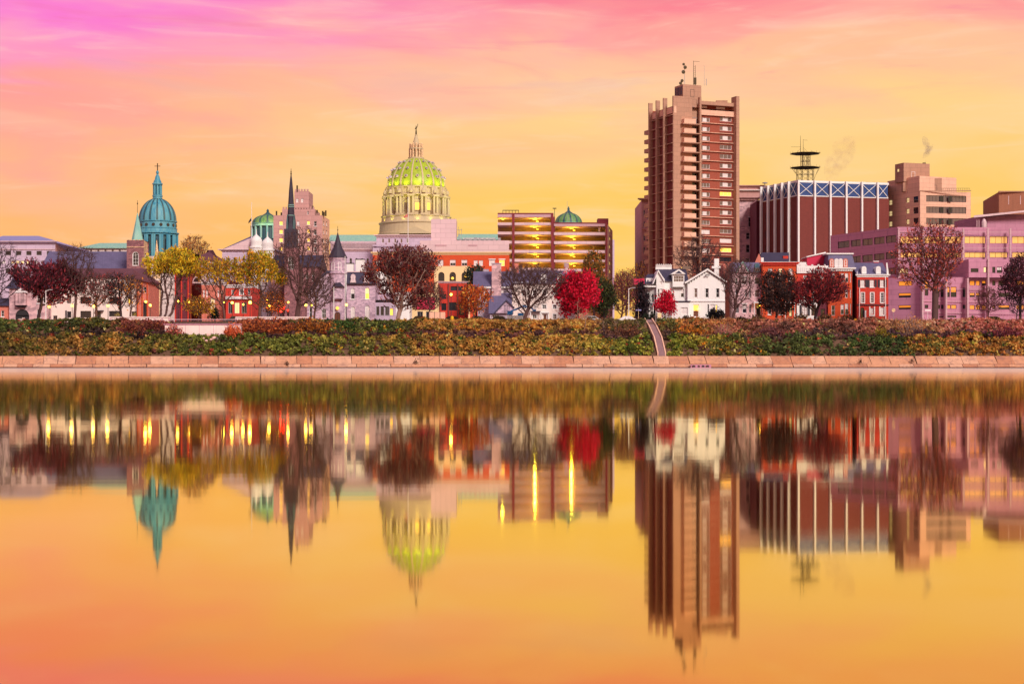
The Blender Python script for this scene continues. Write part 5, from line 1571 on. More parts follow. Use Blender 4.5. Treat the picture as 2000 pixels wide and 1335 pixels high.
    mb = MB(); yo = Y - 1.7; mb.box(X(651, yo), X(669, yo), yo + 0.002, Y + 0.5, Z(583, yo), Z(560, yo)); b.add(mb, 'oriel', 'stone_lilac')
    mb = MB(); mb.frustum(X(648, yo), X(672, yo), yo - 0.4, Y + 0.4, Z(560, yo) + 0.003, X(657, yo), X(662, yo), yo + 1.0, Y + 0.3, Z(549, yo)); b.add(mb, 'oriel_roof', 'spire_slate')
    mb = MB(); mb.frustum(X(655, yo), X(665, yo), yo + 0.7, Y + 0.3, Z(589, yo), X(651, yo), X(669, yo), yo, Y + 0.4, Z(583, yo) - 0.003); b.add(mb, 'oriel_corbel', 'stone_brown')
    b.window((X(653.5, Y - 1.2), Y - 1.42, GZ + 0.2), 0, 1.2, 2.6, 'd/door/2x1/fa', 'door')
    mb = MB(); mb.lathe([(0.22, -0.05), (0.34, -0.05), (0.34, 0.05), (0.22, 0.05)], 0, 0, 12)
    o = b.add(mb, 'wreath', 'lit'); o.rotation_euler = (math.pi / 2, 0, 0); o.location = (X(659, Y - 1.5), Y - 1.55, Z(602, Y))
    # left wing with steep gable
    A, B, z0, z1 = b.pw((600, Y), (645, Y), 575, [(616, 560 + 18, 622, 590, 'w/dark/1x2/as'), (628.5, 602, 637, 622, 'w/dark/2x2/a'), (604, 600, 610, 620, 'w/dark/1x2/as')], 'stone_lilac', prof=[(645, 531), (640, 531), (622, 545)])
    b.shell(A, B, 10, z0, z1, 'stone_lilac', top=False)
    mb = MB(); mb.extr([(X(597, Y), Z(577, Y)), (X(620, Y), Z(543, Y)), (X(640, Y), Z(528, Y)), (X(646, Y), Z(529, Y)), (X(646, Y), Z(533, Y)), (X(640, Y), Z(532.5, Y)), (X(621, Y), Z(548, Y)), (X(599, Y), Z(579, Y))], Y - 0.4, Y + 10); b.add(mb, 'roof', 'slate_dark')
    # glazed porch wing and white end wall
    A, B, z0, z1 = b.pw((733, Y + 0.5), (773, Y + 0.5), 586, [(734.5, 598, 741, 616, 's/dark/1x1'), (743, 598, 750, 616, 's/dark/1x1'), (752, 598, 760, 616, 's/dark/2x1'), (761, 602, 768, 616, 's/lit/1x1')], 'granite_violet')
    b.shell(A, B, 8, z0, z1, 'granite_violet')
    b.cornice(733, 773, 585.5, 590, Y + 0.5, 'dark_trim', 0.4)
    b.pbox(733, 572, 800, 586, Y + 6, 3, 'stone_lilac', 'upper_wall')
    A, B, z0, z1 = b.pw((773, Y + 1), (800, Y + 1), 570, [(778, 596, 784, 616, 'w/blind/1x2'), (790, 580, 796, 592, 'w/blind/1x2')], 'white_paint')
    b.shell(A, B, 8, z0, z1, 'white_paint')
    # white chimneys of the house behind
    b = Bd('white_chimney_house', 'house behind the turret house showing two broad white chimneys', 'house', 700, 345)
    A, B, z0, z1 = b.pw((674, 345), (760, 345), 530, row([690, 705, 720, 740], 5, 536, 548, 'w/dark/1x2'), 'white_paint')
    b.shell(A, B, 9, z0, z1, 'white_paint')
    for x0, x1, y0 in ((676, 689.5, 514), (694, 711, 506)):
        b.pbox(x0, y0, x1, 530, 345, 1.4, 'white_paint', 'chimney', 1.0); b.pbox(x0 - 0.6, y0 - 1.2, x1 + 0.6, y0 + 0.2, 345, 1.6, 'dark_trim', 'chimney_cap', 0.9)


_sh = {}


def _share(key, mb, m):
    if key not in _sh:
        _sh[key] = mb.mesh(key, MT[m])
    return _sh[key]

# ------------------------------------------------------------------ capitol, garage, middle of the picture
def point_light(name, loc, energy, color, radius, parent, inv):
    d = bpy.data.lights.new(name, 'POINT'); d.energy = energy; d.color = color; d.shadow_soft_size = radius
    o = bpy.data.objects.new(name, d); COL.objects.link(o)
    o.parent = parent; o.matrix_parent_inverse = Matrix.Translation(-Vector(inv)); o.location = loc
    return o


def flood(loc, target, energy, color, parent, inv):
    """shielded floodlight aimed at a wall or dome"""
    d = bpy.data.lights.new('floodlight', 'SPOT'); d.energy = energy; d.color = color; d.shadow_soft_size = 0.4
    d.spot_size = math.radians(150); d.spot_blend = 0.9
    o = bpy.data.objects.new('floodlight', d); COL.objects.link(o)
    o.parent = parent; o.matrix_parent_inverse = Matrix.Translation(-Vector(inv)); o.location = loc
    o.rotation_euler = (Vector(target) - Vector(loc)).to_track_quat('-Z', 'Y').to_euler()
    return o


def side_dome(b, cxp, Y, top, base, hw, lant=True, ffrom=0):
    cy = Y + hw * Y / F; c, k = X(cxp, cy), cy / F; zk = lambda py: Z(py, cy); h = base - top
    prof = [(hw * k * math.cos(t), zk(base - h * 0.62 * math.sin(t))) for t in np.linspace(0, 1.38, 10)]
    b.add(MB().lathe(prof, c, cy, 40), 'side_dome', 'dome_green2', smooth=True)
    dome_ribs(b, prof, c, cy, 12, 0.7, 'copper_dark', 0.13, 0.16)
    t0 = base - h * 0.60
    b.add(MB().lathe([(hw * 0.30 * k, zk(t0 + 2)), (hw * 0.32 * k, zk(t0)), (hw * 0.16 * k, zk(t0 - 3)), (hw * 0.07 * k, zk(t0 - 6)), (hw * 0.09 * k, zk(t0 - 8)), (hw * 0.02 * k, zk(top))], c, cy, 12), 'finial', 'copper_dark')
    b.add(MB().lathe([(hw * 1.12 * k, zk(base + 6)), (hw * 1.12 * k, zk(base + 4.5)), (hw * 1.04 * k, zk(base + 4)), (hw * 1.04 * k, zk(base + 1)), (hw * 1.1 * k, zk(base + 0.5)), (hw * k, zk(base - 0.5))], c, cy, 40), 'dome_cornice', 'copper_pale')
    b.add(MB().lathe([(hw * 0.98 * k, zk(base + 60)), (hw * 0.98 * k, zk(base + 6))], c, cy, 40), 'dome_drum', 'copper_dark')
    cm = MB(); cm.bar((hw * 1.04 * k, 0, zk(base + 30)), (hw * 1.04 * k, 0, zk(base + 6)), 0.5, n=8)
    ring_copies(b, cm.mesh('column', MT['copper_pale']), 'column', c, cy, 16, 0.1)


def capitol():
    Y = 700; cy = Y + 14; k = cy / F; c = X(812.7, cy); zk = lambda py: Z(py, cy)
    b = Bd('state_capitol', 'great domed capitol with floodlit green tiled dome and gilded statue', 'capitol', 812.7, Y)
    # central block and wings
    A, B, z0, z1 = b.pw((735, Y - 18), (845, Y - 18), 462, row([748, 760, 772, 784, 796], 4, 466, 474, 't/warm/1x1'), 'granite_violet')
    b.shell(A, B, 50, z0, z1, 'granite_violet')
    b.cornice(735, 845, 458.5, 463.5, Y - 18, 'panel_lilac', 1.0, 20)
    b.pbox(728, 478, 850, 481, Y - 19, 1, 'granite_violet', 'string_course', -1)
    A, B, z0, z1 = b.pw((645, Y - 8), (735, Y - 8), 488, row(list(range(652, 735, 11)), 5, 504, 516, 't/dark/1x2/a'), 'granite_violet')
    b.shell(A, B, 40, z0, z1, 'granite_violet', right=False)
    b.cornice(645, 735, 486, 491, Y - 8, 'panel_lilac', 1.0, ends=False)
    A, B, z0, z1 = b.pw((645, Y - 4), (735, Y - 4), 471, [], 'granite_violet', pybot=489)
    mb = MB()
    for i in range(46):
        u = X(646 + i * 1.95, Y - 5); mb.box(u, u + 0.2, Y - 5.4, Y - 5, Z(487, Y - 5), Z(473.5, Y - 5))
    mb.box(X(645, Y - 5), X(735, Y - 5), Y - 5.5, Y - 4.9, Z(473.5, Y - 5), Z(472, Y - 5)); b.add(mb, 'balustrade', 'panel_lilac')
    mb = MB(); mb.frustum(X(640, Y - 3), X(735, Y - 3), Y - 3, Y + 40, Z(471.5, Y - 3), X(640, Y - 3), X(735, Y - 3), Y + 8, Y + 30, Z(458.5, Y + 8)); b.add(mb, 'wing_roof', 'roof_green')
    mb = MB(); mb.frustum(X(890, Y - 3), X(1100, Y - 3), Y - 3, Y + 40, Z(468, Y - 3), X(895, Y - 3), X(1095, Y - 3), Y + 8, Y + 30, Z(457, Y + 8)); b.add(mb, 'wing_roof', 'roof_green')
    A, B, z0, z1 = b.pw((890, Y - 2), (1200, Y - 2), 468, [], 'granite_violet'); b.shell(A, B, 40, z0, z1, 'granite_violet')
    mb = MB()
    for i in range(24):
        u = X(905 + i * 2.6, Y - 2); mb.box(u, u + 0.3, Y - 2.6, Y - 2.2, Z(468, Y - 2), Z(464.5, Y - 2))
    b.add(mb, 'balustrade', 'panel_lilac')
    # stepped base under the drum
    prof = [(75 * k, z1 - 6), (75 * k, zk(458)), (72 * k, zk(457)), (71 * k, zk(440)), (73 * k, zk(439)), (73 * k, zk(437)), (68 * k, zk(436)), (67 * k, zk(427)), (69 * k, zk(425.5)), (69 * k, zk(424)), (64 * k, zk(423.5))]
    b.add(MB().lathe(prof, c, cy, 48), 'drum_base', 'limestone')
    mb = MB(); vm = cy - 73.5 * k
    mb.extr([(X(780, vm), Z(456, vm)), (X(842, vm), Z(456, vm)), (X(811, vm), Z(442, vm))], vm - 1.2, vm + 4); b.add(mb, 'pediment', 'limestone')
    # drum
    b.add(MB().lathe([(54 * k, zk(424)), (54 * k, zk(386))], c, cy, 64), 'drum', 'limestone')
    ent = [(65 * k, zk(388.5)), (67 * k, zk(387)), (67 * k, zk(384.5)), (60 * k, zk(384)), (58 * k, zk(383)), (57.5 * k, zk(371)), (60 * k, zk(370)), (60 * k, zk(368)), (56 * k, zk(367.5))]
    cm = MB()
    cm.box(56 * k, 66.5 * k, -1.55, 1.55, zk(389), zk(385))
    cm.box(57 * k, 66 * k, -1.5, 1.5, zk(424), zk(421))
    for s_ in (-0.85, 0.85):
        cm.bar((63.5 * k, s_, zk(421)), (63.5 * k, s_, zk(389)), 0.62, n=10, r1=0.52)
    cm.box(53.5 * k, 57 * k, -1.3, 1.3, zk(424), zk(386))
    ring_copies(b, cm.mesh('column_pair', MT['limestone']), 'column_pair', c, cy, 16, math.radians(11.25 - 90 + 11.25 / 2))
    cb = MB(); cb.box(55 * k, 60.5 * k, -1.5, 1.5, zk(384.5), zk(370)); cb.lathe([(0.9, zk(382)), (1.0, zk(378)), (0.6, zk(374))], 61 * k, 0, 8)
    ring_copies(b, cb.mesh('attic_pier', MT['limestone']), 'attic_pier', c, cy, 16, math.radians(11.25 - 90 + 11.25 / 2))
    b.add(MB().lathe([(54 * k, zk(386)), (59 * k, zk(385)), (59 * k, zk(384)), (56 * k, zk(383.5)), (56 * k, zk(371)), (59.5 * k, zk(370)), (59.5 * k, zk(368)), (55 * k, zk(367.5))], c, cy, 64), 'entablature', 'limestone')
    a0 = math.radians(-90 + 11.25 / 2)
    wf = MB(); wf.box(-1.5, 1.5, -0.35, 0, zk(416), zk(399)); wf.extr([(-1.9, zk(399)), (1.9, zk(399)), (1.2, zk(395.5)), (0, zk(394)), (-1.2, zk(395.5))], -0.5, 0)
    wp = MB(); wp.box(-0.85, 0.85, -0.42, -0.36, zk(414.5), zk(401))
    wfm = wf.mesh('window_surround', MT['limestone'])
    for i in range(16):
        a = a0 + 2 * math.pi * i / 16
        if math.sin(a) > 0.3:
            continue
        o = obj('window', wfm, b.root, b.loc)
        o.location = (c + 54.1 * k * math.cos(a), cy + 54.1 * k * math.sin(a), 0); o.rotation_euler = (0, 0, a + math.pi / 2)
        obj('pane', _share('cap_pane_lit' if i in (0, 1) else 'cap_pane', wp, 'lit' if i in (0, 1) else 'glass_warm'), o)
    # dome
    prof = [(56.0, 368), (56.0, 362), (55, 355), (53, 349), (50, 342), (46, 335), (40, 327), (33, 320), (26, 315), (20, 312.3), (15, 311)]
    prof = [(r * k, zk(y)) for r, y in prof]
    b.add(MB().lathe(prof, c, cy, 64), 'dome', 'dome_green', smooth=True)
    dome_ribs(b, prof, c, cy, 16, 0.68, 'limestone', math.radians(11.25 - 90 + 11.25 / 2), 0.35)
    for y, rr_, sz in ((349, 53, 0.6), (333, 44.8, 0.48), (318.6, 31.5, 0.36)):
        dm = MB()
        ring = [(sz * math.cos(t), sz * math.sin(t)) for t in np.linspace(0, 2 * math.pi, 11)[:-1]]
        dm.extr(ring, -0.8 * sz - 0.6, 0.8)
        dg = MB(); dg.extr([(u * 0.62, z * 0.62) for u, z in ring], -0.8 * sz - 0.68, -0.8 * sz - 0.61)
        dme, dge = dm.mesh('oculus', MT['granite_violet']), dg.mesh('oculus_pane', MT['glass_warm'])
        for i in range(16):
            a = a0 + 2 * math.pi * i / 16
            if math.sin(a) > 0.3:
                continue
            o = obj('oculus', dme, b.root, b.loc)
            o.location = (c + rr_ * k * math.cos(a), cy + rr_ * k * math.sin(a), zk(y)); o.rotation_euler = (0, 0, a + math.pi / 2)
            obj('pane', dge, o)
    # lantern, spirelet and statue
    b.add(MB().lathe([(15 * k, zk(312)), (15.6 * k, zk(310)), (15.6 * k, zk(308)), (9 * k, zk(307.5)), (9 * k, zk(293)), (14 * k, zk(292)), (14 * k, zk(290)), (10 * k, zk(289.5)), (7 * k, zk(289)), (6.6 * k, zk(282)), (6 * k, zk(278)), (3 * k, zk(268)), (2.2 * k, zk(265)), (2.8 * k, zk(264)), (1.4 * k, zk(263))], c, cy, 24), 'lantern', 'limestone')
    cm = MB(); cm.bar((12.4 * k, 0, zk(308)), (12.4 * k, 0, zk(292)), 0.42, n=8); cm.box(10.2 * k, 13 * k, -0.35, 0.35, zk(290), zk(283)); cm.lathe([(0.3, zk(283)), (0.4, zk(281.5)), (0.05, zk(279.5))], 11.8 * k, 0, 6)
    ring_copies(b, cm.mesh('lantern_column', MT['stone_pale']), 'lantern_column', c, cy, 12, 0.1, False)
    mb = MB()
    mb.lathe([(1.3 * k, zk(264)), (1.6 * k, zk(260)), (1.3 * k, zk(256)), (0.8 * k, zk(253.5)), (1.5 * k, zk(250.5)), (1.1 * k, zk(249)), (0.5 * k, zk(248.4)), (0.85 * k, zk(247.3)), (0.6 * k, zk(246)), (0.1 * k, zk(245.3))], c, cy, 10)
    mb.bar((c + 0.2, cy, zk(250)), (c + 3.2 * k, cy, zk(245)), 0.16, n=6, r1=0.11)
    mb.bar((c + 3.2 * k, cy, zk(245)), (c + 3.2 * k, cy, zk(242)), 0.12, n=6)
    mb.bar((c - 0.2, cy, zk(250)), (c - 2.4 * k, cy, zk(252.5)), 0.16, n=6, r1=0.1)
    b.add(mb, 'statue', 'bronze_steel')
    # floodlights standing on the drum balcony and the attic ledge, aimed at drum and dome
    for i in range(16):
        a = a0 + 2 * math.pi * i / 16
        if math.sin(a) > 0.2:
            continue
        ca, sa = math.cos(a), math.sin(a)
        flood((c + 60.5 * k * ca, cy + 60.5 * k * sa, zk(366.3)), (c + 40 * k * ca, cy + 40 * k * sa, zk(330)), 300, (1.0, 0.96, 0.10), b.root, b.loc)
        flood((c + 70 * k * ca, cy + 70 * k * sa, zk(434.5)), (c + 60 * k * ca, cy + 60 * k * sa, zk(390)), 120, (1.0, 0.95, 0.16), b.root, b.loc)
    for i in range(9):                               # big floods on the surrounding roofs
        a = math.radians(-90 + (i - 4) * 20)
        ca, sa = math.cos(a), math.sin(a)
        flood((c + 118 * k * ca, cy + 118 * k * sa, zk(455)), (c + 30 * k * ca, cy + 30 * k * sa, zk(338)), 5600, (0.95, 1.0, 0.12), b.root, b.loc).data.spot_size = math.radians(46)
    # green side domes of the wings
    side_dome(b, 523, Y - 10, 408, 437, 30)
    side_dome(b, 1110.5, Y - 10, 403, 436, 26)
    for px in (508, 528):
        flood((X(px, Y - 12), Y - 13, Z(434, Y - 12)), (X(px, Y), Y - 2, Z(420, Y)), 220, (1.0, 0.92, 0.15), b.root, b.loc)
    b2 = Bd('capitol_flagpole', 'tall white flagpole with a drooping red flag before the capitol drum', 'flagpole', 797, 640)
    b2.add(MB().bar((X(797, 640), 640, GZ), (X(797, 640), 640, Z(385, 640)), 0.16, n=6, r1=0.09), 'pole', 'white_paint')
    mb = MB(); u = X(796.5, 640)
    for i in range(5):
        mb.poly([(u - i * 0.32, 640 + 0.2 * math.sin(i * 1.7), Z(417 + i * 1.0, 640)), (u - (i + 1) * 0.32, 640 + 0.2 * math.sin(i * 1.7 + 1.7), Z(418 + i, 640)),
                 (u - (i + 1) * 0.32, 640 + 0.2 * math.sin(i * 1.7 + 1.7), Z(424 + i * 0.5, 640)), (u - i * 0.32, 640 + 0.2 * math.sin(i * 1.7), Z(424 + i * 0.4, 640))])
    b2.add(mb, 'flag', 'brick_pink')


def garage():
    Y = 450; z = lambda py: Z(py, Y)
    b = Bd('parking_garage', 'open parking garage with brick columns, pale deck parapets and yellow lights', 'parking garage', 1085, Y)
    dp = 30
    def part(xs, x1, par, top_cap, lampx, colx, name):
        a, c_ = X(xs, Y), X(x1, Y)
        for i, (y0, y1) in enumerate(par):           # parapets and deck slabs
            b.add(MB().box(a, c_, Y, Y + 0.35, z(y1), z(y0)), 'parapet', 'panel_lilac' if i else 'concrete_lilac')
            b.add(MB().box(a, c_, Y + 0.36, Y + dp, z(y1) - 0.05, z(y1) + 0.35), 'deck', 'concrete_lilac')
        b.add(MB().box(a, c_, Y - 0.12, Y + 0.4, z(par[0][0]) + 0.002, z(par[0][0]) + 0.3), 'coping', 'garage_brick')
        for (x0, x2) in colx:
            b.add(MB().box(X(x0, Y), X(x2, Y), Y - 0.35, Y - 0.004, GZ, z(par[0][0]) - 0.003), 'column', 'garage_brick')
        for i in range(len(par)):
            zt = z(par[i][1]) - 0.35
            o = b.add(MB().box(X(lampx, Y) - 0.5, X(lampx, Y) + 0.5, Y + 2.2, Y + 2.5, zt - 0.12, zt), 'lamp', 'lamp_glow')
            o2 = b.add(MB().box(X(lampx, Y) + 0.5, X(lampx, Y) + 1.1, Y + 5.2, Y + 5.5, zt - 0.42, zt - 0.3), 'lamp', 'lamp_glow')
            point_light('deck_light', (X(lampx, Y), Y + 4.0, zt - 1.0), 620, (1.0, 0.84, 0.05), 0.3, b.root, b.loc)
        b.add(MB().box(a, c_, Y + 9.0, Y + 9.2, GZ, z(par[0][1])), 'back_wall', 'concrete_tan')
    pl = [(418, 424), (434.5, 439.5), (452.5, 457.5), (470, 475.5), (488, 493.5), (505.5, 511), (523, 528.5)]
    part(972, 1081, pl, 415, 1045, [(1000.5, 1005), (1076.5, 1081)], 'l')
    pr = [(436.5, 441.5), (453.5, 459), (471, 476.5), (488.5, 494), (507, 512), (525, 530)]
    part(1082, 1186, pr, 435, 1117, [(1182.5, 1186.5)], 'r')
    point_light('deck_light', (X(981, Y), Y + 4.0, z(424) - 1.0), 350, (1.0, 0.84, 0.05), 0.3, b.root, b.loc)
    b.add(MB().box(X(980, Y), X(983, Y), Y + 2.2, Y + 2.4, z(424) - 0.5, z(424) - 0.38), 'lamp', 'lamp_glow')
    # party wall between the two halves, higher
    b.add(MB().box(X(1081, Y), X(1084, Y), Y + 0.4, Y + dp, GZ, z(423)), 'party_wall', 'garage_brick')
    # right end with stepped ramps
    b.pw((1186.5, Y), (1196.5, Y + 22), 438, [(1189.5, y, 1194, y + 8, 'c/warm/1x1') for y in (446, 462, 478, 494, 510, 526)], 'concrete_pink')
    b.pbox(1169, 424, 1190, 437, Y, 5, 'garage_brick', 'stair_tower', 4)
    b.add(MB().box(X(972, Y) - 0.0, X(1186, Y), Y + dp, Y + dp + 0.3, GZ, z(437)), 'rear_wall', 'garage_brick')
    # roof rail and lamp mast
    mb = MB()
    for i in range(6):
        u = X(982 + i * 6.2, Y); mb.bar((u, Y + 2, z(418)), (u, Y + 2, z(409.5)), 0.09)
    mb.bar((X(981.5, Y), Y + 2, z(409.5)), (X(1013.5, Y), Y + 2, z(409.5)), 0.14); b.add(mb, 'roof_rail', 'bronze_steel')
    for x, h_ in ((1083.5, 406),):
        mb = MB().bar((X(x, Y), Y + 2, z(436)), (X(x, Y), Y + 2, z(h_)), 0.09); mb.box(X(x - 3.6, Y), X(x + 3.6, Y), Y + 1.8, Y + 2.4, z(h_ + 0.3), z(h_ - 1.2)); b.add(mb, 'roof_lamp', 'bronze_steel')
    b.add(MB().bar((X(1108.5, Y), Y + 3, z(437)), (X(1108.5, Y), Y + 3, z(391)), 0.08, r1=0.04), 'antenna', 'grey_metal')
    b.pbox(1169, 437, 1172, 452, Y, 0.6, 'concrete_tan', 'stair_wall', 0.6)


def mid_buildings():
    capitol()
    garage()
    # long orange-red brick building with cream arched storey
    Y = 400
    b = Bd('orange_brick_building', 'orange red brick building with cream arched storey and pale metal attic', 'building', 900, Y)
    w = [(855, 507, 866, 519, 'w/blind/2x2'), (879, 507, 890, 519, 'w/half/2x2'), (901.5, 507, 912.5, 519, 'w/half/2x2'), (925.5, 508, 933, 519, 'w/blind/1x2'), (935.5, 508, 943.5, 519, 'w/blind/1x2'),
         (955.5, 507, 967, 519, 'w/blind/2x2/h'), (975, 507, 986, 519.5, 'w/lit/2x2/h')]
    w += [(x - 5.5, 507, x + 5.5, 519, 'w/blind/2x2') for x in (740, 762, 784, 806, 830)]
    A, B, z0, z1 = b.pw((728, Y), (995, Y), 497, w, 'brick_orange')
    b.shell(A, B, 30, z0, z1, 'brick_orange')
    b.cornice(728, 995, 492, 497.5, Y, 'cream_wall', 0.5)
    A, B, z0, z1 = b.pw((848, Y - 0.4), (918, Y - 0.4), 519.5, [(878, 531, 890.5, 549, 'd/dark/2x2/a'), (901.5, 531, 914, 549, 'd/dark/2x2/a'), (856, 531, 868, 549, 'd/dark/2x2/a')], 'cream_wall')
    b.shell(A, B, 0.38, z0, z1, 'cream_wall')
    for x, y in ((884, 543.5), (910, 539)):
        b.add(MB().lathe([(0.02, -0.35), (0.3, -0.2), (0.36, 0), (0.3, 0.2), (0.02, 0.35)], 0, 0, 10), 'lamp', 'lit').location = (X(x, Y), Y - 0.75, Z(y, Y))
    # metal attic storey
    b.pbox(820, 469.5, 994, 492.5, Y + 2, 22, 'panel_lilac', 'attic')
    for x0, x1 in ((850, 872), (915, 932)):
        b.pbox(x0, 477.5, x1, 480.5, Y + 2, 0.1, 'concrete_lilac', 'louvre', -0.1)
    b.pbox(728, 484, 822, 492, Y + 3, 18, 'granite_violet', 'attic')
    b.pbox(842, 427.5, 891, 470, Y + 8, 7, 'panel_lilac', 'lift_tower')
    mb = MB()
    for x, y0 in ((893, 437), (899, 440), (895, 443)):
        mb.bar((X(x, Y), Y + 9, Z(470, Y)), (X(x, Y), Y + 9, Z(y0, Y)), 0.06)
    for y in (443, 452):
        mb.bar((X(889, Y), Y + 9, Z(y, Y)), (X(901, Y), Y + 9, Z(y, Y)), 0.06)
    b.add(mb, 'roof_rail', 'grey_metal')
    rngv = random.Random(4)
    for i in range(9):
        x = 898 + i * 9.3; h_ = rngv.uniform(3, 6)
        b.pbox(x, 469.5 - h_, x + rngv.uniform(3, 6), 469.4, Y + 6, 1.5, 'grey_metal', 'roof_unit')

    # small red brick shop front
    Y = 344
    b = Bd('red_brick_shop', 'low dark red brick building with long dark sign panel behind an orange tree', 'building', 885, Y)
    A, B, z0, z1 = b.pw((856, Y), (912, Y), 552, [(880, 559, 904, 567.5, 'd/void/1x1'), (862, 574, 872, 584, 'd/dark/2x1'), (876, 590, 892, 606, 'd/dark/2x1'), (862, 592, 872, 606, 'd/dark/1x1'), (897, 592, 906, 615, 'd/dark/1x1')], 'brick_red')
    b.shell(A, B, 12, z0, z1, 'brick_red')
    b.cornice(856, 912, 549.5, 553, Y, 'concrete_lilac', 0.3)
    for x in (858, 876, 894, 909):
        b.pbox(x - 1.4, 555, x + 1.4, 626, Y, 0.2, 'brick_maroon', 'pier', -0.2)
    b = Bd('red_awning_shop', 'pale shop with flat red upper panel behind the small bare tree', 'building', 832, 342)
    A, B, z0, z1 = b.pw((800, 342), (857, 342), 572, [(812, 580, 850, 604, 'm/warm/1x1'), (815, 608, 826, 622, 's/dark/2x1'), (832, 608, 845, 622, 's/dark/2x1')], 'cream_wall')
    b.shell(A, B, 10, z0, z1, 'cream_wall')
    b.add(MB().box(X(812.4, 342), X(849.6, 342), 341.7, 341.95, Z(603.6, 342), Z(580.4, 342)), 'red_panel', 'magenta_siding')

    # stone cottage and gabled link
    Y = 334
    b = Bd('stone_cottage', 'grey stone cottage with violet slate roof and tall rubble chimney', 'house', 960, Y)
    A, B, z0, z1 = b.pw((933, Y), (1000, Y), 559, [(945, 566, 951, 578, 'w/blind/1x2'), (958, 566, 964, 578, 'w/dark/1x2'), (978, 566, 984, 578, 'w/blind/1x2')], 'stone_grey')
    b.shell(A, B, 9, z0, z1, 'stone_grey', top=False)
    b.gable_roof(927, 1000, Y, 9, 558, 530, 'slate', 0.35)
    b.add(MB().box(X(960.5, Y), X(979, Y), Y - 0.7, Y + 0.7, GZ, Z(516, Y)), 'chimney', 'stone_pink')
    b.add(MB().box(X(959.8, Y), X(979.8, Y), Y - 0.8, Y + 0.8, Z(516, Y) + 0.003, Z(514, Y)), 'chimney_cap', 'stone_grey')
    b.pbox(943, 523, 954, 531, Y, 1.2, 'stone_grey', 'chimney', 4.5)
    b.pbox(935, 559.5, 1000, 563, Y, 0.35, 'trim', 'eaves_board', -0.35)
    # low roof sweeping to a gabled dormer
    mb = MB(); mb.poly([(X(955, Y), Y - 4.6, Z(612, Y - 4.6)), (X(1000, Y), Y - 4.6, Z(612, Y - 4.6)), (X(1000, Y), Y - 0.1, Z(572, Y)), (X(955, Y), Y - 0.1, Z(572, Y))])
    b.add(mb, 'porch_roof', 'slate')
    b.pw((957, Y - 4.2), (999, Y - 4.2), 612, [(962, 614, 975, 624, 'w/dark/3x1')], 'stone_grey')
    mb = MB(); yo = Y - 4.9; mb.extr([(X(966, yo), Z(611, yo)), (X(989, yo), Z(587, yo)), (X(1003, yo), Z(600, yo)), (X(1003, yo), Z(611, yo))], yo, Y - 0.2); b.add(mb, 'gable', 'stone_lilac')
    mb = MB(); mb.extr([(X(963, yo), Z(612, yo)), (X(989, yo), Z(584.5, yo)), (X(1005, yo), Z(600, yo)), (X(1004, yo), Z(602, yo)), (X(989, yo), Z(588, yo)), (X(966, yo), Z(612.5, yo))], yo - 0.3, Y - 0.2); b.add(mb, 'gable_roof', 'slate_dark')
    for x in (984.5, 990.5):
        b.window((X(x, yo), yo - 0.012, Z(610, yo)), 0, 0.42, 1.35, 'd/dark/1x2/f')

    # white house with dormers
    Y = 338
    b = Bd('white_dormer_house', 'white brick house with violet slate roof and arched white dormers', 'house', 1065, Y)
    w = [(1059, 595, 1067, 603, 'w/dark/2x2/c'), (1079.5, 595, 1087, 603, 'w/dark/2x2/c'), (1100, 595, 1108, 603, 'w/dark/2x2/c'), (1040, 614, 1048, 622, 'w/dark/2x2/c'), (1060, 613, 1068.5, 628, 'w/door/1x1/k'),
         (1080, 613, 1087, 623, 'w/dark/2x2/c'), (1100, 613, 1107, 621, 'w/dark/2x2/c'), (1020, 595, 1028, 603, 'w/dark/2x2/c'), (1020, 566, 1027, 578, 'w/dark/1x2/c'), (1040, 566, 1047, 578, 'w/dark/1x2/c'), (1060, 566, 1067, 578, 'w/dark/1x2/c'), (1080, 566, 1087, 578, 'w/blind/1x2/c'), (1100, 566, 1107, 578, 'w/blind/1x2/c')]
    A, B, z0, z1 = b.pw((1000, Y), (1124, Y), 553, w, 'cream_stucco')
    b.shell(A, B, 9, z0, z1, 'cream_stucco', top=False)
    b.gable_roof(1002, 1122, Y, 9, 552.5, 528.5, 'slate', 0.4)
    b.cornice(1000, 1124, 551, 555, Y, 'white_paint', 0.3)
    for x in (1062, 1094):
        u = X(x, Y); hw = 0.58
        mb = MB(); mb.extr([(u - hw, Z(550, Y)), (u + hw, Z(550, Y)), (u + hw, Z(538, Y))] + [(u + hw * math.cos(t), Z(538, Y) + 0.5 * math.sin(t)) for t in np.linspace(0, math.pi, 7)][1:-1] + [(u - hw, Z(538, Y))], Y + 0.1, Y + 3.4)
        b.add(mb, 'dormer', 'white_paint'); b.window((u - 0.34, Y + 0.08, Z(549, Y)), 0, 0.68, 1.35, 'w/warm/2x3/fa')
    b.pbox(1103, 513, 1112, 532, Y, 1.0, 'stone_pink', 'chimney', 3.6); b.pbox(1102.4, 511.5, 1112.6, 513.2, Y, 1.2, 'stone_grey', 'chimney_cap', 3.5)
    b.pbox(1004, 512, 1013, 532, Y, 1.0, 'brick_pink', 'chimney', 3.6)
    b.pbox(1035, 607.5, 1056, 609, Y, 1.0, 'dark_trim', 'porch_roof', -1.0)
    for x in (1036, 1055):
        b.add(MB().bar((X(x, Y), Y - 0.9, GZ), (X(x, Y), Y - 0.9, Z(609, Y)), 0.1, n=8), 'post', 'white_paint')
    for x in (1057.5, 1071):
        b.add(MB().bar((X(x, Y), Y - 0.3, GZ), (X(x, Y), Y - 0.3, Z(610.5, Y)), 0.13, n=8), 'door_column', 'white_paint')
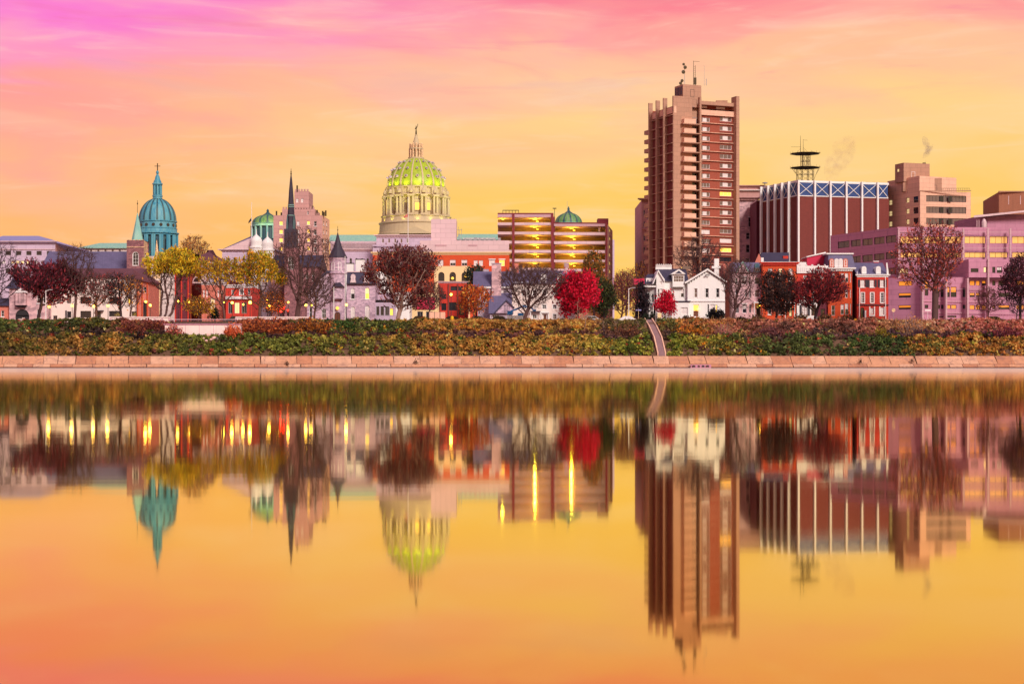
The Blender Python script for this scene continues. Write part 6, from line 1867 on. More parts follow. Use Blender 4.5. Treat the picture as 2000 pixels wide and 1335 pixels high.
    b.pbox(1056, 608.5, 1073, 611, Y, 0.6, 'white_paint', 'door_hood', -0.6)

# ------------------------------------------------------------------ buildings, right part of the picture
def tower():
    A = (X(1315, 420), 420.0); B = (58.75, 427.3); C = (36.75, 432.2)     # front-left corner, front right, left rear
    b = Bd('apartment_tower', 'tall brown and tan apartment tower with stacked balconies and roof aerials', 'tower', 1350, 420)
    zt = Z(187, 420); fh = 18.35 * 420 / F
    d = (B[0] - A[0], B[1] - A[1]); L = math.hypot(*d)

    def t_of(px):
        k = (px - 1000.0) / F
        return (k * A[1] - A[0]) / (d[0] - k * d[1]) * L

    def zf(py, px):
        return Z(py, A[1] + d[1] * t_of(px) / L)
    fr = lambda: MB(A, d)
    # front: blank slab, recess with doors, fin, windows, brick, windows, end blade
    u_sl, u_re, u_fi, u_w1, u_b0, u_b1, u_w2 = t_of(1352), t_of(1366), t_of(1369.5), t_of(1390), t_of(1390), t_of(1407.5), t_of(1432)
    zl = lambda i: Z(226.5 + 18.35 * i, 423)          # underside of floor i's window band
    b.add(fr().box(0, u_sl, 0, 0.5, GZ, zt), 'slab_wall', 'concrete_tan')
    b.add(fr().box(u_re, u_fi, -0.15, 0.75, GZ, zf(190, 1367)), 'fin', 'concrete_tan')
    b.add(fr().box(t_of(1434), L, -1.1, 1.5, GZ, zf(189.5, 1440)), 'end_blade', 'concrete_tan')
    b.add(fr().box(u_sl, L - 0.3, 1.6, 1.8, GZ, zf(205, 1400)), 'core_wall', 'brick_tower')
    b.add(fr().box(u_sl + 0.002, u_re, 1.2, 1.55, zf(232, 1360), zf(192, 1360)), 'recess_wall', 'concrete_tan')
    # brick field with window openings
    ops = []; zb0 = GZ
    ztop = zf(226, 1400)
    rg = random.Random(3)
    for i in range(17):
        for (x0, x1, col) in ((1370.5, 1389, 0), (1408.5, 1431.5, 1)):
            y0 = 229.0 + 18.25 * i - (1.0 if col else 0); y1 = y0 + 8.5
            st = 'w/tri/3x1' if rg.random() < 0.8 else ('w/warm/3x1' if rg.random() < 0.6 else 'w/blind/3x1')
            if (i, col) == (8, 1): st = 'w/lit/3x1'
            if (i, col) == (14, 1): st = 'w/lit/3x1'
            if i > 14: st = 'd/dark/3x1'
            zc = zf(y1, (x0 + x1) / 2)
            if zc > GZ + 1:
                ops.append((t_of(x0) - u_fi, t_of(x1) - u_fi, zc, zf(y0, (x0 + x1) / 2), st))
    P = fr().w(u_fi, 0.7, 0); Q = fr().w(t_of(1434), 0.7, 0)
    b.wall(P[:2], Q[:2], GZ, ztop, ops, 'brick_tower')
    for i in range(17):
        y = 241.2 + 18.3 * i
        if zf(y, 1400) < GZ + 1: break
        b.add(fr().box(u_fi, t_of(1434), 0.2, 0.69, zf(y + 0.5, 1400), zf(y - 0.6, 1400)), 'floor_ledge', 'concrete_pink')
        for x0, x1 in ((1370.5, 1389), (1408.5, 1431.5)):
            b.add(fr().box(t_of(x0), t_of(x1), 0.55, 0.69, zf(y - 0.9, x0), zf(y - 3.4, x0)), 'spandrel', 'brick_maroon')
    # top floor with loggia windows and parapet
    b.add(fr().box(u_fi, t_of(1434), 0.1, 0.6, ztop, zf(216, 1400)), 'parapet', 'concrete_pink')
    b.add(fr().box(u_fi, t_of(1434), 0.1, 1.4, zf(206, 1400), zf(199, 1400)), 'roof_beam', 'concrete_tan')
    for x0, x1, m in ((1371, 1386, 'blind'), (1404, 1421, 'blind')):
        b.window(fr().w(t_of(x0), 1.35, zf(215, 1400)), math.atan2(d[1], d[0]), t_of(x1) - t_of(x0), zf(207, 1400) - zf(215, 1400), 'w/%s/2x1/f' % m)
    # balconies and their doors
    me = MB().box(0, t_of(1354.5) - t_of(1331.5), -1.35, -0.01, 0, 1.12).mesh('balcony', MT['concrete_pink'])
    sl = MB().box(-0.35, t_of(1366) - t_of(1331.5), -1.45, 1.2, -0.24, -0.005).mesh('balcony_slab', MT['concrete_tan'])
    ang = math.atan2(d[1], d[0])
    for i in range(15):
        z = zf(242.2 + 18.35 * i, 1342)
        if z < GZ + 2: break
        o = obj('balcony', me, b.root, b.loc); o.location = fr().w(t_of(1331.5), 0, z); o.rotation_euler = (0, 0, ang)
        q = obj('floor_slab', sl, o)
        b.window(fr().w(t_of(1355.5), 1.16, z + 0.02), ang, t_of(1365) - t_of(1355.5), 2.0, 's/%s/2x1/f' % ('warm' if i % 4 == 1 else 'dark'))
    b.window(fr().w(t_of(1352.5), 1.16, zf(213.5, 1356)), ang, 1.1, 1.0, 's/blind/1x1/f')
    # left face: three blades with recessed brick between
    e = (C[0] - A[0], C[1] - A[1]); Le = math.hypot(*e)
    lf = lambda: MB(A, (-e[0], -e[1]))                # u runs from rear (negative) to the corner at 0
    zc = zt
    bl = [-Le, -Le * 0.66, -Le * 0.33]
    for u in bl:
        b.add(lf().box(u - 0.22, u + 0.22, -0.8, 0.3, GZ, zc), 'blade', 'concrete_tan')
    mb = lf(); mb.poly([(-Le, 0.3, GZ), (0, 0.3, GZ), (0, 0.3, zc - 3.0), (-Le, 0.3, zc - 3.0)])
    b.add(mb, 'brick_field', 'brick_maroon')
    b.add(lf().box(-Le, -0.01, 0.1, 0.9, zc - 4.3, zc - 2.6), 'parapet', 'concrete_pink')
    for i in range(20):
        z = zc - 4.9 - fh * i
        if z < GZ + 1: break
        for j in range(3):
            b.add(lf().box(bl[j] + 0.23, (bl[j + 1] if j < 2 else 0) - 0.25, -0.35, 0.29, z, z + 0.14), 'floor_ledge', 'concrete_tan')
    # rest of the body
    sx, sy = B[0] + e[0], B[1] + e[1]
    mb = MB()
    for p, q in (((B[0], B[1]), (sx, sy)), ((sx, sy), C)):
        mb.poly([(p[0], p[1], GZ), (q[0], q[1], GZ), (q[0], q[1], zc - 2), (p[0], p[1], zc - 2)])
    mb.poly([(A[0], A[1], zc - 2.6), (B[0], B[1], zc - 2.6), (sx, sy, zc - 2.6), (C[0], C[1], zc - 2.6)])
    b.add(mb, 'wall', 'brick_tower')
    # balconies standing out from the right and rear faces
    rb = MB().box(0, 1.0, 0, 2.4, 0, 1.05).mesh('side_balcony', MT['concrete_tan'])
    for i in range(15):
        z = Z(247.5 + 18.3 * i, 430)
        if z < GZ + 3: break
        o = obj('balcony', rb, b.root, b.loc); o.location = (B[0] - 0.55, B[1] + 1.6, z); o.rotation_euler = (0, 0, ang)
        z = Z(263 + 18.0 * i, 434)
        o = obj('balcony', rb, b.root, b.loc); o.location = (C[0] - 0.75, C[1] + 0.4, z); o.rotation_euler = (0, 0, ang)
    # roof house and aerials
    o_ = fr().w(t_of(1342), 2.2, 0); g = MB(o_[:2], d)
    zr = zt - 2.6; zp = Z(165, 424)
    g.box(0, X(1381, 426) - X(1342, 426) + 0.2, 0, 4.5, zr, zp); b.add(g, 'roof_house', 'concrete_tan')
    g = MB(o_[:2], d)
    for i in range(5):
        g.box(-0.08, -0.004, 0.5 + i * 0.8, 0.9 + i * 0.8, zp - 2.6, zp - 0.5)
    b.add(g, 'louvre', 'slate_dark')
    b.window(fr().w(t_of(1356.5), 2.19, Z(189, 424)), ang, 1.15, 2.0, 'b/dark/1x1/f')
    Y = 425; z = lambda py: Z(py, Y); x = lambda px: X(px, Y)
    mb = MB().bar((x(1337.5), Y, zp - 1.5), (x(1336.5), Y, z(123)), 0.09, r1=0.06); b.add(mb, 'aerial_mast', 'grey_metal')
    for px, py, r_ in ((1335, 126, 0.34), (1338, 132, 0.46), (1334.5, 141, 0.5), (1332, 158, 0.4), (1329, 163, 0.42)):
        mb = MB().lathe([(0.02, -0.1), (r_, -0.08), (r_, 0.12), (0.02, 0.2)], 0, 0, 10); o = b.add(mb, 'dish', 'bronze_steel'); o.location = (x(px), Y - 0.2, z(py)); o.rotation_euler = (math.pi / 2, 0, 0.4)
    mb = MB().bar((x(1354.5), Y, zp - 0.1), (x(1354.5), Y, z(119)), 0.1, r1=0.07).bar((x(1358), Y, zp - 0.1), (x(1358), Y, z(128)), 0.07).bar((x(1354.5), Y, z(120)), (x(1366), Y, z(120.5)), 0.05)
    for i in range(8):
        mb.bar((x(1354.5), Y, z(160 - i * 4)), (x(1358), Y, z(157 - i * 4)), 0.03)
    mb.box(x(1355.5), x(1360), Y - 0.3, Y + 0.3, z(165), z(152)); b.add(mb, 'aerial_mast', 'bronze_steel')
    b.add(MB().bar((x(1375.5), Y, zp - 0.1), (x(1375.5), Y, z(128)), 0.05, r1=0.03).bar((x(1379.5), Y, zp - 0.1), (x(1379.5), Y, z(154)), 0.1), 'aerial', 'grey_metal')
    b.add(MB().box(x(1402), x(1424), Y + 3, Y + 4.5, zr, z(192.5)), 'roof_unit', 'concrete_tan')


def right_buildings():
    tower()
    # older block half hidden by the tower on its left
    b = Bd('corniced_old_block', 'old tan block with heavy cornice showing left of the tower', 'building', 1262, 462)
    w = [(1256.5, y, 1260, y + 12, 't/dark/1x2') for y in (410, 432, 458, 482, 506)] + [(1264, y, 1268.5, y + 8, 't/warm/1x1') for y in (420, 436, 452, 466, 480, 494, 508)]
    A, B, z0, z1 = b.pw((1253, 462), (1300, 462), 391, w, 'castle_stone')
    b.shell(A, B, 25, z0, z1, 'castle_stone'); b.cornice(1253, 1300, 387.5, 394, 462, 'concrete_tan', 1.1, 8)
    b.pbox(1253, 448, 1262, 449.5, 462, 0.3, 'concrete_tan', 'string_course', -0.3)
    for y in (430, 446, 462, 478, 494, 510):
        b.pbox(1262.5, y, 1271, y + 6, 462, 1.0, 'concrete_pink', 'balcony', -1.0)
    # classical stone block right of the tower
    b = Bd('classical_stone_block', 'grey violet stone block with dentil cornice between tower and brick box', 'building', 1465, 465)
    w = [(1461.5, 424, 1470, 443, 't/dark/1x2/h'), (1457, 454, 1464.5, 467, 't/dark/1x2'), (1466.5, 454, 1474, 467, 't/dark/1x2'), (1457, 477.5, 1464.5, 493, 't/dark/1x2'), (1466.5, 477.5, 1474, 493, 't/dark/1x2'), (1457, 504, 1464.5, 516, 't/dark/1x2'), (1466.5, 504, 1474, 516, 't/dark/1x2')]
    A, B, z0, z1 = b.pw((1440, 465), (1480, 465), 390, w, 'stone_pink')
    b.shell(A, B, 24, z0, z1, 'stone_pink'); b.cornice(1440, 1480, 384, 392, 465, 'castle_stone', 1.2, 14)
    A, B, z0, z1 = b.pw((1440, 467), (1490, 467), 362.5, [], 'castle_stone', pybot=384)
    b.shell(A, B, 20, z0, z1, 'castle_stone'); b.cornice(1440, 1490, 371, 374, 467, 'white_paint', 0.8, 0); b.cornice(1440, 1490, 362, 366, 467, 'castle_stone', 0.8, 0)
    b.add(MB().lathe([(0.02, -0.15), (0.75, -0.1), (0.75, 0.1), (0.02, 0.3)], 0, 0, 12), 'dish', 'grey_metal').location = (X(1494, 465), 465, Z(357.5, 465))
    b.root.children[-1].rotation_euler = (math.pi / 2, 0, 0.5)
    b.add(MB().bar((X(1494, 465), 465.2, Z(366, 465)), (X(1494, 465), 465.2, Z(357, 465)), 0.12), 'dish_stand', 'grey_metal')

    # brick box with white fins and blue crossed band
    b = Bd('blue_band_exchange', 'windowless maroon brick box with white fins and blue cross braced top band', 'building', 1558, 430)
    for (a, c, fins, nm) in (((1488, 446.3), (1556.5, 430), (1489, 1502.5, 1516, 1529.5, 1543), 'l'), ((1556.5, 430), (1736, 436.5), (1558, 1590, 1620.5, 1651.5, 1682, 1712.5), 'r')):
        A = (X(*a), a[1]); B = (X(*c), c[1])
        dd = (B[0] - A[0], B[1] - A[1]); Ln = math.hypot(*dd)
        zt = Z(351.8, 430); zb = Z(383, 430)
        def tt(px):
            k = (px - 1000.0) / F
            return (k * A[1] - A[0]) / (dd[0] - k * dd[1]) * Ln
        wv = [(1494, 418, 1498.5, 433, 'm/warm/1x1'), (1494, 450, 1498.5, 465, 'm/warm/1x1'), (1494, 480, 1498.5, 495, 'm/warm/1x1')] if nm == 'l' else []
        b.pw(a, c, 383, wv, 'brick_maroon', ztop=zb)
        us = [tt(p) for p in fins] + [Ln]
        b.add(MB(A, dd).box(0, Ln, -0.02, 0.3, zt - 0.55, zt), 'coping', 'white_paint')
        for i, u in enumerate(us[:-1]):
            wd = 0.21 if nm == 'r' else 0.2
            b.add(MB(A, dd).box(u - wd, u + wd, -0.75, -0.03, GZ, zt - 0.02), 'fin', 'white_paint')
            u2 = us[i + 1]
            p0, p1 = u + wd + 0.05, u2 - wd - 0.05
            b.add(MB(A, dd).box(p0, p1, 0.05, 0.2, zb + 0.25, zt - 0.56), 'blue_panel', 'blue_panel')
            mb = MB(A, dd); mb.bar((p0, -0.06, zb + 0.25), (p1, -0.06, zt - 0.6), 0.09); mb.bar((p0, -0.07, zt - 0.6), (p1, -0.07, zb + 0.25), 0.09)
            b.add(mb, 'cross_brace', 'white_paint')
            b.add(MB(A, dd).box(p0, p1, -0.12, 0.05, zb + 0.02, zb + 0.24), 'band_rail', 'white_paint')
    mb = MB(); zr = Z(352.5, 430); mb.poly([(X(1488, 446.3), 446.3, zr), (X(1556.5, 430), 430, zr), (X(1736, 436.5), 436.5, zr), (X(1736, 470), 470, zr), (X(1488, 480), 480, zr)]); b.add(mb, 'roof', 'asphalt')
    b.pbox(1477.5, 393, 1490, 520, 452, 12, 'brick_dark', 'annex')
    b.pbox(1477, 390.5, 1490, 393, 452, 12.2, 'panel_lilac', 'annex_coping', -0.3)
    # lattice mast with two platforms
    Y = 440; z = lambda py: Z(py, Y); x = lambda px: X(px, Y)
    t = Bd('lattice_mast', 'dark lattice mast with two wide platforms on the brick box', 'mast', 1575, Y, z=zr)
    for (y0, y1, xs) in ((353, 328.5, (1557, 1566, 1578, 1588)), (328.5, 301.5, (1565, 1569, 1576, 1581))):
        mb = MB()
        for px in xs:
            for dv in (-1.0, 1.0):
                mb.bar((x(px), Y + dv, z(y0)), (x(px), Y + dv, z(y1)), 0.09)
        for q in range(len(xs) - 1):
            n = 3
            for i in range(n):
                a_, c_ = y0 + (y1 - y0) * i / n, y0 + (y1 - y0) * (i + 1) / n
                mb.bar((x(xs[q]), Y - 1, z(a_)), (x(xs[q + 1]), Y - 1, z(c_)), 0.04); mb.bar((x(xs[q + 1]), Y - 1, z(a_)), (x(xs[q]), Y - 1, z(c_)), 0.04)
        for px in xs:
            for yy in (y0 - 1, (y0 + y1) / 2, y1 + 1):
                mb.bar((x(px), Y - 1.05, z(yy)), (x(px), Y + 1.05, z(yy)), 0.05)
        for dv in (-1.0, 1.0):
            mb.bar((x(xs[0]), Y + dv, z((y0 + y1) / 2)), (x(xs[-1]), Y + dv, z((y0 + y1) / 2)), 0.05)
        t.add(mb, 'lattice', 'bronze_steel')
    for y in (328.5, 301):
        mb = MB().lathe([(0.2, z(y + 0.8)), (2.2, z(y + 0.7)), (4.15, z(y - 0.6)), (4.15, z(y - 1.0)), (0.2, z(y - 1.0))], x(1572.5), Y, 8, rot=0.39); t.add(mb, 'platform', 'bronze_steel')
        mb = MB()
        for i in range(14):
            a_ = 2 * math.pi * i / 14; mb.bar((x(1572.5) + 4 * math.cos(a_), Y + 4 * math.sin(a_), z(y - 1)), (x(1572.5) + 4 * math.cos(a_), Y + 4 * math.sin(a_), z(y - 4.5)), 0.03)
        t.add(mb, 'railing', 'bronze_steel')
    mb = MB().bar((x(1553), Y - 1, z(340)), (x(1545), Y - 1, z(329)), 0.06).bar((x(1592), Y - 1, z(342)), (x(1599), Y - 1, z(330)), 0.06).bar((x(1560), Y - 1, z(352)), (x(1549), Y - 1, z(330)), 0.05).bar((x(1588), Y - 1, z(352)), (x(1597), Y - 1, z(330)), 0.05)
    t.add(mb, 'strut', 'bronze_steel')
    mb = MB().bar((x(1563.5), Y, z(301)), (x(1563.5), Y, z(265)), 0.11, r1=0.04).bar((x(1568.8), Y, z(301)), (x(1568.8), Y, z(272)), 0.09, r1=0.04).bar((x(1568.8), Y, z(273.5)), (x(1577), Y, z(274)), 0.04).bar((x(1545), Y, z(287)), (x(1563.5), Y, z(287)), 0.04)
    mb.bar((x(1563.5), Y, z(290)), (x(1554), Y, z(300)), 0.03).bar((x(1568.8), Y, z(288)), (x(1580), Y, z(300)), 0.03).bar((x(1586), Y, z(301)), (x(1586), Y, z(294)), 0.04)
    t.add(mb, 'aerial', 'bronze_steel')

    # beige stepped hotel
    b = Bd('beige_hotel', 'beige pink stepped building with window bands and smoking chimney', 'building', 1800, 430)
    lw = []
    for y in (393.5, 415, 435.5):
        lw += [(1719.5, y, 1728, y + 11.5, 'd/dark/2x1')]
        lw += [(1736, y - 3, 1742.5, y + 7, 'd/pale/1x2'), (1770, y - 7.5, 1776, y + 2.5, 'd/pale/1x2'), (1784, y - 10, 1793.5, y + 2, 'd/dark/2x2')]
    A, B, z0, z1 = b.pw((1708, 448), (1797, 430), 374, lw, 'concrete_pink', ztop=Z(373.5, 430))
    fw = [(1809, y, 1887, y + 12.5, 'd/warm/12x1') for y in (382, 404, 426)]
    A2, B2, _, _ = b.pw((1797, 430), (1896, 432.5), 373.5, fw, 'concrete_pink')
    b.shell(A2, B2, 20, z0, z1, 'concrete_pink', left=False)
    b.pbox(1797.2, 372, 1896, 373.4, 430.3, 0.3, 'concrete_tan', 'coping', -0.4)
    for y in (382, 404, 426):
        for x0 in (1836, 1852.5):
            b.window((X(x0, 430.8), 430.9, Z(y + 12, 431)), 0.1, 0.95, 1.55, 'd/dark/1x1/f')
    mb = MB((X(1733, 443), 443), (X(1797, 430) - X(1733, 443), -13)); ln = math.hypot(X(1797, 430) - X(1733, 443), 13)
    mb.box(0, ln * 0.98, 0.05, 12, Z(374, 430), Z(354, 443)); b.add(mb, 'upper_storey', 'concrete_pink')
    mb = MB((X(1748, 439), 439), (X(1765, 435) - X(1748, 439), -4)); l2 = math.hypot(X(1765, 435) - X(1748, 439), 4)
    mb.box(0, l2, 0, 8, Z(356, 437), Z(319.5, 437)); b.add(mb, 'lift_tower', 'concrete_tan')
    b.add(MB().box(X(1763, 436), X(1814, 436), 435.5, 443, Z(374, 436), Z(321, 436)), 'lift_tower', 'concrete_tan')
    b.window((X(1780, 435.5), 435.48, Z(347, 435.5)), 0, 1.0, 1.6, 't/warm/1x2/f')
    b.window((X(1752, 437.4), 437.3, Z(336, 437)), -0.55, 1.3, 0.9, 'd/pale/2x1/f')
    b.add(MB().box(X(1797, 432), X(1840, 432), 432.2, 441, Z(374, 432), Z(347.5, 432)), 'roof_house', 'concrete_tan')
    for x0, x1 in ((1805, 1814), (1822, 1830)):
        b.window((X(x0, 432.2), 432.18, Z(372.5, 432.2)), 0, X(x1, 432) - X(x0, 432), 1.5, 'd/dark/1x1/f')
    mb = MB()
    for i in range(16):
        u = X(1840 + i * 3.6, 431); mb.bar((u, 431, z1), (u, 431, z1 + 0.9), 0.035)
    mb.bar((X(1840, 431), 431, z1 + 0.9), (X(1894, 431), 431, z1 + 0.9), 0.045); b.add(mb, 'roof_rail', 'bronze_steel')
    b.add(MB().lathe([(0.5, Z(323, 438)), (0.45, Z(318, 438))], X(1805, 438), 438, 10), 'chimney', 'bronze_steel')

    # violet office block
    b = Bd('violet_office_block', 'long violet concrete office block with gold and orange lit window bands', 'building', 1850, 370)
    wl = [(1636, 471, 1659, 484, 'd/warm/2x1'), (1662, 468.5, 1681, 481, 'd/warm/2x1'), (1684, 466, 1704.5, 479, 'd/warm/2x1'), (1707, 463, 1727.5, 476.5, 'd/warm/2x1'), (1730, 460, 1750.5, 474, 'd/warm/2x1'),
          (1636, 503, 1659, 516, 'd/warm/2x1'), (1662, 500, 1681, 513, 'd/warm/2x1'), (1684, 497.5, 1704.5, 511, 'd/warm/2x1'), (1707, 495, 1727.5, 508, 'd/warm/2x1'), (1730, 492, 1750.5, 505.5, 'd/warm/2x1'), (1730, 523, 1750.5, 536, 'd/warm/2x1'), (1707, 526, 1727.5, 538, 'd/warm/2x1')]
    A0, B0, z0, z1 = b.pw((1622, 394.9), (1753, 370), 460, wl, 'concrete_violet', ztop=Z(443, 370))
    wr = []
    for x0, x1, n in ((1759, 1800, 4), (1806, 1840, 4), (1846, 1878, 3), (1884, 1925, 4), (1933, 1968, 3), (1977, 2012, 3), (2020, 2055, 3)):
        wr += [(x0, 461.5, x1, 475.5, 'd/gold/%dx1' % n), (x0, 492.5, x1, 503, 'd/gold/%dx1' % n)]
    wr += [(1757, 524, 1774, 534, 'd/pale/2x1')]
    A, B, _, _ = b.pw((1753, 370), (2070, 372), 443, wr, 'concrete_violet')
    b.shell(A, B, 40, z0, z1, 'concrete_violet', left=False, top=False)
    mb = MB(); mb.poly([(A0[0], A0[1], z1 - 0.05), (A[0], A[1], z1 - 0.05), (B[0], B[1], z1 - 0.05), (B[0], B[1] + 40, z1 - 0.05), (A0[0] + 9, A0[1] + 20, z1 - 0.05)]); b.add(mb, 'roof', 'asphalt')
    for x in (1755, 1803, 1843, 1881, 1929, 1972.5, 2016):
        b.add(MB().box(X(x - 1.8, 370), X(x + 1.8, 370), 369.6, 369.98, GZ, Z(446, 370)), 'pier', 'concrete_lilac')
    for y in (453, 484, 509):
        b.pbox(1753, y, 2070, y + 0.9, 370, 0.12, 'concrete_lilac', 'panel_joint', -0.12)
    # podium stepping forward
    wp = []
    for x0, x1, st in ((1894, 1904, 'orange'), (1906, 1914, 'orange'), (1918, 1925.5, 'orhalf'), (1938, 1944, 'dark'), (1950, 1972, 'dark'), (1985, 2000, 'orange')):
        wp += [(x0, 548, x1, 557.5, 'd/%s/1x1' % st), (x0, 571.5, x1, 580, 'd/%s/1x1' % ('orhalf' if st == 'orange' else 'dark')), (x0, 595.5, x1, 604, 'd/%s/1x1' % ('orange' if st != 'dark' else 'orhalf'))]
    for x0, x1, y0, y1, st in ((1806, 1813, 547, 577, 'orhalf'), (1831, 1835, 563, 580, 'orhalf'), (1837, 1843, 563, 580, 'dark'), (1850, 1855, 560, 580, 'orhalf'), (1857, 1868, 560, 580, 'orhalf'), (1880, 1887, 562, 580, 'dark'),
                           (1806, 1813, 595, 602, 'dark'), (1832, 1836, 595, 603, 'dark'), (1838, 1843, 595, 603, 'dark'), (1850, 1857, 595, 603, 'orange'), (1858, 1868, 595, 603, 'orange'), (1880, 1887, 595, 603, 'dark'), (1834, 1843, 617, 619.6, 'dark'), (1850, 1868, 616, 619.6, 'dark')):
        wp.append((x0, y0, x1, y1, 'd/%s/1x1' % st))
    A, B, a_, c_ = b.pw((1798, 360), (2070, 361), 541, wp, 'concrete_violet'); b.shell(A, B, 12, a_, c_, 'concrete_violet', left=False)
    wq = [(1754.5, 548.5, 1780.5, 558, 'd/orange/1x1'), (1754.5, 572, 1779, 581, 'd/orhalf/1x1'), (1754.5, 596, 1779, 604, 'd/orhalf/1x1')]
    A, B, a_, c_ = b.pw((1718, 366), (1798, 360), 541, wq, 'concrete_violet', ztop=c_); b.shell(A, B, 8, a_, c_, 'concrete_violet', right=False)
    A, B, a_, c_ = b.pw((1892, 358.5), (2070, 359.5), 506, [(1896, 524, 1911, 531.5, 'd/dark/1x1'), (1921, 521, 1927, 532, 'd/pale/1x1'), (1938, 521, 1944, 533, 'd/dark/1x1'), (1947, 521, 1957, 533, 'd/half/2x1'), (1965, 521, 1990, 533, 'd/warm/2x1')], 'concrete_violet', pybot=541.5); b.shell(A, B, 12, a_, c_, 'concrete_violet')
    for x in (1801, 1847, 1889, 1929):
        b.add(MB().box(X(x - 1.6, 359), X(x + 1.6, 359), 358.3, 359.8, GZ, Z(543 if x < 1890 else 506, 359)), 'pier', 'concrete_lilac')
    for y in (564, 588, 610):
        b.pbox(1799, y, 2070, y + 0.8, 359.8, 0.12, 'concrete_lilac', 'panel_joint', 0.0)
    # roof pavilion with white canopy
    A, B, a_, c_ = b.pw((1928, 380), (2070, 382), 418, [], 'concrete_violet', pybot=444); b.shell(A, B, 20, a_, c_, 'concrete_violet')
    mb = MB(); mb.poly([(X(1902, 378), 378, Z(421, 378)), (X(2075, 378), 378, Z(403, 378)), (X(2075, 400), 400, Z(405, 400)), (X(1908, 400), 400, Z(420, 400))])
    mb.poly([(X(1902, 378), 378, Z(421, 378)), (X(2075, 378), 378, Z(403, 378)), (X(2075, 378), 378, Z(406.5, 378)), (X(1902, 378), 378, Z(425, 378))]); b.add(mb, 'canopy', 'panel_lilac')
    for px in (1908, 1912, 1920):
        b.add(MB().bar((X(px, 379), 379, z1), (X(px, 379), 379, Z(422, 379)), 0.12), 'canopy_post', 'concrete_lilac')
    b.add(MB().lathe([(0.6, z1), (0.6, Z(434, 376)), (0.35, Z(429, 376)), (0.1, Z(427, 376))], X(1922, 376), 376, 10), 'roof_vent', 'panel_lilac')
    b = Bd('brown_brick_block', 'plain brown brick block rising behind the violet office at the right edge', 'building', 1985, 430)
    A, B, a_, c_ = b.pw((1951, 430), (2080, 428), 374.5, [], 'brick_brown', ztop=Z(374.5, 430)); b.shell(A, B, 25, a_, c_, 'brick_brown')
    b.pbox(1951, 372.8, 2080, 374.6, 429, 0.5, 'concrete_tan', 'coping')
    for px in (1970, 1993):
        b.add(MB().bar((X(px, 425), 425, GZ + 36), (X(px, 425), 425, Z(399, 425)), 0.09), 'vent_stack', 'panel_lilac')


